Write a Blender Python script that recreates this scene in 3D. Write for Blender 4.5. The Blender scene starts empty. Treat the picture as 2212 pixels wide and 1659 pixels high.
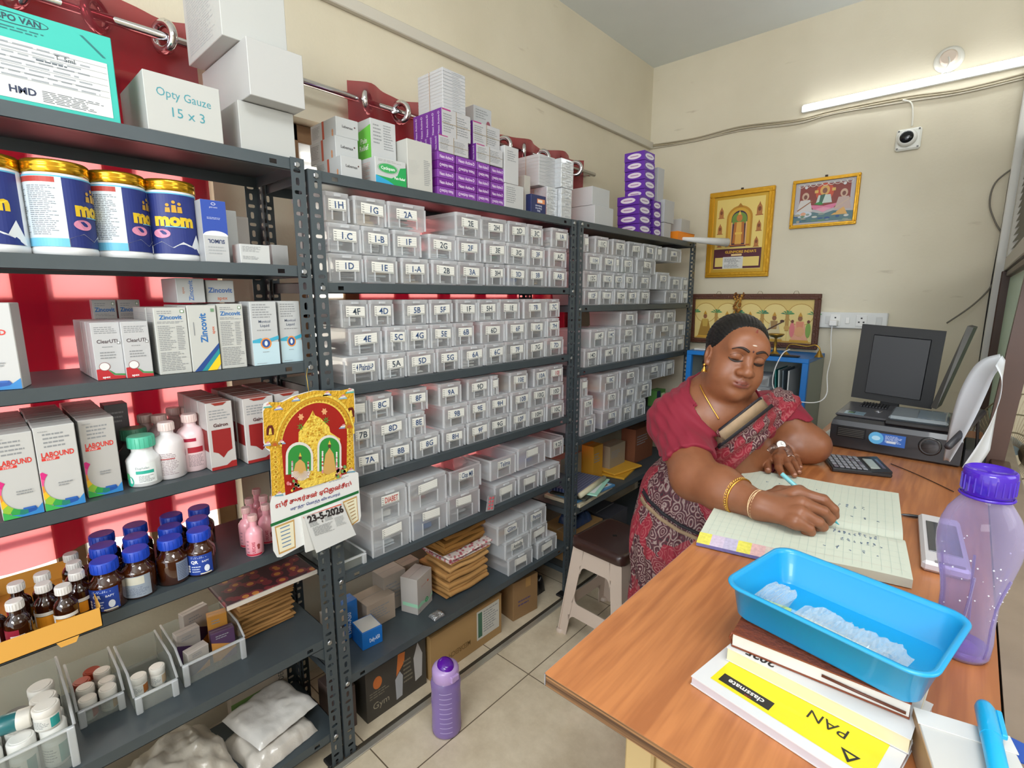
import bpy, bmesh, math, random
import numpy as np
from math import sin, cos, pi, radians, sqrt, atan2
from mathutils import Vector, Matrix, noise
SC = bpy.context.scene
COL = SC.collection
random.seed(7)
# ---------------------------------------------------------------- camera
F_PX = 1087.0; IW, IH = 2212, 1659; EYE = 1.483
YAW, PIT, ROL = radians(42.12), radians(9.91), radians(-0.08)
def _rot():
    fw = Vector((-sin(YAW)*cos(PIT), cos(YAW)*cos(PIT), -sin(PIT)))
    r = Vector((cos(YAW), sin(YAW), 0)); d = fw.cross(r)
    c, s = cos(ROL), sin(ROL)
    return r*c+d*s, d*c-r*s, fw
CR, CD, CF = _rot()
cam = bpy.data.cameras.new('camera'); camo = bpy.data.objects.new('camera', cam); COL.objects.link(camo)
cam.sensor_width = 36; cam.lens = 36*F_PX/IW; cam.clip_start = .02
m4 = Matrix((CR, -CD, -CF)).transposed().to_4x4(); m4.translation = (0, 0, EYE)
camo.matrix_world = m4; SC.camera = camo
# ---------------------------------------------------------------- world, lights, exposure
SC.view_settings.view_transform = 'Standard'; SC.view_settings.look = 'None'
SC.cycles.max_bounces = 7; SC.cycles.diffuse_bounces = 4; SC.cycles.glossy_bounces = 3; SC.cycles.transparent_max_bounces = 14
SC.cycles.caustics_reflective = False; SC.cycles.caustics_refractive = False
SC.view_settings.gamma = 1; SC.view_settings.use_curve_mapping = False
SC.view_settings.exposure = 0.18
W = bpy.data.worlds.new('world'); SC.world = W; W.use_nodes = True
bg = W.node_tree.nodes['Background']; bg.inputs[0].default_value = (.86, .93, 1, 1); bg.inputs[1].default_value = 2.0
def lamp(name, kind, loc, power, color=(1, 1, 1), target=None, size=1, size_y=None, angle=.01):
    l = bpy.data.lights.new(name, kind); l.energy = power; l.color = color
    if kind == 'AREA':
        l.shape = 'RECTANGLE'; l.size = size; l.size_y = size_y or size
    if kind == 'SUN': l.angle = angle
    o = bpy.data.objects.new(name, l); COL.objects.link(o); o.location = loc
    if target is not None:
        o.rotation_euler = (Vector(target)-Vector(loc)).to_track_quat('-Z', 'Y').to_euler()
    return o
lamp('sun', 'SUN', (-7, .4, 5), 16.0, (1, .93, .82), (-1.8, 1.9, 1.0), angle=.02)
lamp('ceiling_tube_light', 'AREA', (.35, .3, 2.95), 22, (.97, .99, 1), (-.3, .8, 0), 1.3, .5)
lamp('front_tube_light', 'AREA', (.5, -2.0, 2.2), 46, (.97, .99, 1), (-.7, 2.0, 2.1), 1.4, .7)
lamp('counter_window_light', 'AREA', (1.5, 1.2, 1.9), 10, (.9, .96, 1), (-1, 1.4, 1.0), 1.2, 1.0)
# ---------------------------------------------------------------- pixel rays onto real planes (for measuring places)
def ray(u, v): return CR*((u-IW/2)/F_PX)+CD*((v-IH/2)/F_PX)+CF
def Pd(u, v, d): r = ray(u, v)*d; return Vector((r.x, r.y, r.z+EYE))
def Px(u, v, x): r = ray(u, v); t = x/r.x; return Vector((x, r.y*t, r.z*t+EYE))
def Py(u, v, y): r = ray(u, v); t = y/r.y; return Vector((r.x*t, y, r.z*t+EYE))
def Pz(u, v, z): r = ray(u, v); t = (z-EYE)/r.z; return Vector((r.x*t, r.y*t, z))
def proj(p):
    p = Vector(p)-Vector((0, 0, EYE)); c = p.dot(CF)
    return IW/2+F_PX*p.dot(CR)/c, IH/2+F_PX*p.dot(CD)/c
def Yu(u, x, z):
    k = (u-IW/2)/F_PX; zz = z-EYE      # (p.CR) = k (p.CF)
    a = CR-CF*k; return -(a.x*x+a.z*zz)/a.y
def Zv(v, x, y):
    k = (v-IH/2)/F_PX; a = CD-CF*k; return -(a.x*x+a.y*y)/a.z+EYE
# ---------------------------------------------------------------- materials
def lin(h):
    h = h.lstrip('#'); v = [int(h[i:i+2], 16)/255 for i in (0, 2, 4)]
    return tuple((c/12.92 if c <= .04045 else ((c+.055)/1.055)**2.4) for c in v)+(1,)
_M = {}
def pr(n): return n.node_tree.nodes['Principled BSDF']
def M(hexc, rough=.55, metal=0, coat=0, bump=0, var=0, vs=6.0, key=None):
    k = key or (hexc, rough, metal, coat, bump, var, vs)
    if k in _M: return _M[k]
    m = bpy.data.materials.new('mat_'+str(hexc)); m.use_nodes = True; b = pr(m); nt = m.node_tree
    b.inputs['Base Color'].default_value = lin(hexc); b.inputs['Roughness'].default_value = rough
    b.inputs['Metallic'].default_value = metal; b.inputs['Coat Weight'].default_value = coat
    if var or bump:
        tc = nt.nodes.new('ShaderNodeTexCoord'); nz = nt.nodes.new('ShaderNodeTexNoise')
        nz.inputs['Scale'].default_value = vs; nz.inputs['Detail'].default_value = 5
        nt.links.new(tc.outputs['Object'], nz.inputs['Vector'])
        if var:
            mx = nt.nodes.new('ShaderNodeMix'); mx.data_type = 'RGBA'; c = lin(hexc)
            mx.inputs[6].default_value = tuple(x*(1-var) for x in c[:3])+(1,)
            mx.inputs[7].default_value = tuple(min(1, x*(1+var*.6)) for x in c[:3])+(1,)
            nt.links.new(nz.outputs[0], mx.inputs[0]); nt.links.new(mx.outputs[2], b.inputs['Base Color'])
        if bump:
            bp = nt.nodes.new('ShaderNodeBump'); bp.inputs['Strength'].default_value = bump; bp.inputs['Distance'].default_value = .01
            nt.links.new(nz.outputs[0], bp.inputs['Height']); nt.links.new(bp.outputs[0], b.inputs['Normal'])
    _M[k] = m; return m
def newmat(name):
    m = bpy.data.materials.new(name); m.use_nodes = True; nt = m.node_tree
    return m, nt, pr(m), nt.nodes['Material Output']
def milky(name, hexc, clear, trans=.5, rough=.25):
    m, nt, b, out = newmat(name); b.inputs['Base Color'].default_value = lin(hexc); b.inputs['Roughness'].default_value = rough
    tl = nt.nodes.new('ShaderNodeBsdfTranslucent'); tl.inputs[0].default_value = lin(hexc)
    tp = nt.nodes.new('ShaderNodeBsdfTransparent'); tp.inputs[0].default_value = tuple(.5+.5*c for c in lin(hexc)[:3])+(1,)
    a = nt.nodes.new('ShaderNodeMixShader'); a.inputs[0].default_value = trans
    c = nt.nodes.new('ShaderNodeMixShader'); c.inputs[0].default_value = clear
    nt.links.new(b.outputs[0], a.inputs[1]); nt.links.new(tl.outputs[0], a.inputs[2])
    nt.links.new(a.outputs[0], c.inputs[1]); nt.links.new(tp.outputs[0], c.inputs[2]); nt.links.new(c.outputs[0], out.inputs[0])
    return m
def clearmat(name, hexc, clear=.8, rough=.05):
    m, nt, b, out = newmat(name); b.inputs['Base Color'].default_value = lin(hexc); b.inputs['Roughness'].default_value = rough
    b.inputs['Specular IOR Level'].default_value = .8
    tp = nt.nodes.new('ShaderNodeBsdfTransparent'); tp.inputs[0].default_value = lin(hexc)
    fr = nt.nodes.new('ShaderNodeLayerWeight'); fr.inputs[0].default_value = .35
    mp = nt.nodes.new('ShaderNodeMapRange'); mp.inputs[3].default_value = clear; mp.inputs[4].default_value = clear*.35
    c = nt.nodes.new('ShaderNodeMixShader'); nt.links.new(fr.outputs['Facing'], mp.inputs[0]); nt.links.new(mp.outputs[0], c.inputs[0])
    nt.links.new(b.outputs[0], c.inputs[1]); nt.links.new(tp.outputs[0], c.inputs[2]); nt.links.new(c.outputs[0], out.inputs[0])
    return m
# ---------------------------------------------------------------- mesh builder
_T = {}
def text_mesh(s, bold=0.0):
    k = (s, bold)
    if k in _T: return _T[k]
    cu = bpy.data.curves.new('t', 'FONT'); cu.body = s; cu.size = 1; cu.resolution_u = 2; cu.offset = bold
    o = bpy.data.objects.new('t', cu); COL.objects.link(o); bpy.context.view_layer.update()
    dg = bpy.context.evaluated_depsgraph_get()
    me = bpy.data.meshes.new_from_object(o.evaluated_get(dg))
    vs = [(v.co.x, v.co.y) for v in me.vertices]; fs = [tuple(p.vertices) for p in me.polygons]
    bpy.data.objects.remove(o); bpy.data.curves.remove(cu); bpy.data.meshes.remove(me)
    w = max([v[0] for v in vs], default=0); _T[k] = (vs, fs, w); return _T[k]
class MB:
    def __init__(s): s.v = []; s.f = []; s.m = []; s.mats = []; s.sm = []; s.X = Matrix.Identity(4)
    def mi(s, mat):
        if mat not in s.mats: s.mats.append(mat)
        return s.mats.index(mat)
    def add(s, vs, fs, mat, smooth=False):
        b = len(s.v); X = s.X; i = s.mi(mat)
        for v in vs: s.v.append(tuple(X @ Vector(v)))
        for f in fs: s.f.append(tuple(b+j for j in f)); s.m.append(i); s.sm.append(smooth)
        return s
    def box(s, x0, x1, y0, y1, z0, z1, mat, b=0, skip=''):
        if x0 > x1: x0, x1 = x1, x0
        if y0 > y1: y0, y1 = y1, y0
        if z0 > z1: z0, z1 = z1, z0
        if b <= 0:
            vs = [(x, y, z) for x in (x0, x1) for y in (y0, y1) for z in (z0, z1)]
            fs = {'x': (0, 1, 3, 2), 'X': (4, 6, 7, 5), 'y': (0, 4, 5, 1), 'Y': (2, 3, 7, 6), 'z': (0, 2, 6, 4), 'Z': (1, 5, 7, 3)}
            return s.add(vs, [f for k, f in fs.items() if k not in skip], mat)
        b = min(b, (x1-x0)*.49, (y1-y0)*.49, (z1-z0)*.49)
        vs = []; L = ((x0, x1), (y0, y1), (z0, z1))
        for ix in (0, 1):
            for iy in (0, 1):
                for iz in (0, 1):
                    c = [L[0][ix], L[1][iy], L[2][iz]]; sg = [1-2*ix, 1-2*iy, 1-2*iz]
                    for ax in range(3):
                        p = [c[k]+(0 if k == ax else sg[k]*b) for k in range(3)]; vs.append(tuple(p))
        def id(ix, iy, iz, ax): return (ix*4+iy*2+iz)*3+ax
        fs = []
        for ix in (0, 1): f = [id(ix, 0, 0, 0), id(ix, 1, 0, 0), id(ix, 1, 1, 0), id(ix, 0, 1, 0)]; fs.append(f if ix else f[::-1])
        for iy in (0, 1): f = [id(0, iy, 0, 1), id(0, iy, 1, 1), id(1, iy, 1, 1), id(1, iy, 0, 1)]; fs.append(f if iy else f[::-1])
        for iz in (0, 1): f = [id(0, 0, iz, 2), id(1, 0, iz, 2), id(1, 1, iz, 2), id(0, 1, iz, 2)]; fs.append(f if iz else f[::-1])
        for a in (0, 1):
            for c in (0, 1):
                fs.append([id(a, c, 0, 0), id(a, c, 0, 1), id(a, c, 1, 1), id(a, c, 1, 0)])
                fs.append([id(a, 0, c, 0), id(a, 0, c, 2), id(a, 1, c, 2), id(a, 1, c, 0)])
                fs.append([id(0, a, c, 1), id(0, a, c, 2), id(1, a, c, 2), id(1, a, c, 1)])
                for e in (0, 1): fs.append([id(a, c, e, 0), id(a, c, e, 1), id(a, c, e, 2)])
        return s.add(vs, fs, mat)
    def lathe(s, prof, mat, n=24, c=(0, 0, 0), sx=1, sy=1, smooth=True, cap=True):
        vs = []; fs = []; k = len(prof)
        for r, z in prof:
            for i in range(n):
                a = 2*pi*i/n; vs.append((c[0]+r*cos(a)*sx, c[1]+r*sin(a)*sy, c[2]+z))
        for j in range(k-1):
            for i in range(n):
                i2 = (i+1) % n; fs.append((j*n+i, j*n+i2, (j+1)*n+i2, (j+1)*n+i))
        s.add(vs, fs, mat, smooth)
        if cap:
            if prof[0][0] > 1e-5: s.add(vs[:n], [tuple(range(n))[::-1]], mat)
            if prof[-1][0] > 1e-5: s.add(vs[-n:], [tuple(range(n))], mat)
        return s
    def tube(s, pts, r, mat, n=8, closed=False, smooth=True):
        P = [Vector(p) for p in pts]; N = len(P); vs = []; fs = []
        rr = r if isinstance(r, (list, tuple)) else [r]*N; up = None
        for i, p in enumerate(P):
            if closed: t = P[(i+1) % N]-P[i-1]
            else: t = P[min(i+1, N-1)]-P[max(i-1, 0)]
            t = t.normalized() if t.length > 1e-9 else Vector((0, 0, 1))
            if up is None: up = t.orthogonal().normalized()
            up = up-t*up.dot(t)
            up = up.normalized() if up.length > 1e-6 else t.orthogonal().normalized()
            w = t.cross(up)
            for k in range(n):
                a = 2*pi*k/n; vs.append(p+(up*cos(a)+w*sin(a))*rr[i])
        R_ = N if closed else N-1
        for i in range(R_):
            j = (i+1) % N
            for k in range(n):
                k2 = (k+1) % n; fs.append((i*n+k, i*n+k2, j*n+k2, j*n+k))
        if not closed: fs.append(tuple(range(n))[::-1]); fs.append(tuple((N-1)*n+k for k in range(n)))
        return s.add(vs, fs, mat, smooth)
    def poly(s, pts, mat): return s.add(pts, [tuple(range(len(pts)))], mat)
    def prism(s, pts, d, mat):
        d = Vector(d); n = len(pts); a = [Vector(p) for p in pts]; b = [p+d for p in a]
        fs = [tuple(range(n))[::-1], tuple(range(n, 2*n))]+[(i, (i+1) % n, (i+1) % n+n, i+n) for i in range(n)]
        return s.add(a+b, fs, mat)
    def grid(s, fn, nu, nv, mat, smooth=True):
        vs = [fn(i/(nu-1), j/(nv-1)) for j in range(nv) for i in range(nu)]
        return s.add(vs, [(j*nu+i, j*nu+i+1, (j+1)*nu+i+1, (j+1)*nu+i) for j in range(nv-1) for i in range(nu-1)], mat, smooth)
    def build(s, name, parent=None, loc=None, rz=None):
        me = bpy.data.meshes.new(name); me.from_pydata(s.v, [], s.f)
        for m in s.mats: me.materials.append(m)
        me.polygons.foreach_set('material_index', s.m); me.polygons.foreach_set('use_smooth', s.sm); me.update()
        o = bpy.data.objects.new(name, me); COL.objects.link(o)
        if parent: o.parent = parent
        if loc is not None: o.location = loc
        if rz is not None: o.rotation_euler.z = rz
        return o
def recalc(o):
    bm = bmesh.new(); bm.from_mesh(o.data); bmesh.ops.recalc_face_normals(bm, faces=bm.faces); bm.to_mesh(o.data); bm.free(); return o
# art on a panel: fmap(x,y,off)->3D, items in metres
def art(mb, fmap, items, step=.00012, sub=None, z0=.0003):
    off = z0
    for it in items:
        k = it[0]
        if k == 'r':
            _, x0, y0, x1, y1, c = it; n = 1 if not sub else max(1, int(abs(x1-x0)/sub)+1)
            vs = []; fs = []
            for i in range(n+1):
                x = x0+(x1-x0)*i/n; vs += [fmap(x, y0, off), fmap(x, y1, off)]
            for i in range(n): fs.append((2*i, 2*i+2, 2*i+3, 2*i+1))
            mb.add(vs, fs, mc(c))
        elif k == 't':
            _, x, y, h, s_, c = it[:6]; al = it[6] if len(it) > 6 else 'c'; rt = radians(it[7]) if len(it) > 7 else 0; bold = it[8] if len(it) > 8 else .0
            wmax = it[9] if len(it) > 9 else None
            vs, fs, w = text_mesh(s_, bold); sc = h/.72; sx = sc
            if wmax and w*sc > wmax: sx = wmax/w
            ox = {'c': -w/2, 'l': 0, 'r': -w}[al]
            out = [((vx+ox)*sx, (vy-.33)*sc) for vx, vy in vs]
            mb.add([fmap(x+a*cos(rt)-b*sin(rt), y+a*sin(rt)+b*cos(rt), off) for a, b in out], fs, mc(c))
        elif k == 'e':
            _, cx, cy, rx, ry, c = it; n = 20
            mb.add([fmap(cx+rx*cos(2*pi*i/n), cy+ry*sin(2*pi*i/n), off) for i in range(n)], [tuple(range(n))], mc(c))
        elif k == 'o':    # ring
            _, cx, cy, rx, ry, wd, c = it; n = 24
            vs = [fmap(cx+(rx-q)*cos(2*pi*i/n), cy+(ry-q)*sin(2*pi*i/n), off) for q in (0, wd) for i in range(n)]
            mb.add(vs, [(i, (i+1) % n, n+(i+1) % n, n+i) for i in range(n)], mc(c))
        elif k == 'p':
            mb.add([fmap(x, y, off) for x, y in it[1]], [tuple(range(len(it[1])))], mc(it[2]))
        elif k == 'l':    # fine print: n thin lines of uneven length
            _, x0, y0, x1, y1, n, c = it; rnd = random.Random(int(abs(x0*7919+y0*104729)*1e4) % 99991)
            for i in range(n):
                y = y0+(y1-y0)*(i+.5)/n; hh = abs(y1-y0)/n*.2; xe = x0+(x1-x0)*rnd.uniform(.65, 1)
                xs = x0
                while xs < xe-.001:
                    wl = rnd.uniform(.08, .22)*(x1-x0); xn = min(xe, xs+wl)
                    mb.add([fmap(xs, y-hh, off), fmap(xn, y-hh, off), fmap(xn, y+hh, off), fmap(xs, y+hh, off)], [(0, 1, 2, 3)], mc(c)); xs = xn+abs(x1-x0)*.03
        off += step
def mc(c): return M(c, .5) if isinstance(c, str) else c
def panel(o, ux, uz):
    o = Vector(o); ux = Vector(ux); uz = Vector(uz); n = ux.cross(uz)
    return lambda x, y, off: o+ux*x+uz*y+n*off
def cyl(cx, cy, r, z0, a0=0.0):
    # x is arc length from angle a0 measured counter-clockwise seen from above
    return lambda x, y, off: Vector((cx+(r+off)*cos(a0+x/r), cy+(r+off)*sin(a0+x/r), z0+y))
# ---------------------------------------------------------------- things
def tag(o, label, cat, group=None, kind=None):
    if label: o['label'] = label
    if cat: o['category'] = cat
    if group: o['group'] = group
    if kind: o['kind'] = kind
    return o
def thing(name, label, cat, loc=(0, 0, 0), rz=0, group=None):
    o = bpy.data.objects.new(name, None); COL.objects.link(o); o.location = loc; o.rotation_euler.z = rz
    o.empty_display_size = .05
    return tag(o, label, cat, group)
def struct(mb, name):
    o = mb.build(name); o['kind'] = 'structure'; return o
def dup(root, loc=None, rz=None, label=None, group=None):
    r = root.copy(); COL.objects.link(r)
    if loc is not None: r.location = loc
    if rz is not None: r.rotation_euler.z = rz
    if label: r['label'] = label
    if group: r['group'] = group
    for ch in list(root.children):
        c = ch.copy(); COL.objects.link(c); c.parent = r
        for g in list(ch.children):
            d = g.copy(); COL.objects.link(d); d.parent = c
    return r
ORD = ['first', 'second', 'third', 'fourth', 'fifth', 'sixth', 'seventh', 'eighth', 'ninth', 'tenth', 'eleventh', 'twelfth']
# ================================================================ the room
CEIL = 3.015; YB = 3.427; XL = -1.8
def wallmat():
    m, nt, b, out = newmat('cream_wall_paint'); b.inputs['Roughness'].default_value = .7
    tc = nt.nodes.new('ShaderNodeTexCoord'); n1 = nt.nodes.new('ShaderNodeTexNoise'); n1.inputs['Scale'].default_value = 1.6; n1.inputs['Detail'].default_value = 6
    n2 = nt.nodes.new('ShaderNodeTexNoise'); n2.inputs['Scale'].default_value = 90
    nt.links.new(tc.outputs['Object'], n1.inputs[0]); nt.links.new(tc.outputs['Object'], n2.inputs[0])
    r = nt.nodes.new('ShaderNodeValToRGB'); r.color_ramp.elements[0].position = .3; r.color_ramp.elements[1].position = .75
    r.color_ramp.elements[0].color = lin('cdc4ad'); r.color_ramp.elements[1].color = lin('ddd5c0')
    nt.links.new(n1.outputs[0], r.inputs[0])
    # scuffs with a shape of their own
    mp = nt.nodes.new('ShaderNodeMapping'); mp.inputs['Scale'].default_value = (2.2, 2.2, 9); n3 = nt.nodes.new('ShaderNodeTexNoise'); n3.inputs['Scale'].default_value = 2.3; n3.inputs['Detail'].default_value = 4
    nt.links.new(tc.outputs['Object'], mp.inputs[0]); nt.links.new(mp.outputs[0], n3.inputs[0])
    r3 = nt.nodes.new('ShaderNodeValToRGB'); r3.color_ramp.elements[0].position = .70; r3.color_ramp.elements[1].position = .80
    mx = nt.nodes.new('ShaderNodeMix'); mx.data_type = 'RGBA'; mx.inputs[7].default_value = lin('a2937c')
    ml = nt.nodes.new('ShaderNodeMath'); ml.operation = 'MULTIPLY'; ml.inputs[1].default_value = .55
    nt.links.new(n3.outputs[0], r3.inputs[0]); nt.links.new(r3.outputs[0], ml.inputs[0]); nt.links.new(ml.outputs[0], mx.inputs[0])
    nt.links.new(r.outputs[0], mx.inputs[6]); nt.links.new(mx.outputs[2], b.inputs[0])
    bp = nt.nodes.new('ShaderNodeBump'); bp.inputs['Strength'].default_value = .12; bp.inputs['Distance'].default_value = .004
    nt.links.new(n2.outputs[0], bp.inputs['Height']); nt.links.new(bp.outputs[0], b.inputs['Normal'])
    return m
def floormat():
    m, nt, b, out = newmat('vitrified_floor_tiles'); b.inputs['Roughness'].default_value = .28
    tc = nt.nodes.new('ShaderNodeTexCoord'); mp = nt.nodes.new('ShaderNodeMapping')
    mp.inputs['Location'].default_value = (1.1425-.0015+.61*4, -.752+.61*8, 0)
    br = nt.nodes.new('ShaderNodeTexBrick'); br.offset = 0; br.squash = 1
    for k, v in (('Scale', 1.0), ('Mortar Size', .0022), ('Brick Width', .61), ('Row Height', .61), ('Mortar Smooth', .1)): br.inputs[k].default_value = v
    nt.links.new(tc.outputs['Object'], mp.inputs[0]); nt.links.new(mp.outputs[0], br.inputs['Vector'])
    nz = nt.nodes.new('ShaderNodeTexNoise'); nz.inputs['Scale'].default_value = 7; nz.inputs['Detail'].default_value = 9; nz.inputs['Roughness'].default_value = .7
    nt.links.new(tc.outputs['Object'], nz.inputs[0])
    r = nt.nodes.new('ShaderNodeValToRGB'); e = r.color_ramp.elements; e[0].position = .3; e[0].color = lin('c2b297'); e[1].position = .72; e[1].color = lin('e2d4bb')
    nt.links.new(nz.outputs[0], r.inputs[0])
    mx = nt.nodes.new('ShaderNodeMix'); mx.data_type = 'RGBA'; mx.inputs[7].default_value = lin('6e604e')
    nt.links.new(br.outputs['Fac'], mx.inputs[0]); nt.links.new(r.outputs[0], mx.inputs[6]); nt.links.new(mx.outputs[2], b.inputs[0])
    return m
WALL = wallmat()
struct(MB().box(-2.1, 2.0, -2.4, YB+.15, -.1, 0, floormat()), 'floor')
struct(MB().box(-2.1, 2.0, -2.4, YB+.15, CEIL, CEIL+.1, M('e0e6e6', .8, var=.04)), 'ceiling')
struct(MB().box(XL-.15, 2.0, YB, YB+.15, 0, CEIL, WALL), 'wall_back')
# left wall with the two window openings
WIN = [(-.75, .60), (.86, 2.32)]; WZ0, WZ1 = .55, 2.09
mb = MB(); xs0, xs1 = XL-.2, XL
mb.box(xs0, xs1, -2.4, YB, 0, WZ0, WALL); mb.box(xs0, xs1, -2.4, YB, WZ1, CEIL, WALL)
ys = [-2.4]+[y for w in WIN for y in w]+[YB]
for i in range(0, len(ys), 2): mb.box(xs0, xs1, ys[i], ys[i+1], WZ0, WZ1, WALL)
struct(mb, 'wall_left')
struct(MB().box(1.9, 2.0, -2.4, YB, 0, CEIL, WALL), 'wall_right')
wood = M('8a6a48', .5, var=.25, vs=14)
GLASS = milky('frosted_window_glass', 'f4f2ec', .12, .85, .4)
for i, (a, b) in enumerate(WIN):
    mb = MB(); x0, x1 = XL-.13, XL-.07
    mb.box(x0, x1, a, a+.06, WZ0, WZ1, wood, .004); mb.box(x0, x1, b-.06, b, WZ0, WZ1, wood, .004)
    mb.box(x0, x1, a, b, WZ1-.06, WZ1, wood, .004); mb.box(x0, x1, a, b, WZ0, WZ0+.06, wood, .004)
    n = 6
    for k in range(1, n): y = a+(b-a)*k/n; mb.box(x0, x1, y-.035, y+.035, WZ0, WZ1, wood, .004)
    mb.box(x0, x1, a, b, 1.40, 1.47, wood, .004); mb.box(x0, x1, a, b, .92, .98, wood, .004)
    for k in range(9): z = WZ0+.1+k*.165; mb.box(x0+.02, x0+.032, a, b, z, z+.012, M('555a5e', .5))
    w = struct(mb, 'window_%d' % (i+1))
    MB().box(x0+.044, x0+.048, a+.05, b-.05, WZ0+.05, WZ1-.05, GLASS).build('glass', w)
# conduit along the left wall, cables along the back wall
cream = M('c9c4b8', .45)
tag(MB().box(XL+.001, XL+.026, -2.4, YB-.003, 2.492, 2.535, cream, .003).build('cable_trunking'), 'long off-white square cable trunking running along the top of the left wall', 'cable trunking')
def lerp(a, b, t): return a+(b-a)*t
def wirepts(pts, n=10):
    P = [Vector(p) for p in pts]; out = []
    for i in range(len(P)-1):
        p0, p1, p2, p3 = P[max(i-1, 0)], P[i], P[i+1], P[min(i+2, len(P)-1)]
        for k in range(n):
            t = k/n; out.append(.5*((2*p1)+(p2-p0)*t+(2*p0-5*p1+4*p2-p3)*t*t+(3*p1-p0-3*p2+p3)*t**3))
    return out+[P[-1]]
nt_cols = ['b3a88e', 'a79c84', 'b8b09e']
px_path = [(1402, 317), (1500, 302), (1600, 279), (1720, 262), (1800, 242), (1950, 216), (2075, 196), (2212, 166)]
for k, dz in enumerate((0.0, .011, -.011)):
    pts = [Py(u, v, YB-.008)+Vector((0, 0, dz+.004*sin(u*.02+k))) for u, v in px_path]
    o = MB().tube(wirepts(pts, 6), .0042, M(nt_cols[k], .5), 6).build('wall_cable')
    tag(o, ['middle', 'topmost', 'lowest'][k]+' of the three thin cream cables running across the back wall', 'cable', 'cables across the back wall')
# LED tube
def emis(name, col, s):
    m, nt, b, out = newmat(name); b.inputs['Emission Color'].default_value = col; b.inputs['Emission Strength'].default_value = s; return m
t = thing('tube_light', 'long glowing white LED tube light slanting up across the back wall', 'light', (-.864, YB, 2.55))
a = Py(1731, 236, YB-.03); b_ = a+Vector((1.2, 0, -.002))
mb = MB(); mb.box(a.x, b_.x, YB-.03, YB-.001, a.z-.018, a.z+.018, M('eef2f4', .4), .004); o = mb.build('housing', t); o.location = -t.location
mb = MB().box(a.x+.008, b_.x-.008, YB-.046, YB-.0305, a.z-.016, a.z+.016, emis('tube_glow', (.93, .97, 1, 1), 10), .006); o = mb.build('glowing_diffuser', t); o.location = -t.location
# ceiling rose style holder above the tube
c = Py(2050, 130, YB)
t = thing('lamp_holder', 'round white disused lamp holder on the back wall above the glowing tube', 'lamp holder', (c.x, YB, c.z))
wh = M('d8d6cc', .4)
mb = MB(); mb.X = Matrix.Rotation(pi/2, 4, 'X'); mb.lathe([(.058, .001), (.058, .012), (.05, .02), (.045, .022)], wh, 28); mb.build('base_plate', t)
mb = MB(); mb.X = Matrix.Rotation(pi/2, 4, 'X'); mb.lathe([(.034, .023), (.034, .045), (.028, .05)], M('d8c8b8', .4), 24); mb.build('holder_cap', t)
MB().tube(wirepts([(0, -.05, 0), (.005, -.05, -.03), (-.02, -.028, -.07)], 5), .003, wh, 6).build('lead_wire', t)
# cctv style camera
c = Py(1963, 303, YB)
t = thing('wall_camera', 'small white square wall camera with round black lens on the back wall', 'camera', (c.x, YB, c.z))
mb = MB(); mb.box(-.052, .052, -.03, -.001, -.052, .052, M('e2e2da', .35), .008); mb.build('mounting_plate', t)
mb = MB(); mb.X = Matrix.Rotation(pi/2, 4, 'X') @ Matrix.Translation((-.004, .003, 0)); mb.lathe([(.04, .031), (.042, .045), (.036, .062), (.03, .066)], M('e6e6e0', .3), 28); mb.build('turret', t)
mb = MB(); mb.X = Matrix.Rotation(pi/2, 4, 'X') @ Matrix.Translation((-.004, .003, 0)); mb.lathe([(.029, .0665), (.027, .071), (.012, .0765), (.001, .077)], M('111417', .15), 28); mb.build('lens', t)
mb = MB()
for sx in (-.042, .042):
    for sz in (-.042, .042): MB().box(sx-.004, sx+.004, -.0315, -.0302, sz-.004, sz+.004, M('6e6e6a', .4)).build('screw', t)
tag(MB().tube(wirepts([Py(1950, 216, YB-.01), Py(1968, 222, YB-.01), Py(1972, 245, YB-.012), Py(1970, 272, YB-.02)], 6), .004, M('dad8cc', .5), 6).build('camera_cable'), 'short curved white cable looping down from the wall cables to the camera', 'cable')
# socket strip
def rounded(mb, x0, x1, z0, z1, y0, y1, mat, b=.004): mb.box(x0, x1, y0, y1, z0, z1, mat, b)
sx0, sx1, sz0, sz1 = -.655, -.332, 1.306, 1.395
t = thing('socket_board', 'long white electrical socket board on the back wall above the dark monitor', 'socket board', ((sx0+sx1)/2, YB, 1.35))
mb = MB(); mb.box(-.162, .162, -.035, -.001, -.045, .045, M('dfe0de', .35), .004); mb.build('face_plate', t)
for x in (-.115, .125): MB().box(x-.014, x+.014, -.0375, -.0352, -.022, .022, M('cfd0ce', .35), .002).build('blank_cover', t)
for x in (-.02, ): MB().box(x-.010, x+.010, -.041, -.0352, -.018, .018, M('f2f2f0', .3), .002).build('switch', t)
for x in (-.08, .045):
    mb = MB(); mb.box(x-.026, x+.026, -.0385, -.0352, -.032, .032, M('e8e8e6', .35), .002)
    for a_, b_ in ((0, .014), (-.011, -.008), (.011, -.008)): mb.box(x+a_-.004, x+a_+.004, -.0388, -.0386, b_-.004, b_+.004, M('30302e', .6))
    mb.build('socket', t)
t = thing('phone_charger', 'white charger plugged into the socket board with a long white cable looping down', 'charger', (-.575, YB-.0391, 1.335))
MB().box(-.02, .02, -.05, 0, -.016, .016, M('f0f0ee', .3), .004).build('adapter', t)
pts = [Py(1798, 700, 3.35), Py(1795, 730, 3.33), Py(1795, 770, 3.2), Py(1787, 810, 3.0), Py(1786, 850, 2.86), Py(1768, 868, 2.84), Py(1730, 868, 2.83), Py(1690, 856, 2.83), Py(1670, 835, 2.83), Py(1673, 800, 2.83), Py(1690, 765, 2.84), Py(1706, 755, 2.9)]
o = MB().tube(wirepts(pts, 8), .0028, M('f0f0f0', .4), 6).build('charging_cable', t); o.location = -t.location
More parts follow.
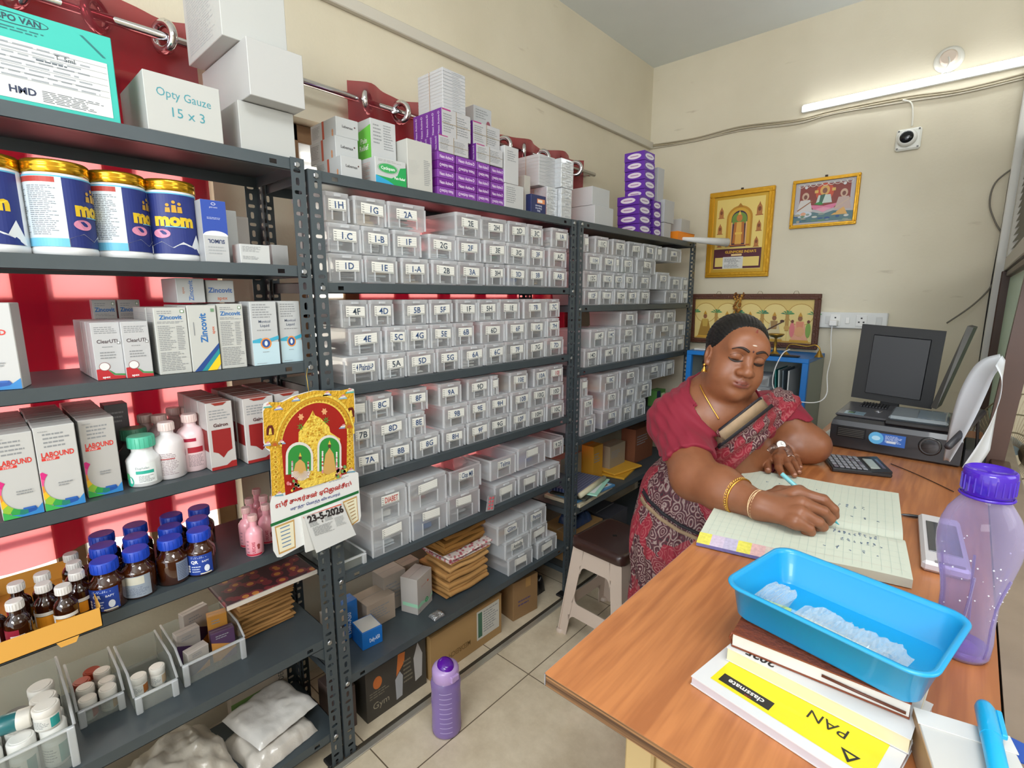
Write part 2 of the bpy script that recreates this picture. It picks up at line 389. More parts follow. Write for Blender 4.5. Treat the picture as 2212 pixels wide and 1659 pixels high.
# ---- partition on the right: pilaster, brown frames, frosted glass, louvres
brown = M('4a3024', .45, var=.3, vs=9); white = M('d9d8d2', .5, var=.06)
struct(MB().box(.058, .18, YB-.095, YB-.001, 0, 2.9, white, .003), 'trim_1')
mb = MB()
mb.box(.082, .13, 3.275, 3.325, .95, 1.60, brown, .003); mb.box(.098, .16, 1.5, 3.32, 1.575, 1.60, brown, .003)
struct(mb, 'window_3')
struct(MB().box(.094, .17, -1.2, YB-.10, .0, .945, M('8f8678', .6, var=.15)), 'wall_partition')
struct(MB().box(.112, .116, 2.16, 3.27, .955, 1.57, milky('frosted_pane', 'c2d2c8', .25, .5)), 'window_4')
q0 = Px(2134, 990, .12); q1 = Px(2206, 645, .12)
struct(MB().prism([(.074, 2.10, .953), (.074, 2.15, .953), (.104, 2.15, 1.574), (.104, 2.10, 1.574)][::-1], (.052, 0, 0), brown).box(.095, .14, 1.95, 2.10, .953, .99, brown, .003), 'trim_2')
mb = MB(); yl0, yl1 = 1.5, 3.32
mb.box(.088, .16, yl0, yl1, 1.602, 1.66, M('b9b6ac', .5), .003); mb.box(.088, .16, yl0, yl1, 2.16, 2.20, M('b9b6ac', .5), .003)
mb.box(.088, .16, yl1-.06, yl1, 1.66, 2.16, M('b9b6ac', .5), .003)
for k in range(16):
    z = 1.665+k*.030; mb.add([(.10, yl0, z), (.10, yl1-.06, z), (.145, yl1-.06, z+.026), (.145, yl0, z+.026)], [(0, 1, 2, 3)], M('a9a69c', .5))
struct(mb, 'window_5')
# pedestal fan beyond the partition
fc = Pd(2215, 985, 1.95)
t = thing('pedestal_fan', 'round wire-caged fan standing beyond the partition at the right edge', 'fan', fc)
mb = MB(); wm = M('b7a78e', .3, .6); Rf = .24
nrm = Vector((-.75, -.65, 0)).normalized(); ux = nrm.cross(Vector((0, 0, 1))).normalized(); uz = Vector((0, 0, 1))
for k in range(72):
    a = 2*pi*k/72; pts = []
    for j in range(7):
        r = .04+(Rf-.04)*j/6; d = .05*(1-(r/Rf)**2); pts.append(ux*cos(a+.5*r)*r+uz*sin(a+.5*r)*r+nrm*d)
    mb.tube(pts, .0014, wm, 4)
mb.build('front_grille', t)
mb = MB()
for R2, dd in ((Rf, 0), (.16, .028), (.09, .043)):
    mb.tube([ux*cos(2*pi*i/40)*R2+uz*sin(2*pi*i/40)*R2+nrm*dd for i in range(40)], .003, wm, 6, closed=True)
mb.build('guard_ring', t)
for k in range(3):
    mb = MB(); pts = []
    for (r, a) in ((.03, 0), (.1, -.35), (.19, -.4), (.21, 0), (.19, .35), (.1, .45), (.03, .5)):
        a2 = a+k*2*pi/3; pts.append(ux*cos(a2)*r+uz*sin(a2)*r-nrm*(.03+.03*a))
    mb.prism(pts, -nrm*.002, M('9fb0b8', .3)); mb.build('blade', t)
mb = MB(); mb.tube([-nrm*.16, -nrm*.02], [.06, .05], M('7a736a', .4), 20); mb.build('motor_housing', t)
MB().tube([-nrm*.1+Vector((0, 0, -.03)), -nrm*.1+Vector((0, 0, -fc.z+.03))], .012, M('7a736a', .4), 10).build('pole', t)
MB().lathe([(.18, 0), (.18, .015), (.03, .03)], M('7a736a', .4), 28, tuple(-nrm*.1+Vector((0, 0, -fc.z)))).build('base', t)
# black and grey cables at the right corner of the back wall
cy = YB-.012
def bw(px, r, col, label):
    tag(MB().tube(wirepts([Py(u, v, y) for u, v, y in px], 6), r, M(col, .5), 6).build('corner_cable'), label, 'cable', 'cables in the right corner')
bw([(2188, 362, cy), (2181, 400, cy), (2165, 500, cy), (2146, 600, cy), (2130, 700, cy), (2115, 800, cy), (2105, 870, cy)], .007, '1d1c1e', 'thick straight black cable clipped down the right corner of the back wall')
bw([(2190, 362, cy-.012), (2150, 395, cy-.02), (2138, 440, cy-.02), (2150, 480, cy-.02), (2170, 520, cy-.02), (2160, 575, cy-.02), (2140, 620, cy-.02), (2100, 660, cy-.05), (2045, 698, cy-.08)], .004, '6d675c', 'thin grey cable making a wide loop beside the right corner')
# ---------------------------------------------------------------- metal threshold strip in the floor
tag(MB().box(-1.335, -1.312, -2.3, 3.0, .0003, .006, M('ccc8bc', .35, .7), .002).build('floor_track'), 'long polished metal track strip lying on the floor along the rack feet', 'floor track')
tag(MB().box(-1.352, -1.338, -2.3, 3.0, .0003, .004, M('3e382e', .5), .001).build('floor_groove_strip'), 'narrow dark strip on the floor beside the metal track', 'floor strip')
# ---------------------------------------------------------------- curtains, rod
def curtainmat():
    m, nt, b, out = newmat('red_curtain_cloth'); b.inputs['Roughness'].default_value = .45; b.inputs['Base Color'].default_value = lin('8a0d22')
    b.inputs['Sheen Weight'].default_value = .2
    tl = nt.nodes.new('ShaderNodeBsdfTranslucent'); tl.inputs[0].default_value = lin('b01232')
    tc = nt.nodes.new('ShaderNodeTexCoord'); nz = nt.nodes.new('ShaderNodeTexNoise'); nz.inputs['Scale'].default_value = 14; nz.inputs['Detail'].default_value = 6
    nt.links.new(tc.outputs['Object'], nz.inputs[0])
    mx = nt.nodes.new('ShaderNodeMix'); mx.data_type = 'RGBA'; mx.inputs[6].default_value = lin('3a0510'); mx.inputs[7].default_value = lin('640a1c')
    nt.links.new(nz.outputs[0], mx.inputs[0]); nt.links.new(mx.outputs[2], b.inputs[0])
    a = nt.nodes.new('ShaderNodeMixShader'); a.inputs[0].default_value = .45
    tp = nt.nodes.new('ShaderNodeBsdfTransparent'); tp.inputs[0].default_value = lin('ffa0a8'); c = nt.nodes.new('ShaderNodeMixShader'); c.inputs[0].default_value = .34
    nt.links.new(b.outputs[0], a.inputs[1]); nt.links.new(tl.outputs[0], a.inputs[2]); nt.links.new(a.outputs[0], c.inputs[1]); nt.links.new(tp.outputs[0], c.inputs[2])
    nt.links.new(c.outputs[0], out.inputs[0]); return m
CURT = curtainmat(); chrome = M('d8d8da', .12, 1)
XC = -1.725; ZR = 2.18
def curtain(y0, y1, nw, label, ztop=2.235, zbot=.25):
    t = thing('curtain', label, 'curtain', (XC, (y0+y1)/2, zbot), 0, 'red curtains')
    def off(y, z):
        ph = 2*pi*nw*(y-y0)/(y1-y0); amp = .030+.006*sin(y*9)
        return amp*sin(ph+.25*sin(z*3+y*5))+.006*sin(ph*2.3+z*2)
    nu, nv = nw*16+1, 30
    mb = MB(); mb.grid(lambda a, b: (XC+off(y0+(y1-y0)*a, zbot+(ztop-zbot)*b), y0+(y1-y0)*a, zbot+(ztop-zbot)*b), nu, nv, CURT)
    o = mb.build('cloth', t); o.location = -t.location
    for k in range(nw*2):
        y = y0+(y1-y0)*(k+.5)/(nw*2)
        if off(y, ZR) < -9: continue
        mb = MB(); sg = 1 if k % 2 == 0 else -1; tl = radians(40)*sg; xx = XC
        ax = Vector((cos(pi/2-tl*.0), 0, 0))
        n_ = Vector((sin(tl+radians(20)), cos(tl), 0)).normalized(); u_ = n_.cross(Vector((0, 0, 1)))
        pts = [Vector((xx, y, ZR))+u_*cos(2*pi*i/24)*.034+Vector((0, 0, 1))*sin(2*pi*i/24)*.034 for i in range(24)]
        mb.tube(pts, .0115, chrome, 8, closed=True); o = mb.build('grommet', t); o.location = -t.location
    return t
curtain(-.9, .56, 5, 'red curtain hanging behind the left rack below the rod', zbot=.80)
curtain(1.045, 2.50, 5, 'red curtain with chrome rings hanging behind the middle rack', zbot=.58)
t = thing('curtain_rod', 'long chrome curtain rod fixed along the left wall above the racks', 'curtain rod', (XC, .7, ZR))
o = MB().tube([(XC, -1.2, ZR), (XC, 2.62, ZR)], .0115, chrome, 14).build('rod', t); o.location = -t.location
for y in (.66, 2.60):
    o = MB().tube([(XC, y, ZR), (XL+.002, y, ZR)], .009, chrome, 10).build('bracket', t); o.location = -t.location
# ================================================================ slotted steel racks
XF, XBK = -1.34, -1.645
steel = M('4c555a', .42, .3, var=.12, vs=25); steel_dark = M('2f3436', .45, .35); boltm = M('a9abad', .3, .9)
def post_mesh(H, sy, sx):
    fl = .036; mb = MB(); p = .0267; n = int(H/p)
    for kind in (0, 1):
        for i in range(n+1):
            z0, z1 = i*p, min((i+1)*p, H)
            if z1-z0 < .004: continue
            cz = z0+p/2; a, b = (.0095, .0048) if i % 2 else (.0048, .0095); cc = .020
            def q(u, z): return (0, sy*u, z) if kind == 0 else (sx*u, 0, z)
            if z1-z0 < p*.99:
                mb.add([q(0, z0), q(fl, z0), q(fl, z1), q(0, z1)], [(0, 1, 2, 3)], steel); continue
            R_ = [(0, z0), (fl, z0), (fl, z1), (0, z1)]
            k = .6; Hh = [(-a, -b*k), (-a*k, -b), (a*k, -b), (a, -b*k), (a, b*k), (a*k, b), (-a*k, b), (-a, b*k)]
            vs = [q(*r) for r in R_]+[q(cc+x, cz+z) for x, z in Hh]
            fs = [(0, 1, 6, 5), (1, 2, 8, 7), (2, 3, 10, 9), (3, 0, 4, 11), (0, 5, 4), (1, 7, 6), (2, 9, 8), (3, 11, 10)]
            mb.add(vs, fs, steel)
    return mb
def lipped(mb, y0, y1, x, z, lip, mat, holes, t=.0015):
    ys = [y0]
    for h in holes: ys += [h-.009, h+.009]
    ys.append(y1)
    for i in range(0, len(ys), 2): mb.box(x-t, x, ys[i], ys[i+1], z-lip, z, mat)
    for h in holes: mb.box(x-t, x, h-.009, h+.009, z-lip, z-lip/2-.0055, mat); mb.box(x-t, x, h-.009, h+.009, z-lip/2+.0055, z, mat)
def rack(name_label, y0, y1, zs, H, extra=0):
    t = thing('storage_rack', name_label, 'rack', (-1.4925, (y0+y1)/2, 0), 0, 'slotted steel racks')
    L = t.location
    for (yy, sy) in ((y0, 1), (y1, -1)):
        for (xx, sx) in ((XF, -1), (XBK, 1)):
            o = post_mesh(H, sy, sx).build('post', t); o.location = Vector((xx, yy, 0))-L
            md = o.modifiers.new('thick', 'SOLIDIFY'); md.thickness = .0018; md.offset = 0
            bfoot = MB().box(min(xx, xx+sx*.045), max(xx, xx+sx*.045), min(yy, yy+sy*.045), max(yy, yy+sy*.045), .0004, .012, M('1b1a19', .6), .003).build('rubber_foot', o); bfoot.location = -Vector((xx, yy, 0))
    for z in zs:
        mb = MB(); a, b = y0+.003, y1-.003; xf, xb = XF-.0032, XBK+.0032
        mb.box(xb, xf, a, b, z-.0016, z, steel)
        lipped(mb, a, b, xf, z-.0016, .028, steel, (a+.075, b-.075)); lipped(mb, a, b, xb+.0015, z-.0016, .028, steel, ())
        mb.box(xb, xf, a, a+.0015, z-.03, z, steel); mb.box(xb, xf, b-.0015, b, z-.03, z, steel)
        mb.box(xf-.014, xf, a, b, z-.0295, z-.028, steel)
        o = mb.build('shelf', t); o.location = -L
        for yy in (y0+.02, y1-.02):
            mb = MB(); mb.X = Matrix.Translation((XF+.0014, yy, z-.0155)) @ Matrix.Rotation(pi/2, 4, 'Y'); mb.lathe([(.0078, 0), (.0078, .004), (.006, .0058)], boltm, 6, smooth=False)
            b_ = mb.build('bolt', o)
    for (yy, s) in ((y1, -1),):
        z = zs[-2]-.03
        o = MB().prism([(XF-.004, yy+s*.004, z), (XF-.004, yy+s*.075, z), (XF-.004, yy+s*.004, z-.075)], (-.0015, 0, 0), steel).build('corner_plate', t); o.location = -L
    return t
ZA = [1.832, 1.562, 1.304, 1.050, .789, .455, .125]
ZB = [1.814, 1.520, 1.219, .927, .634, .281]
ZC = [1.816, 1.439, 1.140, .797, .438, .12]
rack('dark grey slotted steel rack nearest the camera at the left, full of cartons and bottles', -.55, .669, ZA, 1.834)
rack('dark grey slotted steel rack in the middle, full of labelled plastic boxes', .679, 1.905, ZB, 1.8135)
rack('dark grey slotted steel rack farthest away beside the framed pictures', 1.925, 3.215, ZC, 1.8155)
# ================================================================ lidded plastic medicine boxes
BOXP = milky('milky_box_plastic', 'f4f6f8', .42, .62); LIDP = milky('milky_lid_plastic', 'f6f8fa', .26, .62, .2); WINP = milky('clear_box_window', 'eef0f0', .7, .6)
PAPER = M('e6e6df', .6)
def rbox(mb, w, d, z0, z1, mat, taper=.0, skip='', r=.006, t=0):
    # open box shell with chamfered upright corners; front face at x=0, back at -d
    def ring(z, k): 
        a, b = w/2-k, d/2-k
        return [(-d/2+x, y, z) for x, y in ((b, -a+r), (b, a-r), (b-r, a), (-b+r, a), (-b, a-r), (-b, -a+r), (-b+r, -a), (b-r, -a))]
    A, B = ring(z0, taper), ring(z1, 0)
    fs = [(i, (i+1) % 8, 8+(i+1) % 8, 8+i) for i in range(8)]
    if 'f' in skip: fs = fs[1:]
    mb.add(A+B, fs, mat)
    if 'z' not in skip: mb.add(A, [tuple(range(8))[::-1]], mat)
    if 'Z' not in skip: mb.add(B, [tuple(range(8))], mat)
CONT = ['a5a8ac', 'c0c3c6', '8a8d92', 'd0d2d2', 'dcdcd8', 'b0b3b6', 'c0aa8c', 'ccd6dc', '9c928a']
PINKS = ['b96a72', 'a4565c', 'c9872f', '3f6fae', '5b8f74']
def make_bin(code, w, d, h, y, z, label, group, x=-1.352, rz=0, is_open=False, rnd=random, big=False, tint=None, lblcol=None, seed=0):
    t = thing('medicine_box', label, 'plastic box', (x, y, z), rz, group)
    lh = .009 if is_open else .013
    mb = MB(); tp = .003
    rbox(mb, w-.006, d-.004, .0006, h-lh, BOXP, tp, 'fZ')
    # front wall: frame with a clearer window below the label
    hw = (w-.006)/2-.006; wx = 0; a, b = -hw*.48, hw*.52; zt, zb = (h-lh)*.5, .006; T = h-lh
    def fr(y0, y1, z0, z1, mat):
        f = lambda y, z: (-tp*(1-z/T), y, z)
        mb.add([f(y0, z0), f(y1, z0), f(y1, z1), f(y0, z1)], [(0, 1, 2, 3)], mat)
    fr(-hw, a, .0006, T, BOXP); fr(b, hw, .0006, T, BOXP); fr(a, b, zt, T, BOXP); fr(a, b, .0006, zb, BOXP); fr(a, b, zb, zt, WINP)
    mb.box(.0006, .0022, a-.004, a, zb, zt+.004, LIDP); mb.box(.0006, .0022, b, b+.004, zb, zt+.004, LIDP)
    for sy in (-1, 1): mb.box(-.006, .001, sy*(w/2-.003)-.002, sy*(w/2-.003)+.002, .003, T, LIDP)
    if is_open:
        rbox(mb, w, d, h-.008, h, LIDP, 0, 'zZ'); 
    mb.build('box_body', t)
    if not is_open:
        mb = MB(); mb.X = Matrix.Translation((.002, 0, 0)); rbox(mb, w, d, h-lh, h-.0012, LIDP, .001, 'z'); mb.box(.0, .004, -w*.12, w*.12, h-.012, h-.006, LIDP)
        mb.box(-d+.008, -.006, -w/2+.006, w/2-.006, h-.003, h-.0007, LIDP)
        mb.build('lid', t)
    r = random.Random(seed*31+7)
    lw = min(w*.68, .078) if not big else w*.5; lhh = min(h*.38, .032); ly = hw*r.uniform(-.1, .12); lz = T-.006-lhh/2
    mb = MB(); f = panel((.0022, ly, lz), (0, cos(radians(r.uniform(-2, 2))), sin(radians(r.uniform(-3, 3)))), (0, 0, 1))
    mb.X = Matrix.Identity(4)
    it = [('r', -lw/2, -lhh/2, lw/2, lhh/2, PAPER)]
    for k in range(4): it.append(('r', -lw*.47, lhh*(.3-k*.2)-.0008, -lw*.36, lhh*(.3-k*.2)+.0008, '55595c'))
    for k in range(4): it.append(('r', -lw*.34, lhh*(.3-k*.2)-.00025, lw*.47, lhh*(.3-k*.2)+.00025, 'aab0b4'))
    it.append(('r', -lw*.47, -lhh*.44, lw*.47, -lhh*.4, '5a5e62'))
    art(mb, f, it); lb = mb.build('paper_label', t)
    if code:
        mb = MB(); art(mb, f, [('t', lw*.05, 0, lhh*.62, code, lblcol or r.choice(['2b4a78', '33414f', '2b4a78']), 'c', r.uniform(-4, 5), .012, lw*.75)], z0=.0012); mb.build('handwriting', lb)
    # contents: blister strips and small packs
    mb = MB(); zc = .004; n = r.randint(3, 6); base = r.choice(CONT); fillh = (h-lh)*r.uniform(.3, .72)
    iw, idp = w*.78, d*.8
    if tint: base = tint
    for k in range(n):
        hh = fillh/n*.9; c = base if r.random() < .6 else r.choice(CONT+(PINKS if r.random() < .3 else []))
        a_, b_ = sorted((r.uniform(-.5, -.2), r.uniform(.15, .5))); 
        mb.box(-d*.5-idp/2*r.uniform(.7, 1), -d*.5+idp/2*r.uniform(.55, .98), a_*iw, b_*iw, zc, zc+hh, M(c, .35, .25 if c in CONT[:4] else 0), .001)
        zc += hh+.0015
    for k in range(r.randint(2, 5)):    # pills / strips leaning at the front
        yy = r.uniform(-.36, .36)*w; zz = r.uniform(.01, fillh)
        mb.box(-d*.14-.012, -d*.14, yy-.012, yy+.012, zc-.0005, zc+.006+r.random()*.006, M(r.choice(['c9cccf', 'dfe1e2', '6c7076']), .25, .5), .0015)
    mb.build('blister_strips', t)
    return t
c4 = lambda X: 640+X/3.191
c5 = lambda X: 560+X/2.676
c8 = lambda X: 700+X/2.967
c2 = lambda X: 1200+X/2.675
nb = [0]
def bins(rk, shelf, zbase, cf, rows, maxy, depth=.2):
    z = zbase+.0006
    for ri, (h, items) in enumerate(rows):
        rn = ('bottom', 'second', 'third', 'top')[ri] if len(rows) == 4 else (('bottom', 'middle', 'top')[ri] if len(rows) == 3 else ('bottom', 'upper')[ri])
        spans = []
        for it in items:
            a, b = Yu(cf(it[0]), -1.352, z), Yu(cf(it[1]), -1.352, z); spans.append([a, b])
        for i in range(len(spans)):
            if i+1 < len(spans) and spans[i][1] > spans[i+1][0]-.003:
                m = (spans[i][1]+spans[i+1][0])/2; spans[i][1] = m-.0015; spans[i+1][0] = m+.0015
            spans[i][1] = min(spans[i][1], maxy)
        for i, it in enumerate(items):
            nb[0] += 1; a, b = spans[i]; code = it[2]; kw = it[3] if len(it) > 3 else {}
            kw = dict(kw); dd = kw.pop('d', depth); hh = kw.pop('h', h)
            if b-a < .03: continue
            lab = 'clear %s box labelled %s, %s from left in %s row, %s shelf, %s rack' % ('open' if kw.get('is_open') else 'lidded', code, ORD[i], rn, shelf, rk) if code and len(code) <= 4 else \
                  'clear %s box, %s from left in %s row, %s shelf, %s rack' % ('open' if kw.get('is_open') else 'lidded', ORD[i], rn, shelf, rk)
            r = random.Random(nb[0])
            make_bin(code, b-a-.001, dd+r.uniform(-.006, .006), hh-.0012, (a+b)/2, z, lab, 'plastic medicine boxes on the racks', x=-1.352-r.uniform(0, .010), seed=nb[0], **kw)
        z += h
    return z
bins('middle', 'second', ZB[1], c4, [
 (.0835, [(240, 480, '1D'), (490, 715, '1E'), (735, 925, '1-A'), (940, 1120, '2B'), (1130, 1310, '3A'), (1325, 1450, '3H'), (1462, 1595, '3D'), (1605, 1738, '3B'), (1750, 1868, 'AB')]),
 (.0835, [(225, 460, '1.C'), (465, 660, '1-B'), (682, 875, '1F'), (925, 1115, '2G'), (1122, 1285, '2F'), (1298, 1447, '3E'), (1460, 1605, '3G'), (1612, 1722, '3F'), (1750, 1870, 'AC')]),
 (.083, [(205, 385, '1H'), (410, 635, '1G'), (645, 905, '2A'), (1100, 1283, '2E'), (1290, 1465, '2H'), (1472, 1600, '2D'), (1605, 1712, '3C'), (1760, 1888, '1A')])], 1.866)
bins('middle', 'third', ZB[2], c5, [
 (.085, [(500, 712, '4 Phalrabl-P'), (718, 857, '5A'), (865, 1025, '5D'), (1032, 1166, '5G'), (1170, 1306, '6A'), (1310, 1422, '6C'), (1428, 1545, '7F'), (1552, 1660, '7G'), (1664, 1765, '7D')]),
 (.085, [(535, 725, '4E'), (735, 857, '5C'), (863, 992, '4G'), (998, 1130, '5E'), (1138, 1252, '6B'), (1285, 1424, '6D'), (1428, 1545, '6F'), (1552, 1665, '1G'), (1669, 1740, '7H')]),
 (.083, [(480, 640, '4F'), (645, 785, '4D'), (838, 985, '5B'), (990, 1122, '5F'), (1145, 1265, '1F'), (1268, 1388, '5H'), (1393, 1512, '1E'), (1528, 1662, '7B'), (1670, 1745, '7C')])], 1.866)
bins('middle', 'fourth', ZB[3], c5, [
 (.083, [(555, 720, '7A'), (738, 897, '8B'), (907, 1052, '8G'), (1066, 1200, '8H'), (1207, 1332, '9F'), (1338, 1452, '9G'), (1456, 1558, '10F'), (1562, 1658, '10H'), (1662, 1762, '10C')]),
 (.085, [(545, 660, '7B'), (670, 867, '8D'), (872, 968, '8E'), (1070, 1215, '9B'), (1222, 1332, '9E'), (1338, 1452, '9H'), (1457, 1565, '10B'), (1569, 1665, '10G'), (1669, 1764, '10D')]),
 (.083, [(535, 637, ''), (642, 782, '8C'), (845, 982, '8F'), (1045, 1175, '9A'), (1215, 1342, '9D'), (1345, 1388, ''), (1448, 1552, '10E'), (1590, 1667, '10A'), (1670, 1760, '10J', dict(tint='c06a80', lblcol='b03040'))])], 1.866)
bins('middle', 'fifth', ZB[4], c5, [
 (.112, [(660, 885, '', dict(big=True)), (892, 1097, '', dict(tint='4a78b0')), (1103, 1285, '', dict()), (1370, 1495, '', dict(h=.085)), (1505, 1622, '', dict(h=.085)), (1630, 1737, '', dict(h=.085))]),
 (.12, [(655, 860, 'DIABET', dict(big=True, lblcol='c05048', h=.112)), (870, 1087, '', dict(big=True, h=.11)), (1110, 1290, 'Clop MB', dict(is_open=True, h=.098, tint='6a5a50')), (1336, 1486, 'Telma', dict(is_open=True, h=.09)), (1495, 1655, '', dict(h=.1, tint='9fa8d8')), (1690, 1765, '9.25', dict(is_open=True, h=.09))])], 1.866, .24)
bins('middle', 'sixth', ZB[5], c8, [
 (.083, [(1185, 1342, '', dict(tint='d8c8c4')), (1368, 1492, '')]),
 (.083, [(1165, 1322, 'Amlodip', dict(is_open=False)), (1332, 1440, '')]),
 (.088, [(1120, 1292, 'Glim', ), (1302, 1432, 'Pantop')])], 1.866, .21)
bins('farthest', 'second', ZC[1], c2, [
 (.0815, [(166, 256, '12F'), (260, 335, '11F'), (340, 407, '12H'), (411, 480, '12E'), (484, 546, '12G'), (640, 726, '13A'), (732, 782, '')]),
 (.0815, [(170, 258, '12C'), (262, 336, '11G'), (340, 396, '12D'), (400, 456, '12B'), (470, 552, '13C'), (582, 656, '13D', dict(h=.1)), (662, 732, '13B'), (736, 785, '')]),
 (.0815, [(178, 260, '11H'), (264, 346, '12A'), (350, 372, ''), (385, 447, '11D'), (470, 577, '12J', dict(h=.085))]),
 (.081, [(160, 192, ''), (230, 308, '11C'), (335, 407, '12K'), (425, 502, '11E'), (505, 582, '13E'), (585, 617, ''), (640, 726, '14A', dict(tint='7a7e84'))])], 3.17)
bins('farthest', 'third', ZC[2], c2, [
 (.093, [(170, 256, '14D'), (265, 362, '14E'), (370, 432, '15B'), (436, 502, '15G'), (505, 566, '15C'), (570, 622, '15H'), (626, 688, '16A'), (692, 742, '')]),
 (.092, [(200, 292, '14F', dict(tint='4f8a80')), (296, 347, '14C'), (375, 470, '15A'), (505, 572, '15D'), (576, 690, '16B'), (696, 752, '')]),
 (.080, [(375, 472, '15E', dict(tint='2fa4d8')), (540, 627, '15F', dict(tint='c87a7a')), (632, 697, '16C')])], 3.17)
bins('farthest', 'fourth', ZC[3], c2, [
 (.098, [(150, 236, '17B'), (270, 376, '17E', dict(tint='8d86c0')), (383, 452, '17C'), (456, 522, '18A')]),
 (.10, [(150, 216, '17A'), (285, 372, '17D', dict(tint='c86a5a')), (385, 466, '17F'), (475, 560, '18B')]),
 (.095, [(150, 192, ''), (262, 362, '18C'), (372, 480, '18D'), (515, 625, '18E'), (632, 688, '')])], 3.17)
# ================================================================ printed cartons
GY = '8a8d90'; DK = '2a2c30'
def lines(x0, y0, x1, y1, n, c=GY): return ('l', x0, y0, x1, y1, n, c)
def a_labound(w, h):
    L = [lines(-w*.3, h*.93, w*.34, h*.74, 4), ('t', 0, h*.665, h*.062, 'LABOUND', 'd0342c', 'c', 0, .03, w*.8), ('r', -w*.4, h*.60, w*.02, h*.63, 'd0342c'), ('t', -w*.19, h*.615, h*.022, 'SYRUP', 'f0f0f0')]
    cols = ['d0287c', 'e0508c', 'e08a30', 'e8b828', '8ab83a', '2f9a48', '1f7a6a', '1d4f9c']
    for k, c in enumerate(cols):
        a0 = radians(140+k*19); a1 = radians(162+k*19); cx, cy = w*.08, h*.30; r0, r1 = .50, .64
        P = lambda a, r: (max(-w*.49, min(w*.49, cx+w*r*1.05*cos(a))), max(h*.01, cy+h*r*.42*sin(a)))
        L.append(('p', [P(a0, r0), P(a0, r1), P((a0+a1)/2, r1+.16), P(a1, r1), P(a1, r0), P((a0+a1)/2, r0)], c))
    L += [('p', [(-w*.49, h*.004), (w*.49, h*.004), (w*.49, h*.13), (w*.3, h*.05), (0, h*.028), (-w*.3, h*.05), (-w*.49, h*.10)], '2f7fc0'), ('p', [(-w*.49, h*.004), (-w*.05, h*.004), (-w*.25, h*.04), (-w*.49, h*.10)], '3aa850'),
          ('r', w*.0, h*.085, w*.28, h*.11, '2a5fae'), lines(-w*.1, h*.33, w*.3, h*.27, 2), lines(-w*.4, h*.955, -w*.15, h*.94, 1)]
    return L
def a_clear(w, h):
    return [lines(-w*.4, h*.93, w*.42, h*.8, 4), ('t', 0, h*.67, h*.065, 'ClearUTI', '45343c', 'c', 0, .012, w*.72), lines(-w*.2, h*.59, w*.2, h*.56, 1), lines(-w*.3, h*.50, w*.35, h*.36, 3),
            ('p', [(-w*.49, h*.004), (w*.49, h*.004), (w*.49, h*.05), (w*.1, h*.07), (-w*.1, h*.17), (-w*.3, h*.2), (-w*.49, h*.19)], 'b5242c'),
            ('p', [(w*.49, h*.055), (w*.1, h*.078), (-w*.08, h*.17), (-w*.02, h*.16), (w*.14, h*.1), (w*.49, h*.085)], '3f8a44'),
            ('o', -w*.2, h*.235, w*.19, h*.075, w*.02, '8c5a58'), ('e', -w*.2, h*.235, w*.17, h*.066, 'dcdcdc'), ('t', -w*.18, h*.05, h*.04, 'apex', 'f4f4f4', 'c', 0, .02), ('r', w*.33, h*.62, w*.43, h*.66, '2f3a36'), ('r', w*.345, h*.625, w*.415, h*.655, 'e6e6e6')]
def a_zinc(w, h):
    return [lines(-w*.4, h*.96, w*.2, h*.9, 2), ('t', 0, h*.855, h*.062, 'Zincovit', '2468a8', 'c', 0, .03, w*.84), lines(-w*.42, h*.80, w*.4, h*.76, 2), lines(-w*.42, h*.74, w*.1, h*.36, 14), lines(w*.14, h*.73, w*.4, h*.36, 14), lines(-w*.42, h*.34, w*.42, h*.05, 11),
            ('r', w*.3, h*.92, w*.42, h*.965, '4c8050'), ('r', w*.32, h*.927, w*.40, h*.958, 'e9e9e6')]
def a_zincs(w, h):
    return [('t', -w*.0, h*.66, w*.24, 'Zincovit', '2468a8', 'c', 90, .03, h*.58), ('t', w*.33, h*.62, w*.11, 'apex', 'c85a30', 'c', 90, .01), lines(-w*.34, h*.9, -w*.28, h*.4, 1),
            ('p', [(-w*.45, h*.004), (-w*.2, h*.004), (w*.49, h*.33), (w*.49, h*.42)], '1c4488'), ('p', [(-w*.2, h*.004), (w*.0, h*.004), (w*.49, h*.25), (w*.49, h*.34)], '1f8a92'), ('p', [(w*.0, h*.004), (w*.34, h*.004), (w*.49, h*.09), (w*.49, h*.25)], 'ecc820'), ('r', w*.3, h*.9, w*.42, h*.95, '6a8f6e')]
def a_movi(w, h):
    return [lines(-w*.42, h*.97, w*.3, h*.74, 6), ('t', 0, h*.69, h*.042, 'Movicol', '4a566e', 'c', 0, .01), ('t', 0, h*.625, h*.042, 'Liquid', '4a566e', 'c', 0, .01), lines(-w*.3, h*.57, w*.36, h*.54, 1),
            ('r', -w*.5, h*.004, w*.5, h*.36, 'b9d3dd'), ('p', [(-w*.5, h*.40), (-w*.2, h*.43), (0, h*.40), (w*.25, h*.43), (w*.5, h*.46), (w*.5, h*.40), (w*.2, h*.37), (-w*.1, h*.35), (-w*.5, h*.36)], '3ea5c4'),
            ('e', 0, h*.345, w*.21, h*.088, 'dd8a38'), ('e', 0, h*.345, w*.155, h*.066, '2a4e90'), ('e', 0, h*.345, w*.06, h*.04, 'd4dfe8'), lines(-w*.15, h*.22, w*.15, h*.2, 1), lines(-w*.4, h*.04, w*.0, h*.025, 1)]
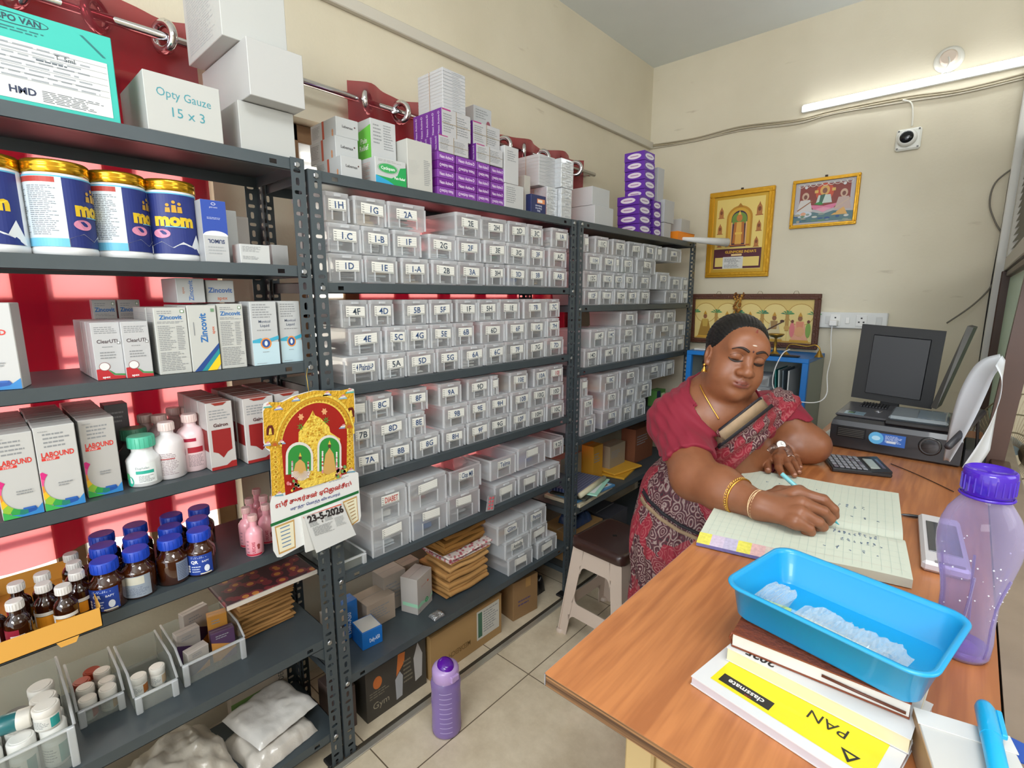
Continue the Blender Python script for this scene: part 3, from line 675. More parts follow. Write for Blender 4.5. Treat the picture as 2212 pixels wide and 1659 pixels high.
def a_gair(w, h):
    return [lines(-w*.4, h*.90, w*.42, h*.74, 4), ('t', 0, h*.665, h*.05, 'Gairon', '4b2426', 'c', 0, .03, w*.6), ('p', [(-w*.37, h*.6), (w*.37, h*.6), (w*.37, h*.28), (w*.18, h*.25), (0, h*.17), (-w*.18, h*.25), (-w*.37, h*.28)], '8e1b1c'),
            ('r', -w*.49, h*.004, w*.49, h*.05, '9a2020'), ('p', [(w*.1, h*.05), (w*.49, h*.05), (w*.49, h*.1), (w*.3, h*.1)], '9a2020'), ('p', [(-w*.3, h*.995), (w*.3, h*.995), (w*.15, h*.955), (-w*.15, h*.955)], '8e2c20')]
def a_sumol(w, h):
    return [('r', -w*.5, h*.45, w*.5, h*.998, '2648a4'), ('p', [(w*.5*cos(pi*k/12), h*.43+h*.08*sin(pi*k/12)) for k in range(13)], 'e0e2e6'), ('t', 0, h*.34, h*.062, 'SUMOL', '2c3a66', 'c', 180, .03, w*.68), lines(-w*.35, h*.27, w*.35, h*.12, 3, 'a4a8ac'),
            ('t', 0, h*.88, h*.03, 'con-sol', 'd4daf0', 'c', 180), lines(-w*.3, h*.73, w*.3, h*.69, 2, 'b8c2e4'), ('o', 0, h*.94, w*.09, h*.022, w*.02, 'd4daf0')]
def a_plain(w, h): return [lines(-w*.42, h*.9, w*.2, h*.6, 5), lines(-w*.42, h*.4, w*.1, h*.2, 3)]
def a_text(s, col, k=.16, y=.55, extra=()):
    return lambda w, h: [('t', 0, h*y, h*k, s, col, 'c', 0, .02, w*.8)]+[e if not callable(e) else e(w, h) for e in extra]
def s_print(d, h): return [lines(d*.08, h*.93, d*.92, h*.08, 26, 'b0b3b5')]
def s_rust(d, h): return [('r', d*.62, h*.1, d*.72, h*.98, 'b4462e')]
def dim(c, k=.86): return ''.join('%02x' % int(int(c[i:i+2], 16)*(k if min(c[j:j+2] for j in (0, 2, 4)) > 'a8' else 1)) for i in (0, 2, 4))
def carton(name, label, cat, uL, uR, vT, zb, x=-1.352, d=.05, col='dcdedc', front=None, side=None, top=None, rz=0, h=None, group=None, w=None, y=None, key=None, flap=True):
    y0 = Yu(uL, x, zb) if y is None else y-w/2; y1 = Yu(uR, x, zb) if y is None else y+w/2
    w = y1-y0
    if h is None: h = Zv(vT, x, (y0+y1)/2)-zb
    t = tag(carton_mesh(name, w, h, d, col, front, side, top, flap), label, cat, group); t.location = (x, (y0+y1)/2, zb+.0006); t.rotation_euler.z = rz
    t['w'] = 0; del t['w']
    return t, y0, y1, h
def carton_mesh(name, w, h, d, col, front, side, top, flap=True):
    mb = MB(); mb.box(-d, 0, -w/2, w/2, 0, h, M(dim(col), .5), min(.0012, w*.02))
    if front: art(mb, panel((0, 0, 0), (0, 1, 0), (0, 0, 1)), front(w, h))
    if side: art(mb, panel((-d, -w/2, 0), (1, 0, 0), (0, 0, 1)), side(d, h))
    if top: art(mb, panel((0, -w/2, h), (-1, 0, 0), (0, 1, 0)), [(i) for i in top(d, w)])
    if name == 'tonic_carton': mb.add([(-d+.002, -w/2+.002, h+.0002), (-.001, -w/2+.002, h+.0002), (-.001, w/2-.002, h+.0002), (-d+.002, w/2-.002, h+.0002)], [(0, 1, 2, 3)], M('a56a62', .5))
    if flap: mb.box(-d*.52, -d*.5, -w/2+.002, w/2-.002, h+.0001, h+.0004, M('9c9a96', .6))
    return mb.build(name)
def crow(o, y, x, z=None, label=None, group=None, jit=0):
    c = o.copy(); COL.objects.link(c); c.location = (x, y, o.location.z if z is None else z)
    if jit: c.rotation_euler.z = random.uniform(-jit, jit)
    if label: c['label'] = label
    if group: c['group'] = group
    return c
# ---- left rack, top shelf
z = ZA[0]
def a_dispo(w, h):
    return [('t', w*.5-.143, h*.90, h*.065, 'DISPO VAN', '173f4c', 'c', 0, .03, .078), ('o', w*.5-.145, h*.90, .05, h*.06, .0014, '173f4c'), lines(w*.5-.19, h*.82, w*.5-.085, h*.76, 2, '1c6f70'), ('p', [(w*.5-.05, h*.93), (w*.5-.045, h*.93), (w*.5-.012, h*.74), (w*.5-.017, h*.74)], '1c6f70'),
            ('r', w*.5-.205, h*.05, w*.5-.012, h*.68, 'dfe2e2'), lines(w*.5-.195, h*.66, w*.5-.02, h*.27, 8, '9aa0a6'), ('t', w*.5-.092, h*.6, h*.05, 'T  5ml', '39434c', 'l', 0, .01), lines(w*.5-.12, h*.54, w*.5-.07, h*.5, 1, '5a646e'),
            ('t', w*.5-.145, h*.15, h*.075, 'HMD', '2a3452', 'c', 0, .03), lines(w*.5-.118, h*.2, w*.5-.02, h*.07, 7, '6a7078')]+[('r', w*.5-.203, h*(.63-.07*k), w*.5-.014, h*(.63-.07*k)-.0006, '8a9096') for k in range(6)]
carton('syringe_carton', 'bright turquoise carton with a white printed label on the top shelf of the left rack', 'carton', -110, 262, 30, z, -1.352, .12, '33b9ac', a_dispo, None)
carton('medicine_carton', 'white carton with green edges behind the turquoise carton on the left rack', 'carton', 60, 205, 60, z, -1.52, .1, 'd9dcd4', lambda w, h: [('r', -w*.5, h*.95, w*.5, h, '7fae4c'), ('r', w*.44, 0, w*.5, h, '7fae4c')], None, h=.215)
o, *_ = carton('gauze_carton', 'white carton with blue handwriting beside the turquoise carton', 'carton', 321, 484, 172, z, -1.345, .2, 'd9dbd8', lambda w, h: [('t', 0, h*.68, h*.15, 'Opty Gauze', '3f8f9c', 'c', -2, .0, w*.72), ('t', w*.02, h*.38, h*.17, '15 x 3', '3f8f9c', 'c', 0)], None)
o, y0, y1, ha = carton('plain_carton', 'plain white carton at the bottom of the pile of three on the left rack', 'carton', 522, 640, 232, z, -1.36, .22, 'd3d5d3', None, None, group='white cartons piled at the end of the left rack')
o, y0, y1, hb = carton('plain_carton', 'plain white carton in the middle of the pile of three on the left rack', 'carton', 541, 660, 100, z+ha+.002, -1.31, .30, 'd6d8d6', None, None, group='white cartons piled at the end of the left rack')
carton('plain_carton', 'white carton with printed side on top of the pile of three on the left rack', 'carton', 480, 622, -80, z+ha+hb+.004, -1.35, .24, 'd8dad8', None, s_print, group='white cartons piled at the end of the left rack')
# ---- left rack, second shelf: tins of powder
z = ZA[1]
tin = M('e6e8ea', .3); gold = M('d6a42c', .18, .85); navy = M('1d2a6c', .28, coat=.5)
def tin_art(a):
    r = .0525; f = cyl(0, 0, r, .016, a); H = .135
    it = [('r', -.055, 0, .060, H, '22317a'), ('r', -.175, 0, -.055, H, 'd3dfe8'), ('r', -.17, H*.9, -.065, H*.975, 'b03a30'), ('r', -.175, H*.98, .06, H, '62b6dc'), ('r', -.175, 0, -.055, H*.12, '6fbfe0')]
    it += [lines(-.168, H*.86, -.12, H*.16, 26, '7d858c'), lines(-.115, H*.86, -.065, H*.16, 26, '7d858c')]
    it += [('t', 0, H*.56, H*.2, 'mom', 'e2bf28', 'c', 0, .06), ('r', -.02, H*.44, .022, H*.455, '6fbfe0'), ('e', -.028, H*.33, .017, H*.075, 'dc8fae')]
    for k, (x, s) in enumerate(((-.012, .7), (0, 1), (.011, .85))):
        it += [('e', x, H*(.68+.17*s), .0035, .0035, 'c79a30'), ('p', [(x-.005, H*.68), (x+.005, H*.68), (x+.004, H*(.66+.14*s)), (x-.004, H*(.66+.14*s))], 'c79a30')]
    it.append(('p', [(-.055, 0), (.06, 0), (.06, H*.08), (.045, H*.34), (.03, H*.14), (.012, H*.2), (-.01, H*.1), (-.03, H*.2), (-.055, H*.12)], 'e8ecf0'))
    return f, it
def make_tin(label, u0, u1, x, a):
    y = (Yu(u0, x, z)+Yu(u1, x, z))/2
    t = thing('powder_tin', label, 'tin', (x, y, z+.0006), 0, 'gold-lidded tins on the left rack')
    mb = MB(); mb.lathe([(.050, 0), (.053, .004), (.053, .012), (.0518, .015), (.0518, .153), (.050, .158)], tin, 40); f, it = tin_art(a); art(mb, f, it, sub=.006, z0=.0002); mb.build('tin_body', t)
    mb = MB(); mb.lathe([(.0515, .156), (.0532, .158), (.0532, .168), (.0525, .170), (.0532, .172), (.0532, .178), (.050, .181), (.046, .1805), (.044, .178)], gold, 40); mb.build('lid', t)
a0 = -.55
make_tin('leftmost gold-lidded tin on the left rack, cut by the photo edge', -66, 50, -1.42, -.25)
make_tin('gold-lidded tin second from the left, its pale ingredient panel facing out', 82, 206, -1.405, 1.05)
make_tin('gold-lidded tin third from the left, standing slightly farther back', 216, 324, -1.43, 1.0)
make_tin('gold-lidded tin at the right end of its row beside the blue and white carton', 332, 428, -1.435, -.15)
carton('medicine_carton', 'blue and white upright carton standing beside the last gold-lidded tin', 'carton', 445, 498, 433, z, -1.362, .05, 'd6d9da', a_sumol, None)
carton('medicine_carton', 'grey and white carton just behind the blue and white upright carton', 'carton', 492, 520, 455, z, -1.43, .05, 'c2c4c4', None, None)
carton('medicine_carton', 'small grey carton with upside-down print behind the flat white carton', 'carton', 505, 545, 468, z, -1.50, .05, 'b9b2ac', lambda w, h: [('t', 0, h*.4, h*.1, 'SUMOL', '6a5a58', 'c', 180, .02, w*.7)], None)
carton('medicine_carton', 'small white carton lying flat near the post on the second shelf of the left rack', 'carton', 521, 585, 529, z, -1.35, .05, 'dfe2e2', a_plain, None)
carton('medicine_carton', 'second small white carton lying behind the flat one near the rack post', 'carton', 590, 625, 530, z, -1.45, .06, 'd6d8d8', None, None)
# ---- left rack, third shelf
z = ZA[2]
carton('syrup_carton', 'tall white syrup carton with red word and rainbow base alone at the left end', 'carton', -95, 52, 655, z, -1.36, .06, 'dcdedd', a_labound, None, rz=-.28)
def column(name, cat, uL, uR, vT, x, d, col, fr, sd, n, lab, group, gap=.0025, jit=.012, h=None, lab_front=None):
    o, y0, y1, hh = carton(name, (lab_front or lab) , cat, uL, uR, vT, z, x, d, col, fr, sd, h=h, group=group)
    for k in range(1, n):
        crow(o, (y0+y1)/2+random.uniform(-.001, .001), x-k*(d+gap), label=lab+', '+ORD[k]+' from the front', group=group)
    o['label'] = lab+', at the front'
    return o, y0, y1, hh
G1 = 'small white and red cartons on the third shelf'
column('medicine_carton', 'carton', 211, 273, 697, -1.36, .052, 'd8d9db', a_clear, None, 4, 'red-based white carton, left column of the pair, third shelf', G1)
column('medicine_carton', 'carton', 275, 333, 695, -1.352, .052, 'd8d9db', a_clear, None, 4, 'red-based white carton, right column of the pair, third shelf', G1)
G2 = 'tall white cartons with blue lettering'
column('medicine_carton', 'carton', 347, 416, 665, -1.352, .06, 'dadcd8', a_zinc, s_print, 3, 'tall white blue-lettered carton, column left of the striped one', G2)
column('medicine_carton', 'carton', 418, 479, 660, -1.35, .06, 'dadcd8', a_zincs, None, 3, 'tall white carton with diagonal blue teal yellow stripes', G2)
o, y0, y1, hz = column('medicine_carton', 'carton', 481, 535, 657, -1.354, .06, 'dadcd8', a_zinc, None, 3, 'tall white blue-lettered carton, column right of the striped one', G2)
G3 = 'tall white cartons with orange disc'
column('medicine_carton', 'carton', 550, 606, 652, -1.352, .055, 'd9dcdd', a_movi, s_print, 3, 'tall pale carton with orange disc, left column beside the post', G3)
column('medicine_carton', 'carton', 610, 655, 651, -1.362, .055, 'd9dcdd', a_movi, s_print, 3, 'tall pale carton with orange disc, right column touching the post', G3)
carton('medicine_carton', 'pale carton with sideways blue lettering lying on the tall cartons', 'carton', 384, 445, 606, z+hz+.003, -1.40, .12, 'c4c6c6', lambda w, h: [('t', w*.0, h*.5, w*.17, 'Zincovit', '4a6ea6', 'c', 90, .02, h*.85), ('t', -w*.28, h*.5, w*.1, 'apex', 'b07050', 'c', 90)], None, h=.058)
carton('medicine_carton', 'pale carton with upright blue lettering lying on the tall cartons near the post', 'carton', 448, 508, 608, z+hz+.003, -1.41, .12, 'c6c8c8', lambda w, h: [('t', 0, h*.55, h*.22, 'Zincovit', '3a5f9c', 'c', 0, .03, w*.85), ('t', w*.05, h*.2, h*.16, 'apex', 'b8603a', 'c', 0, .01)], None, h=.055)
for k, (a, b, xx) in enumerate(((218, 268, -1.60), (272, 318, -1.60))):
    carton('medicine_carton', ['pale carton at the back of the third shelf behind the left red-based column', 'pale carton at the back of the third shelf behind the right red-based column'][k], 'carton', a, b, 648, z, xx, .03, 'c9cac8', a_zinc, None, h=.168, group=G2)
# ---- left rack, fourth shelf
z = ZA[3]
G4 = 'tall white cartons with rainbow base on the fourth shelf'
column('syrup_carton', 'carton', 8, 97, 938, -1.347, .052, 'dcdcda', a_labound, None, 5, 'white carton with rainbow base on fourth shelf, left column', G4)
column('syrup_carton', 'carton', 99, 186, 920, -1.347, .052, 'dcdcda', a_labound, None, 5, 'white carton with rainbow base on fourth shelf, middle column', G4)
column('syrup_carton', 'carton', 192, 267, 905, -1.37, .052, 'd2d0cc', a_labound, None, 5, 'white carton with rainbow base on fourth shelf, right column', G4)
carton('medicine_carton', 'dark grey carton at the back behind the green-capped bottle', 'carton', 243, 292, 862, z, -1.56, .05, '77757a', lambda w, h: [lines(-w*.35, h*.9, w*.3, h*.7, 3, 'b0b0b4')], None, h=.165)
G5 = 'dark red and white cartons on the fourth shelf'
for ci, (a, b, xx) in enumerate(((458, 513, -1.36), (536, 600, -1.352), (603, 655, -1.36))):
    column('tonic_carton', 'carton', a, b, 868, xx, .055, 'd9d4d2', a_gair, lambda d, h: [('r', d*.1, h*.28, d*.9, h*.6, '7d1a1a')], 4, 'white carton with dark red shield, %s column on fourth shelf' % ['left', 'middle', 'right'][ci], G5, h=.172)
# bottles on the fourth shelf
def bottle(name, label, cat, x, y, z, r, H, neck, capc, bodym, arts=None, cap_h=.022, cap_r=None, group=None, sh=.72, caprough=.4, ribs=True, a0=-.55):
    t = thing(name, label, cat, (x, y, z+.0006), 0, group); cap_r = cap_r or neck*1.25
    mb = MB(); hb = H-cap_h; mb.lathe([(r*.9, 0), (r, .003), (r, hb*sh), (r*.94, hb*(sh+.06)), (r*.75, hb*(sh+.14)), (neck*1.05, hb*(sh+.2)), (neck, hb*(sh+.22)), (neck, hb-.001)], bodym, 28)
    if arts: art(mb, cyl(0, 0, r, .004, a0), arts(r, hb*sh-.006), sub=.004, z0=.0002)
    mb.build('bottle_body', t)
    mb = MB(); capm = M(capc, caprough); mb.lathe([(cap_r, hb), (cap_r, H-.002), (cap_r*.93, H)], capm, 24)
    if ribs:
        for k in range(20):
            a = 2*pi*k/20; mb.box(cap_r*cos(a)-.0005, cap_r*cos(a)+.0005, cap_r*sin(a)-.0005, cap_r*sin(a)+.0005, hb+.001, H-.003, capm)
    mb.build('cap', t); return t
def YY(u, x, z): return Yu(u, x, z)
whp = M('dddfe0', .3, coat=.3); pinkb = M('ecd0d4', .3, coat=.3); amber = M('3a1806', .08, coat=1)
def la_green(r, H): return [('r', -.02, H*.1, .035, H*.98, 'e3e8e8'), ('t', .008, H*.78, H*.1, 'Duphalac', '45686a', 'c', 0, .0, .035), ('r', -.005, H*.52, .03, H*.66, '2aa894'), ('e', -.02, H*.2, .009, .012, '2fb49a'), ('e', -.026, H*.42, .006, .007, '55b87a'), lines(.0, H*.45, .03, H*.15, 6)]
x = -1.39; bottle('syrup_bottle', 'white bottle with a wide green cap at the front of the fourth shelf', 'bottle', x, YY(316, x, z), z, .0335, .115, .021, '4db496', whp, la_green, .026, .0265, sh=.66)
x = -1.46; bottle('syrup_bottle', 'dark bottle with a green cap standing behind the green-capped white one', 'bottle', x, YY(300, x, z), z, .033, .12, .021, '2f6a50', M('3b3f3c', .3), None, .026, .0265, sh=.66)
def la_pink(r, H): return [('r', -.035, H*.05, -.018, H*.9, 'd9b4c0'), lines(-.01, H*.8, .03, H*.1, 14, '9a8a90'), ('r', -.008, H*.6, .022, H*.63, 'a8383c')]
x = -1.40; bottle('syrup_bottle', 'plain white tall bottle beside the green-capped one on the fourth shelf', 'bottle', x, YY(371, x, z), z, .033, .135, .0135, 'e0cfcc', M('e2dcde', .3, coat=.3), la_pink, .02, .0165)
def la_red(r, H): return [('r', -.04, H*.5, -.005, H*.7, '7a1028'), ('r', -.035, H*.9, .02, H*1.0, 'a8183c'), ('r', .0, H*.55, .034, H*.72, 'a82434'), lines(.0, H*.5, .033, H*.12, 10, '8a7a80')]
x = -1.42; bottle('syrup_bottle', 'tall white bottle with crimson bands next to the white carton with red shield', 'bottle', x, YY(420, x, z), z, .033, .142, .0135, 'e0c8c4', pinkb, la_red, .02, .0165)
for k, (u, xx) in enumerate(((326, -1.53), (356, -1.50), (385, -1.57), (418, -1.55))):
    bottle('syrup_bottle', ['back-row white bottle farthest left behind the green cap', 'back-row white bottle directly behind the plain white one', 'back-row white bottle with orange light beside its neck', 'back-row white bottle behind the crimson-banded one'][k], 'bottle', xx, YY(u, xx, z), z, .03, .135, .0135, 'd8b8b4', M('d8b9bc', .35), la_red if k % 2 else None, .02, .0165, group='white bottles in the back row of the fourth shelf')
# ---- left rack, fifth shelf
z = ZA[4]; G6 = 'amber bottles with blue caps'
def la_qr(r, H): return [('r', -.03, H*.02, .035, H*.98, '1e3f96'), lines(-.025, H*.93, .03, H*.82, 2, 'c9d4f0'), ('t', -.006, H*.66, H*.15, 'QR', 'f0f3fa', 'c', 0, .03), ('t', .018, H*.66, H*.09, 'BAPY', 'e3e8f6', 'c', 0, .01, .02)]+[('e', -.02, H*(.45-.12*k), .003, .003, 'e3e8f6') for k in range(3)]+[lines(-.013, H*.49, .012, H*.14, 3, 'c9d4f0'), ('e', .02, H*.3, .006, .009, 'dfe6f4'), ('r', .005, H*.05, .03, H*.1, 'e6dfc0')]
def la_qr2(r, H): return [('r', -.03, H*.02, .035, H*.98, '8d98a6'), ('r', -.015, H*.6, .022, H*.95, 'c8c6b8'), lines(-.026, H*.5, .03, H*.1, 8, '5f6a80')]
def la_qr3(r, H): return [('r', .018, H*.1, .05, H*.98, '7d8aa0'), lines(.02, H*.9, .045, H*.15, 10, '48546c')]
def qr(label, u, xx, arts, a0=-.55):
    t = bottle('amber_bottle', label, 'bottle', xx, YY(u, xx, z), z, .0335, .112, .021, '1440b4', amber, arts, .024, .0255, group=G6, sh=.68, a0=a0); return t
qr('blue-capped amber bottle with blue label at the left end of its front row', 238, -1.375, la_qr, -.6)
qr('blue-capped amber bottle with grey label, second from left in front row', 305, -1.385, la_qr2)
qr('blue-capped amber bottle with its bare side out, third in front row', 377, -1.39, la_qr3)
qr('blue-capped amber bottle with blue label at the right end of its front row', 438, -1.385, la_qr)
for r_, xx in ((0, -1.462), (1, -1.538)):
    for k, u in enumerate((238, 305, 375, 432)):
        qr('blue-capped amber bottle, %s row, %s from the left' % (['second', 'back'][r_], ORD[k]), u-[6, 2, -4, -6][k]*(1 if r_ else .5), xx, la_qr if k % 2 else None)
def la_uri(r, H): return [('r', -.02, 0, .022, H*.08, 'c02038'), ('t', .002, H*.42, r*.34, 'URICARE', 'b8304c', 'c', 90, .02, H*.6), lines(-.016, H*.85, -.008, H*.1, 4, 'b0808c'), ('e', .014, H*.5, .004, .005, '8a3a3c'), ('e', .014, H*.38, .003, .004, '8a3a3c')]
for k, (u, xx) in enumerate(((552, -1.375), (538, -1.44), (580, -1.42), (545, -1.50), (575, -1.49), (598, -1.47), (560, -1.56))):
    bottle('pink_bottle', ['pink bottle at the very front of its cluster on the fifth shelf', 'pink bottle behind and left of the front pink one', 'pink bottle right of the front one, touching the calendar', 'pink bottle third deep at the left of the cluster', 'pink bottle in the centre of the cluster', 'pink bottle at the right rear of the cluster', 'pink bottle farthest back in the cluster'][k], 'bottle', xx, YY(u, xx, z), z, .0225, .112, .0095, 'd9b0ae', M('eaa4b0', .28, coat=.3), la_uri, .016, .0115, group='pink bottles on the fifth shelf', sh=.62)
# orange tray with brown bottles
yA, yB = YY(-70, -1.30, z), YY(222, -1.30, z)
t = thing('cardboard_tray', 'open orange cardboard tray jutting out of the fifth shelf at the left', 'tray', (-1.295, (yA+yB)/2, z+.0006)); org = M('dda44a', .5)
mb = MB(); w_ = yB-yA; mb.box(-.31, 0, -w_/2, w_/2, 0, .0015, org); mb.box(-.0015, 0, -w_/2, w_/2, 0, .043, org); mb.box(-.31, -.3085, -w_/2, w_/2, 0, .043, org); mb.box(-.31, 0, -w_/2, -w_/2+.0015, 0, .043, org); mb.box(-.31, 0, w_/2-.0015, w_/2, 0, .05, org); mb.build('tray_body', t)
MB().prism([(.0008, w_*.12, .0), (.0008, w_*.30, .0), (.0008, w_*.27, -.012), (.0008, w_*.15, -.012)], (.0008, 0, 0), org).build('tab', t)
def la_or(r, H): return [('r', -.035, H*.1, -.012, H*.62, 'dce0e0'), ('r', -.012, H*.1, .022, H*.6, 'dd9020'), ('r', -.035, H*.62, .03, H*.78, 'dedcd4'), ('r', -.03, H*.3, -.018, H*.4, '463a5a')]
def la_mr(r, H): return [('r', -.035, H*.1, .01, H*.85, '8c1830'), ('r', -.004, H*.12, .018, H*.6, 'dfd8d8'), ('r', -.035, 0, .03, H*.1, 'd8e0e0')]
tb = [(-6, -1.36, la_mr), (48, -1.335, la_mr), (150, -1.335, la_or), (108, -1.375, la_or), (178, -1.385, la_or), (105, -1.43, la_or), (172, -1.44, la_or), (165, -1.495, la_or), (50, -1.42, la_mr)]
for k, (u, xx, l) in enumerate(tb):
    zz = z+.0025
    bottle('brown_bottle', ['brown bottle with dark red label cut by the left photo edge', 'brown bottle with dark red label at the front left of the tray', 'brown bottle with orange label nearest the tray front', 'brown bottle with orange label left of the tray corner, second rank', 'brown bottle with orange label by the right tray wall', 'brown bottle in the left rear of the tray', 'brown bottle third back along the right tray wall', 'brown bottle farthest back in the tray', 'brown bottle hidden behind the dark red labelled one'][k], 'bottle', xx, YY(u, xx, zz), zz, .0205, .098, .0105, 'd6d2ce', M('2a0f06', .08, coat=1), l, .017, .0135, group='brown white-capped bottles in the orange tray', sh=.66)
# ================================================================ left rack, sixth shelf: open bins
z = ZA[5]
def open_tray(name, label, x, y0, y1, d, h, z, group=None, mat=None, low=.55):
    w = y1-y0; t = thing(name, label, 'bin', (x, (y0+y1)/2, z+.0006), 0, group); mat = mat or milky('bin_plastic', 'e0e2dc', .4, .45)
    _tm = mat; mb = MB(); T = .0018; hf = h*low
    mb.box(-d, 0, -w/2, w/2, 0, T, _tm); mb.box(-d, -d+T, -w/2, w/2, T, h, _tm)
    for s in (-1, 1):
        ya, yb = (s*w/2, s*(w/2-T)); P = [(-d, ya, T), (0, ya, T), (0, ya, hf), (-d*.25, ya, h), (-d, ya, h)]
        mb.prism(P if s > 0 else P[::-1], (0, yb-ya, 0), _tm)
        mb.tube([(0, ya, hf), (-d*.25, ya, h), (-d, ya, h)], .003, LIDP, 6)
    mb.build('tray_body', t)
    mb = MB(); mb.box(-T, 0, -w/2, w/2, T, hf, _tm); mb.box(-.002, .007, -w/2, w/2, hf-.006, hf, LIDP, .002)
    for s in (-1, 1): mb.box(-.002, .008, s*w/2-s*.014, s*w/2, -.0, hf, LIDP, .002)
    mb.build('front_lip', t)
    return t
BM = milky('bin_plastic', 'd8dcd8', .74, .5)
gB = 'open plastic bins on the sixth shelf'
open_tray('open_bin', 'large open clear bin packed with white jars at the bottom left corner', -1.36, -.10, .068, .25, .13, z, gB, BM, .75)
open_tray('open_bin', 'open clear bin holding white and orange-banded pill jars', -1.475, .082, .172, .16, .085, z, gB, BM)
open_tray('open_bin', 'open clear bin holding only two white pill jars', -1.425, .184, .276, .2, .085, z, gB, BM)
open_tray('open_bin', 'open clear bin overflowing with torn purple and orange cartons', -1.44, .292, .448, .19, .09, z, gB, BM, .7)
def la_jar(c): return lambda r, H: [('r', -.03, H*.1, .03, H*.9, 'd8d8d2'), ('r', .012, H*.1, .03, H*.9, c), lines(-.025, H*.8, .01, H*.2, 5)]
def jar(label, x, y, zz, r, H, bodyc='dcd9d2', capc='dedad2', band=None, tilt=None, group=None):
    t = thing('pill_jar', label, 'jar', (x, y, zz+.0006), 0, group)
    mb = MB(); mb.lathe([(r*.9, 0), (r, .003), (r, H*.62), (r*.94, H*.68)], M(bodyc, .35, coat=.2), 24)
    if band: art(mb, cyl(0, 0, r, .003, -.4), la_jar(band)(r, H*.58), sub=.005, z0=.0002)
    mb.build('jar_body', t)
    mb = MB(); cm = M(capc, .35); mb.lathe([(r*1.02, H*.68), (r*1.04, H*.7), (r*1.04, H*.97), (r*.96, H)], cm, 24)
    mb.lathe([(r*.8, H), (r*.78, H+.0012)], cm, 24); mb.build('cap', t)
    if tilt:
        t.rotation_euler = tilt; t.location.z += r*abs(sin(tilt[1]))*1.0+r*abs(sin(tilt[0]))
    return t
gJ = 'pill jars in the bins'
jar('left of the two white jars alone in an open clear bin', -1.50, .208, z+.002, .0175, .05, band='b06a30', group=gJ)
jar('right of the two white jars alone in an open clear bin', -1.505, .25, z+.002, .0175, .05, band='c8ae90', group=gJ)
sp = [(-1.50, .105), (-1.50, .145), (-1.538, .107), (-1.54, .15), (-1.575, .105), (-1.578, .147), (-1.61, .13)]
for k, (x, y) in enumerate(sp):
    jar('pill jar in the narrow bin, %s rank %s' % (['front', 'front', 'second', 'second', 'third', 'third', 'last'][k], ['left', 'right', 'left', 'right', 'left', 'right', 'alone'][k]), x, y, z+.0025+(.0 if k % 3 else .0), .0178, .052+(k % 3)*.004, band=['b03a1c', 'd9a04a', '9a9a94'][k % 3], capc='a8371a' if k in (4, 6) else 'dedad2', group=gJ)
spb = [(-1.40, .036), (-1.40, -.015), (-1.40, -.066), (-1.455, .036), (-1.455, -.015), (-1.455, -.066), (-1.51, .036), (-1.512, -.015), (-1.51, -.066)]
for k, (x, y) in enumerate(spb):
    jar('large white jar in the corner bin, %s rank, %s' % (['front', 'middle', 'rear'][k//3], ['right', 'centre', 'left'][k % 3]), x, y, z+.0025, .0225, .095 if k < 3 else .085, band=['2f8f88', '1e7a78', 'a04a40'][k % 3], capc='e2e2de' if k < 6 else '3a3634', bodyc='e4e6e4' if k < 6 else '2c2624', group=gJ)
jar('white jar lying on its side across the corner bin, white cap to the right', -1.43, -.06, z+.108, .02, .07, '2a6f74', 'e0dcd2', None, (radians(-90), 0, radians(-15)), gJ)
for k in range(3):
    jar('upper white jar stacked on the corner bin jars, %s one' % ['nearest', 'middle', 'rear'][k], -1.395-.05*k, .03, z+.10-(.01 if k else 0), .0225, .05, band='2f9f9c' if k != 1 else None, group=gJ)
# torn cartons in the fourth bin
pc = ['c9c0b8', '4a3050', 'bfb6ae', 'c2873a', 'cdc4bc']
def a_torn(c1, c2): return lambda w, h: [('p', [(-w*.5, 0), (w*.5, 0), (w*.5, h*.4), (-w*.5, h*.7)], c1), ('p', [(-w*.2, 0), (w*.5, 0), (w*.5, h*.3)], c2), lines(-w*.3, h*.9, w*.3, h*.75, 2)]
for k, (x, y, rz, ry, zz, w, h) in enumerate(((-1.468, .338, .2, .12, .003, .055, .07), (-1.472, .404, -.12, -.1, .003, .06, .085), (-1.525, .332, .1, .1, .003, .06, .10), (-1.525, .408, -.2, 0, .003, .05, .11), (-1.578, .37, .2, .0, .003, .07, .12))):
    o = carton_mesh('torn_carton', w, h, .028, pc[k], a_torn('4c3358' if k % 2 == 0 else 'b9803c', 'c8822e' if k % 2 == 0 else '5a4468'), None, None)
    tag(o, ['front left', 'front right', 'second left', 'second right', 'rearmost'][k]+' crumpled purple and orange carton in the overflowing bin', 'carton', 'torn cartons in the overflowing bin'); o.location = (x, y, z+zz+.0005); o.rotation_euler = (0, ry*.5, rz)
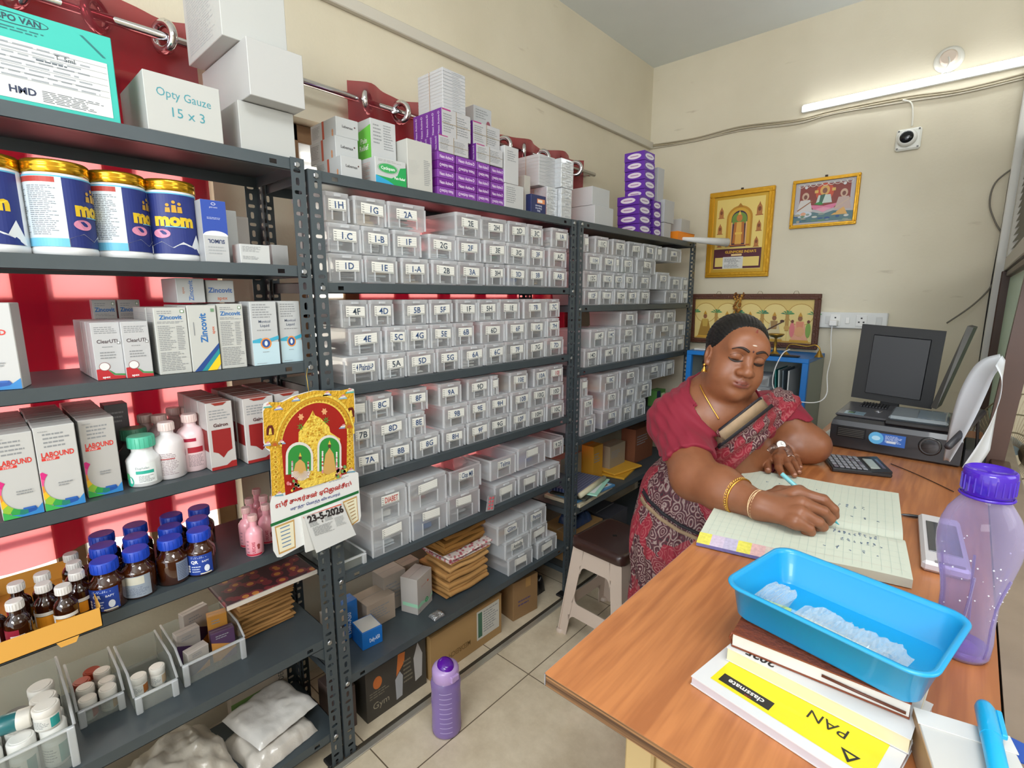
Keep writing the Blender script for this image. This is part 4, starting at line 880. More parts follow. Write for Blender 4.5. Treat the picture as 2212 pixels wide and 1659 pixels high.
# folded brown paper covers
BRN = M('a97c46', .8, var=.25, vs=18)
def paper_stack(label, x0, x1, y0, y1, z0, n, th, col, rz=0, name='paper_bundle', cat='paper bundle', sag=.006):
    mb = MB(); m = col; r = random.Random(n*17+int(y0*1000))
    cx, cy = (x0+x1)/2, (y0+y1)/2; z = 0
    for k in range(n):
        dx, dy = r.uniform(-.008, .008), r.uniform(-.01, .01); hx, hy = (x1-x0)/2, (y1-y0)/2
        A = r.uniform(0, 6); nn = 9
        top = lambda a, b, zz, A=A: (dx+(a-.5)*2*hx, dy+(b-.5)*2*hy, zz+sag*sin(a*5+A)*.3+sag*sin(b*7+A*2)*.3)
        mb.grid(lambda a, b: top(a, b, z+th*.92), nn, nn, m); 
        for (fa, fb) in (((lambda s: 1), (lambda s: s)), ((lambda s: 0), (lambda s: 1-s)), ((lambda s: s), (lambda s: 1)), ((lambda s: 1-s), (lambda s: 0))):
            # rounded fold edge
            mb.grid(lambda s, q, fa=fa, fb=fb: tuple(Vector(top(fa(s), fb(s), z+th*(.92-.86*q)))+Vector(((fa(s)-.5)*2*.004*sin(pi*q), (fb(s)-.5)*2*.004*sin(pi*q), 0))), nn, 4, m)
        z += th
    mb.grid(lambda a, b: (dx+(a-.5)*2*hx, dy+(.5-b)*2*hy, .0005), 2, 2, m)
    o = mb.build(name); tag(o, label, cat); o.location = (cx, cy, z0+.001+sag*.6); o.rotation_euler.z = rz; return o
paper_stack('bundle of folded brown paper bags behind the bins on the left rack', -1.64, -1.52, .465, .62, z, 9, .012, BRN)
# flat patterned gift-wrapped pack hanging over the bins
def chk():
    m, nt, b, out = newmat('maroon_star_paper'); tc = nt.nodes.new('ShaderNodeTexCoord'); ck = nt.nodes.new('ShaderNodeTexVoronoi'); ck.inputs['Scale'].default_value = 32
    nt.links.new(tc.outputs['Object'], ck.inputs['Vector']); r = nt.nodes.new('ShaderNodeValToRGB'); r.color_ramp.interpolation = 'CONSTANT'
    e = r.color_ramp.elements; e[0].color = lin('c07a3a'); e[1].position = .3; e[1].color = lin('7a2630'); r.color_ramp.elements.new(.55).color = lin('3e1a24')
    nt.links.new(ck.outputs['Distance'], r.inputs[0]); nt.links.new(r.outputs[0], b.inputs[0]); b.inputs['Roughness'].default_value = .5; return m
CHK = chk()
zt = ZA[4]-.045
mb = MB(); mb.box(-1.635, -1.40, .40, .655, zt-.014, zt, CHK, .003); mb.box(-1.401, -1.397, .40, .655, zt-.013, zt-.001, M('c6beb4', .7))
o = mb.build('patterned_packet'); tag(o, 'flat maroon star-patterned paper packet lying above the brown bundle', 'packet')
o.rotation_euler = (0, 0, 0); o.location.z = -.088
paper_stack('second folded brown bundle supporting the maroon star packet', -1.63, -1.50, .48, .61, z+.115, 5, .0135, M('94683a', .8, var=.3, vs=18))
# ---- left rack bottom shelf: plastic sacks
z = ZA[6]
def lump(name, label, cat, x0, x1, y0, y1, z0, h, mat, seed=0, rz=0, arts=None, sharp=.5):
    mb = MB(); cx, cy = (x0+x1)/2, (y0+y1)/2; hx, hy = (x1-x0)/2, (y1-y0)/2
    def top(a, b):
        u, v = a*2-1, b*2-1; e = max(0, (1-abs(u)**6)*(1-abs(v)**6))
        n = noise.noise(Vector((a*3+seed, b*3, seed*.7))); n2 = noise.noise(Vector((a*9, b*9+seed, 2)))
        return (u*hx*(1+.04*n2), v*hy*(1+.04*n), .002+h*(e**.45)*(.82+.3*n+.16*n2))
    mb.grid(top, 26, 26, mat); mb.grid(lambda a, b: (top(a, 1-b)[0], top(a, 1-b)[1], .001), 26, 26, mat)
    o = mb.build(name); tag(o, label, cat); o.location = (cx, cy, z0+.0006); o.rotation_euler.z = rz
    return o
WP = M('cfc9c0', .25, coat=.5, bump=.35, vs=30, var=.12)
lump('plastic_sack', 'crinkled white plastic sack at the front right of the bottom shelf', 'sack', -1.56, -1.365, .40, .60, z, .05, WP, 1, .15)
lump('plastic_sack', 'large white plastic-wrapped pack leaning across the bottom shelf', 'sack', -1.62, -1.37, .15, .385, z, .13, M('c4bcae', .3, coat=.4, bump=.35, vs=24, var=.15), 2, .1)
lump('plastic_sack', 'white plastic pack with dark straps at the left of the bottom shelf', 'sack', -1.62, -1.37, -.12, .135, z, .15, M('b9b0a0', .35, coat=.3, bump=.3, vs=20, var=.2), 3)
lump('plastic_sack', 'white plastic packet with a red edge lying on the crinkled sack', 'sack', -1.60, -1.40, .42, .62, z+.055, .03, M('d2cfca', .25, coat=.5, bump=.25, vs=30), 5, .2)
carton('syringe_box', 'grey and green printed box standing at the back of the bottom shelf', 'carton', 0, 0, 0, z, -1.60, .04, 'a09484', lambda w, h: [('r', -w*.5, 0, w*.2, h*.3, '5f7a40'), ('t', w*.38, h*.5, w*.1, 'HYPODERMIC SYRINGE', '303a38', 'c', 90, .0, h*.9), lines(-w*.3, h*.8, w*.2, h*.5, 4)], None, h=.24, w=.18, y=.53)
for k, y in enumerate((-.02, .08)):
    tag(MB().box(-1.368, -1.366, y-.008, y+.008, z+.002, z+.10, M('20242c', .5)).build('strap'), 'dark strap standing against the %s plastic pack, bottom shelf' % ['left', 'strapped'][k], 'strap')
# ================================================================ top of the middle rack
z = ZB[0]
def a_lab(w, h): return [('t', 0, h*.55, h*.13, 'Labemax', '3c3a3c', 'c', -2, .02, w*.6), ('e', w*.33, h*.62, w*.035, h*.04, '5a3a38')]
def s_lab(d, h): return [('r', d*.46, 0, d*.54, h*.99, 'b0482e'), lines(d*.06, h*.85, d*.4, h*.2, 9), ('e', d*.86, h*.3, d*.03, d*.04, 'c88a60'), ('e', d*.86, h*.15, d*.03, d*.04, 'c88a60')]
gL = 'white cartons with a rust stripe'
o, a, b_, h1 = carton('medicine_carton', 'white rust-striped carton at the bottom of its stack of three', 'carton', 738, 783, 340, z, -1.36, .14, 'd3d6d8', a_lab, s_lab, group=gL)
o, a, b_, h2 = carton('medicine_carton', 'white rust-striped carton in the middle of its stack of three', 'carton', 726, 775, 298, z+h1+.001, -1.40, .15, 'd3d6d8', a_lab, s_lab, group=gL)
carton('medicine_carton', 'white rust-striped carton on top of its stack of three', 'carton', 727, 775, 257, z+h1+h2+.002, -1.405, .15, 'd3d6d8', a_lab, s_lab, group=gL)
def a_gel(w, h): return [lines(-w*.4, h*.95, w*.4, h*.85, 2, '9a9a9a'), ('e', -w*.1, h*.62, w*.3, h*.17, '3aa05a'), ('o', -w*.1, h*.62, w*.34, h*.2, w*.02, '8aa890'), ('t', -w*.1, h*.62, h*.12, 'Cyclopam', 'e8f0ea', 'c', 0, .02, w*.5),
    ('p', [(-w*.5, h*.01), (w*.5, h*.01), (w*.5, h*.78), (w*.3, h*.72), (w*.2, h*.4), (0, h*.26), (-w*.5, h*.3)], '1f9a50'), ('p', [(-w*.5, h*.01), (w*.1, h*.01), (-w*.1, h*.14), (-w*.5, h*.3)], '2a9ac8'), ('t', w*.28, h*.3, h*.1, 'Pain Relief', 'f0f4f0', 'c', 0, .02, w*.36)]
o, a, b_, h1 = carton('medicine_carton', 'white carton with green oval and green-blue wave on the middle rack', 'carton', 812, 878, 345, z, -1.352, .12, 'd9dcdc', a_gel, lambda d, h: [lines(d*.1, h*.85, d*.8, h*.2, 9, 'c9a09a')])
carton('medicine_carton', 'white carton with bright green side standing on the green wave carton', 'carton', 803, 857, 262, z+h1+.001, -1.40, .13, 'd6d9da', lambda w, h: [lines(-w*.4, h*.9, -w*.05, h*.4, 6), lines(0, h*.92, w*.4, h*.3, 10)], lambda d, h: [('p', [(d*.05, 0), (d, 0), (d, h*.85), (d*.5, h*.75), (d*.3, h*.3)], '6cc24a'), ('t', d*.7, h*.5, h*.13, 'Pain', 'f0f6ec', 'c', 0, .02, d*.4), ('t', d*.7, h*.33, h*.13, 'Relief', 'f0f6ec', 'c', 0, .02, d*.4)])
carton('medicine_carton', 'tall plain white carton standing left of the purple bundles', 'carton', 882, 935, 306, z, -1.352, .09, 'd6d6d0', lambda w, h: [lines(-w*.45, h*.6, w*.0, h*.3, 8, 'b4b4b0'), lines(w*.15, h*.65, w*.42, h*.12, 14)], None)
carton('medicine_carton', 'narrow cream carton just behind the tall plain white carton', 'carton', 872, 888, 305, z, -1.46, .05, 'bdbda8', None, None, h=.155)
# purple bundles: each bundle is a stack of small packs
PUR = '6a1f86'; PU2 = '7a3a98'
def packs(label0, uL, uR, z0, n, ph, x, d, group):
    w = None
    for k in range(n):
        f = lambda w, h, k=k: [('t', 0, h*.5, h*.4, 'Nexo Active-D', 'dccbe4', 'c', 0 if (k % 3) else 180, .02, w*.8)]
        carton('purple_carton', label0+', '+('bottom' if k == 0 else 'top' if k == n-1 else ORD[k]+' from bottom'), 'carton', uL, uR, 0, z0+k*(ph+.0006), x, d, PUR if k % 2 else PU2, f, None, h=ph, group=group)
gP = 'purple cartons stacked on the middle rack'
ph = .0265
packs('purple carton in the first column from left', 946, 983, z, 5, ph, -1.352, .12, gP)
packs('purple carton in the second column from left', 986, 1029, z, 5, ph, -1.352, .12, gP)
packs('purple carton in the third column from left', 1031, 1058, z, 5, ph, -1.352, .12, gP)
packs('purple carton in the fourth column from left', 1060, 1089, z, 5, ph, -1.358, .12, gP)
zp = z+5*(ph+.0006)+.001
def a_back(w, h): return [('r', -w*.49, h*.94, -w*.2, h*.995, 'a43a78'), lines(-w*.45, h*.85, -w*.1, h*.15, 8), lines(w*.0, h*.85, w*.42, h*.15, 8), ('r', -w*.02, h*.0, w*.0, h, '9a8a70'), ('r', -w*.5, h*.48, w*.5, h*.5, '9a8a70')]
def s_purp(d, h): return [('r', 0, 0, d, h, '6a2a8a')]+[('r', d*(.2*k)-.0004, 0, d*(.2*k)+.0004, h, '4a1466') for k in range(1, 5)]+[('t', d*(.1+.2*k), h*.5, d*.06, 'Nexo Active-D', 'd6c4e0', 'c', 90, .01, h*.8) for k in range(5)]
gQ = 'rubber-banded bundles of purple-edged cartons'
o, a, b_, h1 = carton('carton_bundle', 'lower left rubber-banded bundle with white backs and purple sides', 'carton bundle', 948, 1012, 299, zp, -1.352, .13, 'cfd0d2', a_back, s_purp, group=gQ)
o, a, b_, h2 = carton('carton_bundle', 'upper left rubber-banded bundle with white backs and purple sides', 'carton bundle', 955, 1017, 243, zp+h1+.001, -1.36, .15, 'cfd0d2', a_back, s_purp, group=gQ)
zz = zp+h1+h2+.002
o, a, b_, h3 = carton('carton_bundle', 'lower right rubber-banded bundle beside the foil-wrapped carton', 'carton bundle', 1029, 1086, 318, zp, -1.352, .13, 'd2d3d6', a_back, s_purp, group=gQ)
o, a, b_, h4 = carton('carton_bundle', 'upper right rubber-banded bundle of purple-sided cartons', 'carton bundle', 1022, 1080, 270, zp+h3+.001, -1.37, .13, 'cfd0d2', a_back, s_purp, group=gQ)
def s_stack(n, c='9aa0a6'): return lambda w, h: [('r', -w*.5, h*k/n-.0005, w*.5, h*k/n+.0004, c) for k in range(1, n)]+[lines(-w*.1, h*(k+.7)/n, w*.35, h*(k+.3)/n, 1, 'b0b4b8') for k in range(n)]
def s_stack2(n): return lambda d, h: [('r', 0, h*k/n-.0004, d, h*k/n+.0004, 'b8b4b0') for k in range(1, n)]+[('r', d*.48, 0, d*.5, h, 'b89a80')]
carton('carton_bundle', 'tall stack of thin white cartons topping the purple bundles', 'carton bundle', 957, 1006, 155, zz, -1.37, .13, 'd6d8db', s_stack(12), s_stack2(12))
carton('carton_bundle', 'white printed bundle with a string lying right of the tall white stack', 'carton bundle', 1024, 1062, 233, zp+h3+h4+.002, -1.44, .09, 'cdd0d3', lambda w, h: [lines(-w*.4, h*.9, w*.3, h*.5, 4), ('e', w*.3, h*.3, w*.12, h*.2, '8a4a5a')], None)
foil = M('c4c8cc', .22, .25, coat=.6, bump=.5, vs=40)
gW = 'white cartons right of the purple ones'
o, a, b_, h1 = carton('medicine_carton', 'white carton of fine print at the right foot of the purple columns', 'carton', 1091, 1131, 400, z, -1.352, .10, 'd6d8d8', lambda w, h: [lines(-w*.42, h*.9, w*.1, h*.2, 8)], None, group=gW)
carton('medicine_carton', 'tall white shiny carton standing on the fine-print carton', 'carton', 1090, 1120, 318, z+h1+.001, -1.352, .10, 'd9dadb', lambda w, h: [lines(-w*.3, h*.9, w*.3, h*.6, 5)], None, group=gW)
carton('medicine_carton', 'narrow white carton beside the fine-print carton', 'carton', 1133, 1145, 380, z, -1.38, .10, 'cfccc4', None, None, group=gW)
gF = 'shrink-wrapped stacks of thin cartons'
o, a, b_, h1 = carton('wrapped_stack', 'lower left shrink-wrapped stack behind the navy carton', 'carton bundle', 1181, 1203, 405, z, -1.385, .14, 'd4d6d8', s_stack(5), s_stack2(5), group=gF)
o.data.materials[0] = foil
o, a, b_, h2 = carton('wrapped_stack', 'upper left shrink-wrapped stack of thin white cartons', 'carton bundle', 1164, 1198, 337, z+h1+.001, -1.40, .14, 'd6d8da', s_stack(9), s_stack2(9), group=gF)
o, a, b_, h3 = carton('wrapped_stack', 'lower right shrink-wrapped stack beside the rack post', 'carton bundle', 1212, 1234, 408, z, -1.365, .12, 'd4d6d8', s_stack(5), s_stack2(5), group=gF); o.data.materials[0] = foil
o, a, b_, h3 = carton('wrapped_stack', 'upper right shrink-wrapped stack beside the rack post', 'carton bundle', 1212, 1238, 345, z+h3+.001, -1.365, .12, 'd4d6d8', s_stack(6), s_stack2(6), group=gF); o.data.materials[0] = foil
carton('medicine_carton', 'navy blue carton with an orange panel in front of the wrapped stacks', 'carton', 1147, 1179, 422, z, -1.352, .028, '232c58', lambda w, h: [('r', -w*.1, h*.55, w*.42, h*.8, 'd88a5a'), ('r', -w*.05, h*.6, w*.25, h*.75, 'e4d8cc'), ('t', 0, h*.4, h*.1, 'Baidyanath', 'c4c8dc', 'c', 180, .02, w*.7), ('t', 0, h*.26, h*.1, 'Chest Rub', 'c4c8dc', 'c', 180, .02, w*.8), ('t', 0, h*.12, h*.1, 'Balm', 'c4c8dc', 'c', 180, .02)], None)
# ================================================================ top of the farthest rack
z = ZC[0]
o, a, b_, h1 = carton('plain_carton', 'larger plain white carton resting on the farthest rack beside the posts', 'carton', 1284, 1324, 447, z, -1.355, .16, 'd4d6d8', None, None)
carton('plain_carton', 'smaller plain white carton stacked on the larger one, farthest rack', 'carton', 1279, 1316, 407, z+h1+.001, -1.37, .16, 'd4d6d8', None, None)
def a_oval(w, h): return [('e', 0, h*.5, w*.42, h*.32, 'dcd8e4'), ('r', -w*.25, h*.44, w*.25, h*.56, 'a08ab0')]
def s_oval(d, h): return [('e', d*.5, h*.5, d*.34, h*.3, 'dcd6e2'), ('r', d*.3, h*.45, d*.7, h*.55, 'a07aa8')]
gO = 'purple cartons with white ovals'
hz_ = .047
for k in range(4):
    carton('oval_carton', 'purple carton with white ovals, front lower stack, %s from bottom' % ORD[k], 'carton', 1380, 1404, 0, z+k*(hz_+.0006), -1.36, .13, '5a2a98', a_oval, s_oval, h=hz_, group=gO)
zt_ = z+4*(hz_+.0006)+.001
for k in range(5):
    carton('oval_carton', 'purple carton with white ovals, upper stack, %s from bottom' % ORD[k], 'carton', 1392, 1414, 0, zt_+k*(hz_+.0006), -1.38, .12, '5f2ca0', a_oval, s_oval, h=hz_, group=gO)
for k in range(4):
    carton('oval_carton', 'purple carton with white ovals, right lower stack, %s from bottom' % ORD[k], 'carton', 1411, 1427, 0, z+k*(hz_+.0006), -1.375, .10, '5a2a98', a_oval, s_oval, h=hz_, group=gO)
carton('medicine_carton', 'tall white carton standing behind the right lower stack of ovals', 'carton', 1419, 1432, 0, z+4*(hz_+.0006)+.002, -1.40, .08, 'd2d4d6', None, None, h=.19)
o, a, b_, h1 = carton('medicine_carton', 'small lower white carton right of the purple oval stacks', 'carton', 1433, 1448, 470, z, -1.37, .08, 'd0d0d0', None, None, h=.085)
carton('medicine_carton', 'small upper white carton right of the purple oval stacks', 'carton', 1434, 1455, 433, z+.087, -1.37, .08, 'd2d4d6', None, None, h=.125)
t = thing('orange_tray', 'small bright orange plastic tray at the far end of the farthest rack top', 'tray', (-1.36, (Yu(1466, -1.36, z)+Yu(1496, -1.36, z))/2, z+.0006))
mb = MB(); w_ = .24; og = M('f08a22', .4); mb.prism([(-.11, -w_/2, 0), (0, -w_/2, 0), (.006, -w_/2-.004, .05), (-.116, -w_/2-.004, .05)][::-1], (0, .002, 0), og); mb.box(-.11, 0, -w_/2, w_/2, 0, .002, og); mb.box(-.002, .001, -w_/2, w_/2, 0, .05, og); mb.box(-.113, -.11, -w_/2, w_/2, 0, .05, og); mb.box(-.11, 0, w_/2-.002, w_/2, 0, .05, og); mb.build('tray_body', t)
MB().tube([(.001, -w_/2, .05), (.001, w_/2, .05), (-.112, w_/2, .05), (-.112, -w_/2, .05)], .0025, og, 6, closed=True).build('rim', t)
c_, *_r = carton('medicine_carton', 'white carton standing inside the small orange tray', 'carton', 1470, 1488, 0, z+.003, -1.375, .08, 'd4d4d2', None, None, h=.13)
# rolled paper sticking out
t0, t1 = Px(1500, 521, -1.36), None
a = Vector((-1.37, 3.05, z+.014)); b2 = Py(1572, 524, 3.28)
o = MB().tube([a, lerp(a, b2, .3), b2], [.010, .016, .026], M('dcdcda', .6), 16).build('paper_roll'); tag(o, 'white paper roll sticking out past the end of the farthest rack', 'paper roll')
# ================================================================ wall calendar hanging on the rack posts
def cpx(X, Y, off=0, x=-1.30): p = Px(560+X/4.254, 830+Y/4.254, x); return p+Vector((off, 0, 0))
cf = lambda X, Y, off: cpx(X, Y, off)
t = thing('wall_calendar', 'die-cut golden temple calendar hanging on the rack posts, dated 23-5-2026', 'calendar', cpx(500, 900))
L_ = t.location.copy()
def cal(name, fn, parent=None):
    mb = MB(); fn(mb); o = mb.build(name, parent or t)
    if parent is None: o.location = -L_
    return o
goldp = M('d9a92c', .45, var=.35, vs=120, bump=.6); gold2 = M('eccb52', .4, var=.25, vs=150, bump=.5); gold3 = M('b9801c', .45, var=.3, vs=120); redp = M('a01a10', .5, var=.15, vs=30)
outline = [(115, 1035), (100, 620), (60, 590), (40, 540), (35, 330), (30, 240), (40, 180), (80, 160), (120, 190), (200, 160), (300, 110), (420, 75), (500, 55), (620, 58), (740, 55), (790, 60), (830, 35), (870, 45), (880, 140), (878, 340), (865, 400), (880, 800), (910, 815), (935, 1210), (925, 1260), (865, 1290), (400, 1480), (200, 1590), (165, 1590), (130, 1530), (100, 1100)]
def fn(mb):
    n = len(outline); A = [cpx(X, Y) for X, Y in outline]; B = [p+Vector((-.0015, 0, 0)) for p in A]
    # tessellated via fan-safe triangulation
    from mathutils.geometry import tessellate_polygon
    tri = tessellate_polygon([A]); wmat = M('dfe0de', .5)
    mb.add(A, [tuple(x) for x in tri], wmat); mb.add(B, [tuple(x)[::-1] for x in tri], wmat); mb.add(A+B, [(i, (i+1) % n, n+(i+1) % n, n+i) for i in range(n)], wmat)
cal('backing_card', fn)
def ring_pts(cx, cy, rx, ry, a0, a1, n=28, sk=-.12): return [(cx+rx*cos(radians(a0+(a1-a0)*i/n)), cy-ry*sin(radians(a0+(a1-a0)*i/n))+sk*0) for i in range(n+1)]
def cpoly(mb, pts, mat, off=.0006, raise_=0):
    P = [cpx(X, Y, off) for X, Y in pts]
    from mathutils.geometry import tessellate_polygon
    mb.add(P, [tuple(x) for x in tessellate_polygon([P])], mat)
    if raise_:
        n = len(P); Q = [p+Vector((-raise_, 0, 0)) for p in P]; mb.add(P+Q, [(i, (i+1) % n, n+(i+1) % n, n+i) for i in range(n)], mat)
def band(mb, pa, pb, mat, off, raise_=0):
    A = [cpx(X, Y, off) for X, Y in pa]; B = [cpx(X, Y, off) for X, Y in pb]; n = len(A)
    mb.add(A+B, [(i, i+1, n+i+1, n+i) for i in range(n-1)], mat)
def sk(pts, k=-.22, x0=500): return [(X, Y+k*(X-x0)) for X, Y in pts]     # follow the card's slope
def fn(mb):
    cpoly(mb, [(115, 1030), (98, 600), (60, 585), (42, 500), (36, 250), (85, 165), (210, 165), (320, 110), (500, 58), (740, 58), (830, 40), (868, 60), (876, 340), (860, 400), (876, 800), (500, 915)], goldp, .0005)
cal('golden_arch', fn)
def fn(mb):
    inner = sk(ring_pts(505, 520, 300, 345, 180, 0), -.18)
    cpoly(mb, [(240, 1020)]+[(205, 600)]+inner+[(800, 820)], redp, .0009)
    for rr, m in ((1.0, gold2), (1.1, M('c9962a', .4)), (1.17, gold2)):
        a = sk(ring_pts(505, 520, 300*rr, 345*rr, 180, 0), -.18); b = sk(ring_pts(505, 520, 300*rr*1.05, 345*rr*1.05, 180, 0), -.18); band(mb, a, b, m, .0016)
    for i in range(33):    # beaded arch edge
        an = radians(180-i*180/32); X = 505+318*cos(an); Y = 520-366*sin(an)-.18*(X-505); cpoly(mb, [(X+9*cos(q*pi/3), Y+9*sin(q*pi/3)) for q in range(6)], gold3, .0022)
    for (X0, X1, Y0, Y1) in ((110, 200, 1010, 600), (790, 870, 790, 420)):   # pillars with lozenges
        for k in range(9):
            y = Y0+(Y1-Y0)*k/9; h = (Y1-Y0)/9; xm = (X0+X1)/2-(Y0-y)*.03*(1 if X0 < 400 else .2)
            cpoly(mb, [(xm-26, y+h/2), (xm, y), (xm+26, y+h/2), (xm, y+h)], gold2, .0012); cpoly(mb, [(xm-14, y+h/2), (xm, y+h*.2), (xm+14, y+h/2), (xm, y+h*.8)], gold3, .0016)
    for (X, Y, c) in ((75, 210, '5aa8a0'), (175, 230, '8a9ad0'), (335, 150, '7a9ac0'), (620, 100, '7a8ac8'), (765, 130, '8ab0c0'), (830, 75, '5ab0a0'), (180, 1020, '6a9ab0'), (840, 805, '6a9ab0'), (75, 560, '8aa0c0'), (200, 545, '8aa0c0'), (770, 400, '8aa0c0')):
        for q, s in enumerate((1, .66, .33)): cpoly(mb, [(X-42*s, Y+10-q*13), (X+42*s, Y+2-q*13), (X+34*s, Y-12-q*13), (X-34*s, Y-4-q*13)], M([c, 'e0dcd0', 'd08a90'][q], .5), .0016+.0003*q)
    for (X, Y) in ((98, 425), (838, 260)): cpoly(mb, [(X-34, Y+45), (X-34, Y-10), (X-18, Y-45), (X+18, Y-50), (X+34, Y-15), (X+34, Y+38)], M('5a1a10', .5), .0014); cpoly(mb, [(X-14, Y+38), (X-8, Y-20), (X+8, Y-22), (X+18, Y+34)], gold2, .0018)
    for (X, Y) in ((140, 550), (822, 385)): cpoly(mb, [(X+38*cos(radians(a)), Y+20-52*sin(radians(a))) for a in range(0, 181, 20)], gold3, .002); cpoly(mb, [(X+20*cos(radians(a)), Y+14-28*sin(radians(a))) for a in range(0, 181, 20)], M('b85a2a', .5), .0024)
cal('red_niche', fn)
def fn(mb):    # temple tower
    cpoly(mb, [(350, 900), (360, 440), (390, 400), (425, 350), (460, 300), (490, 240), (510, 285), (560, 310), (600, 350), (640, 390), (650, 440), (740, 500), (750, 860), (400, 960)], gold2, .0014)
    r = random.Random(3)
    for k in range(260):
        Y = r.uniform(300, 900); hw = 40+(Y-300)*.5 if Y < 480 else 150; X = 500+r.uniform(-hw, hw)
        s = r.uniform(6, 14); cpoly(mb, [(X-s, Y+s*.5), (X, Y-s*.6), (X+s, Y+s*.3), (X, Y+s)], M(r.choice(['c9962a', 'f0d860', 'b9841e', 'e0b43a']), .45), .0018+r.random()*.0008)
    cpoly(mb, [(482, 285), (490, 238), (500, 285)], gold3, .0022)
    for (X, Y) in ((375, 390), (610, 330)): 
        for q in range(7): an = radians(q*51); cpoly(mb, [(X+8*cos(an+.5), Y+12*sin(an+.5)), (X+36*cos(an), Y+42*sin(an)), (X+8*cos(an-.5), Y+12*sin(an-.5))], M('3f9a3a', .5), .0026)
    for (X, Y) in ((380, 300), (595, 250)): cpoly(mb, [(X+30*cos(radians(a))*(.6+.4*(a % 60 == 0)), Y+36*sin(radians(a))*(.6+.4*(a % 60 == 0))) for a in range(0, 360, 30)], M('e0a070', .5), .002)
cal('temple_tower', fn)
def fn(mb):    # two niches with seated and standing figures (plain stand-ins)
    for (X, Y, w, h) in ((365, 640, 105, 190), (640, 560, 92, 240)):
        a = [(X+w*1.2*cos(radians(q)), Y+20-w*1.25*sin(radians(q))) for q in range(0, 181, 15)]; cpoly(mb, a+[(X-w*1.2, Y+h), (X+w*1.2, Y+h-40)], M('d9d4cc', .5), .0028)
        a = [(X+w*cos(radians(q)), Y+20-w*sin(radians(q))) for q in range(0, 181, 15)]; cpoly(mb, a+[(X-w, Y+h), (X+w, Y+h-40)], M('2f8a3a', .5), .0031)
    r = random.Random(5)
    for (X, Y, w, h) in ((370, 760, 70, 170), (640, 690, 62, 240)):
        cpoly(mb, [(X-w, Y+h*.5), (X-w*.6, Y-h*.2), (X, Y-h*.45), (X+w*.6, Y-h*.22), (X+w, Y+h*.45), (X, Y+h*.6)], M('c9a05a', .5), .0034)
        cpoly(mb, [(X+15*cos(q*pi/4), Y-h*.52+20*sin(q*pi/4)) for q in range(8)], M('5a4030', .5), .0037); cpoly(mb, [(X-13, Y-h*.58), (X, Y-h*.58-38), (X+13, Y-h*.58)], gold2, .0038)
        for q in range(26):   # garland
            an = radians(205+q*130/25) if 0 else q/25*2-1; GX = X+w*1.05*(1 if q % 2 else -1); GY = Y-h*.3+h*.85*(q/26)
            s = 9; cpoly(mb, [(GX+s*cos(a), GY+s*sin(a)) for a in (0, 1, 2, 3, 4, 5)], M(r.choice(['e8e0dc', 'e8e0dc', 'd88a9a', 'c85050']), .5), .0042)
    for q in range(18):
        an = radians(190+q*160/17); X, Y = 375, 790; cpoly(mb, [(X+20*cos(an+.08), Y-20*sin(an+.08)), (X+88*cos(an+.05), Y-92*sin(an+.05)), (X+88*cos(an-.05), Y-92*sin(an-.05))], M('e2dcd8', .5), .0046)
    cpoly(mb, [(X_, Y_) for X_, Y_ in [(350, 940), (420, 890), (560, 850), (690, 800), (690, 850), (560, 910), (420, 950)]], gold2, .0048)
    for k in range(26):
        X, Y = r.choice([(300, 930), (740, 800)]); X += r.uniform(-55, 55); Y += r.uniform(-45, 45); s = r.uniform(9, 18); cpoly(mb, [(X+s*cos(a), Y+s*sin(a)*1.2) for a in (0, 1, 2, 3, 4, 5)], M(r.choice(['e0a0a0', 'e8d8d0', '6a9a5a', 'd87a80', 'e8c85a']), .5), .005)
cal('shrine_figures', fn)
yl = Px(600, 1100, -1.30).y
O = cpx(0, 0); ctr = lambda X, Y: cpx(X, Y)
def ctext(mb, X, Y, s, hgt, col, rot=0, bold=.02, off=.0012, wmax=None):
    p = cpx(X, Y); art(mb, panel(p, (0, 1, 0), (0, 0, 1)), [('t', 0, 0, hgt, s, col, 'c', rot, bold, wmax)], z0=off)
def fn(mb):
    cpoly(mb, [(100, 1285), (912, 975), (914, 1000), (104, 1312)], M('1f6a38', .5), .0006)
    ctext(mb, 515, 1010, 'ஸ்ரீ சுதர்சன் ஏெஜன்சீஸ்', .0125, 'b3241f', 0, .03, wmax=.222)
    ctext(mb, 520, 1075, 'மருந்து ெமாத்த வியாபாரம்', .0072, '2b3a8c', 0, .015, wmax=.15)
    art(mb, panel(cpx(250, 960), (0, 1, 0), (0, 0, 1)), [lines(.05, -.003, .10, -.006, 1, '6a7088')]); art(mb, panel(cpx(640, 900), (0, 1, 0), (0, 0, 1)), [lines(0, .004, .07, -.002, 2, '6a7088')])
cal('shop_lettering', fn)
def fn2(PP, mb):
    for P in PP:
        c = (sum(p[0] for p in P)/4, sum(p[1] for p in P)/4); cpoly(mb, P, M('c49a5a', .6), .0006); cpoly(mb, [(c[0]+(X-c[0])*.88, c[1]+(Y-c[1])*.88) for X, Y in P], M('e6e0c4', .6), .0009)
        for k in range(6):
            f_ = (k+1)/7.5; a = (lerp(P[0][0], P[3][0], f_), lerp(P[0][1], P[3][1], f_)); b = (lerp(P[1][0], P[2][0], f_), lerp(P[1][1], P[2][1], f_))
            l, r_ = (lerp(a[0], b[0], .25), lerp(a[1], b[1], .25)), (lerp(a[0], b[0], .75), lerp(a[1], b[1], .75)); cpoly(mb, [(l[0], l[1]-5), (r_[0], r_[1]-5), (r_[0], r_[1]+5), (l[0], l[1]+5)], M('6a86a8' if P[0][0] < 400 else 'a88a60', .6), .0012)
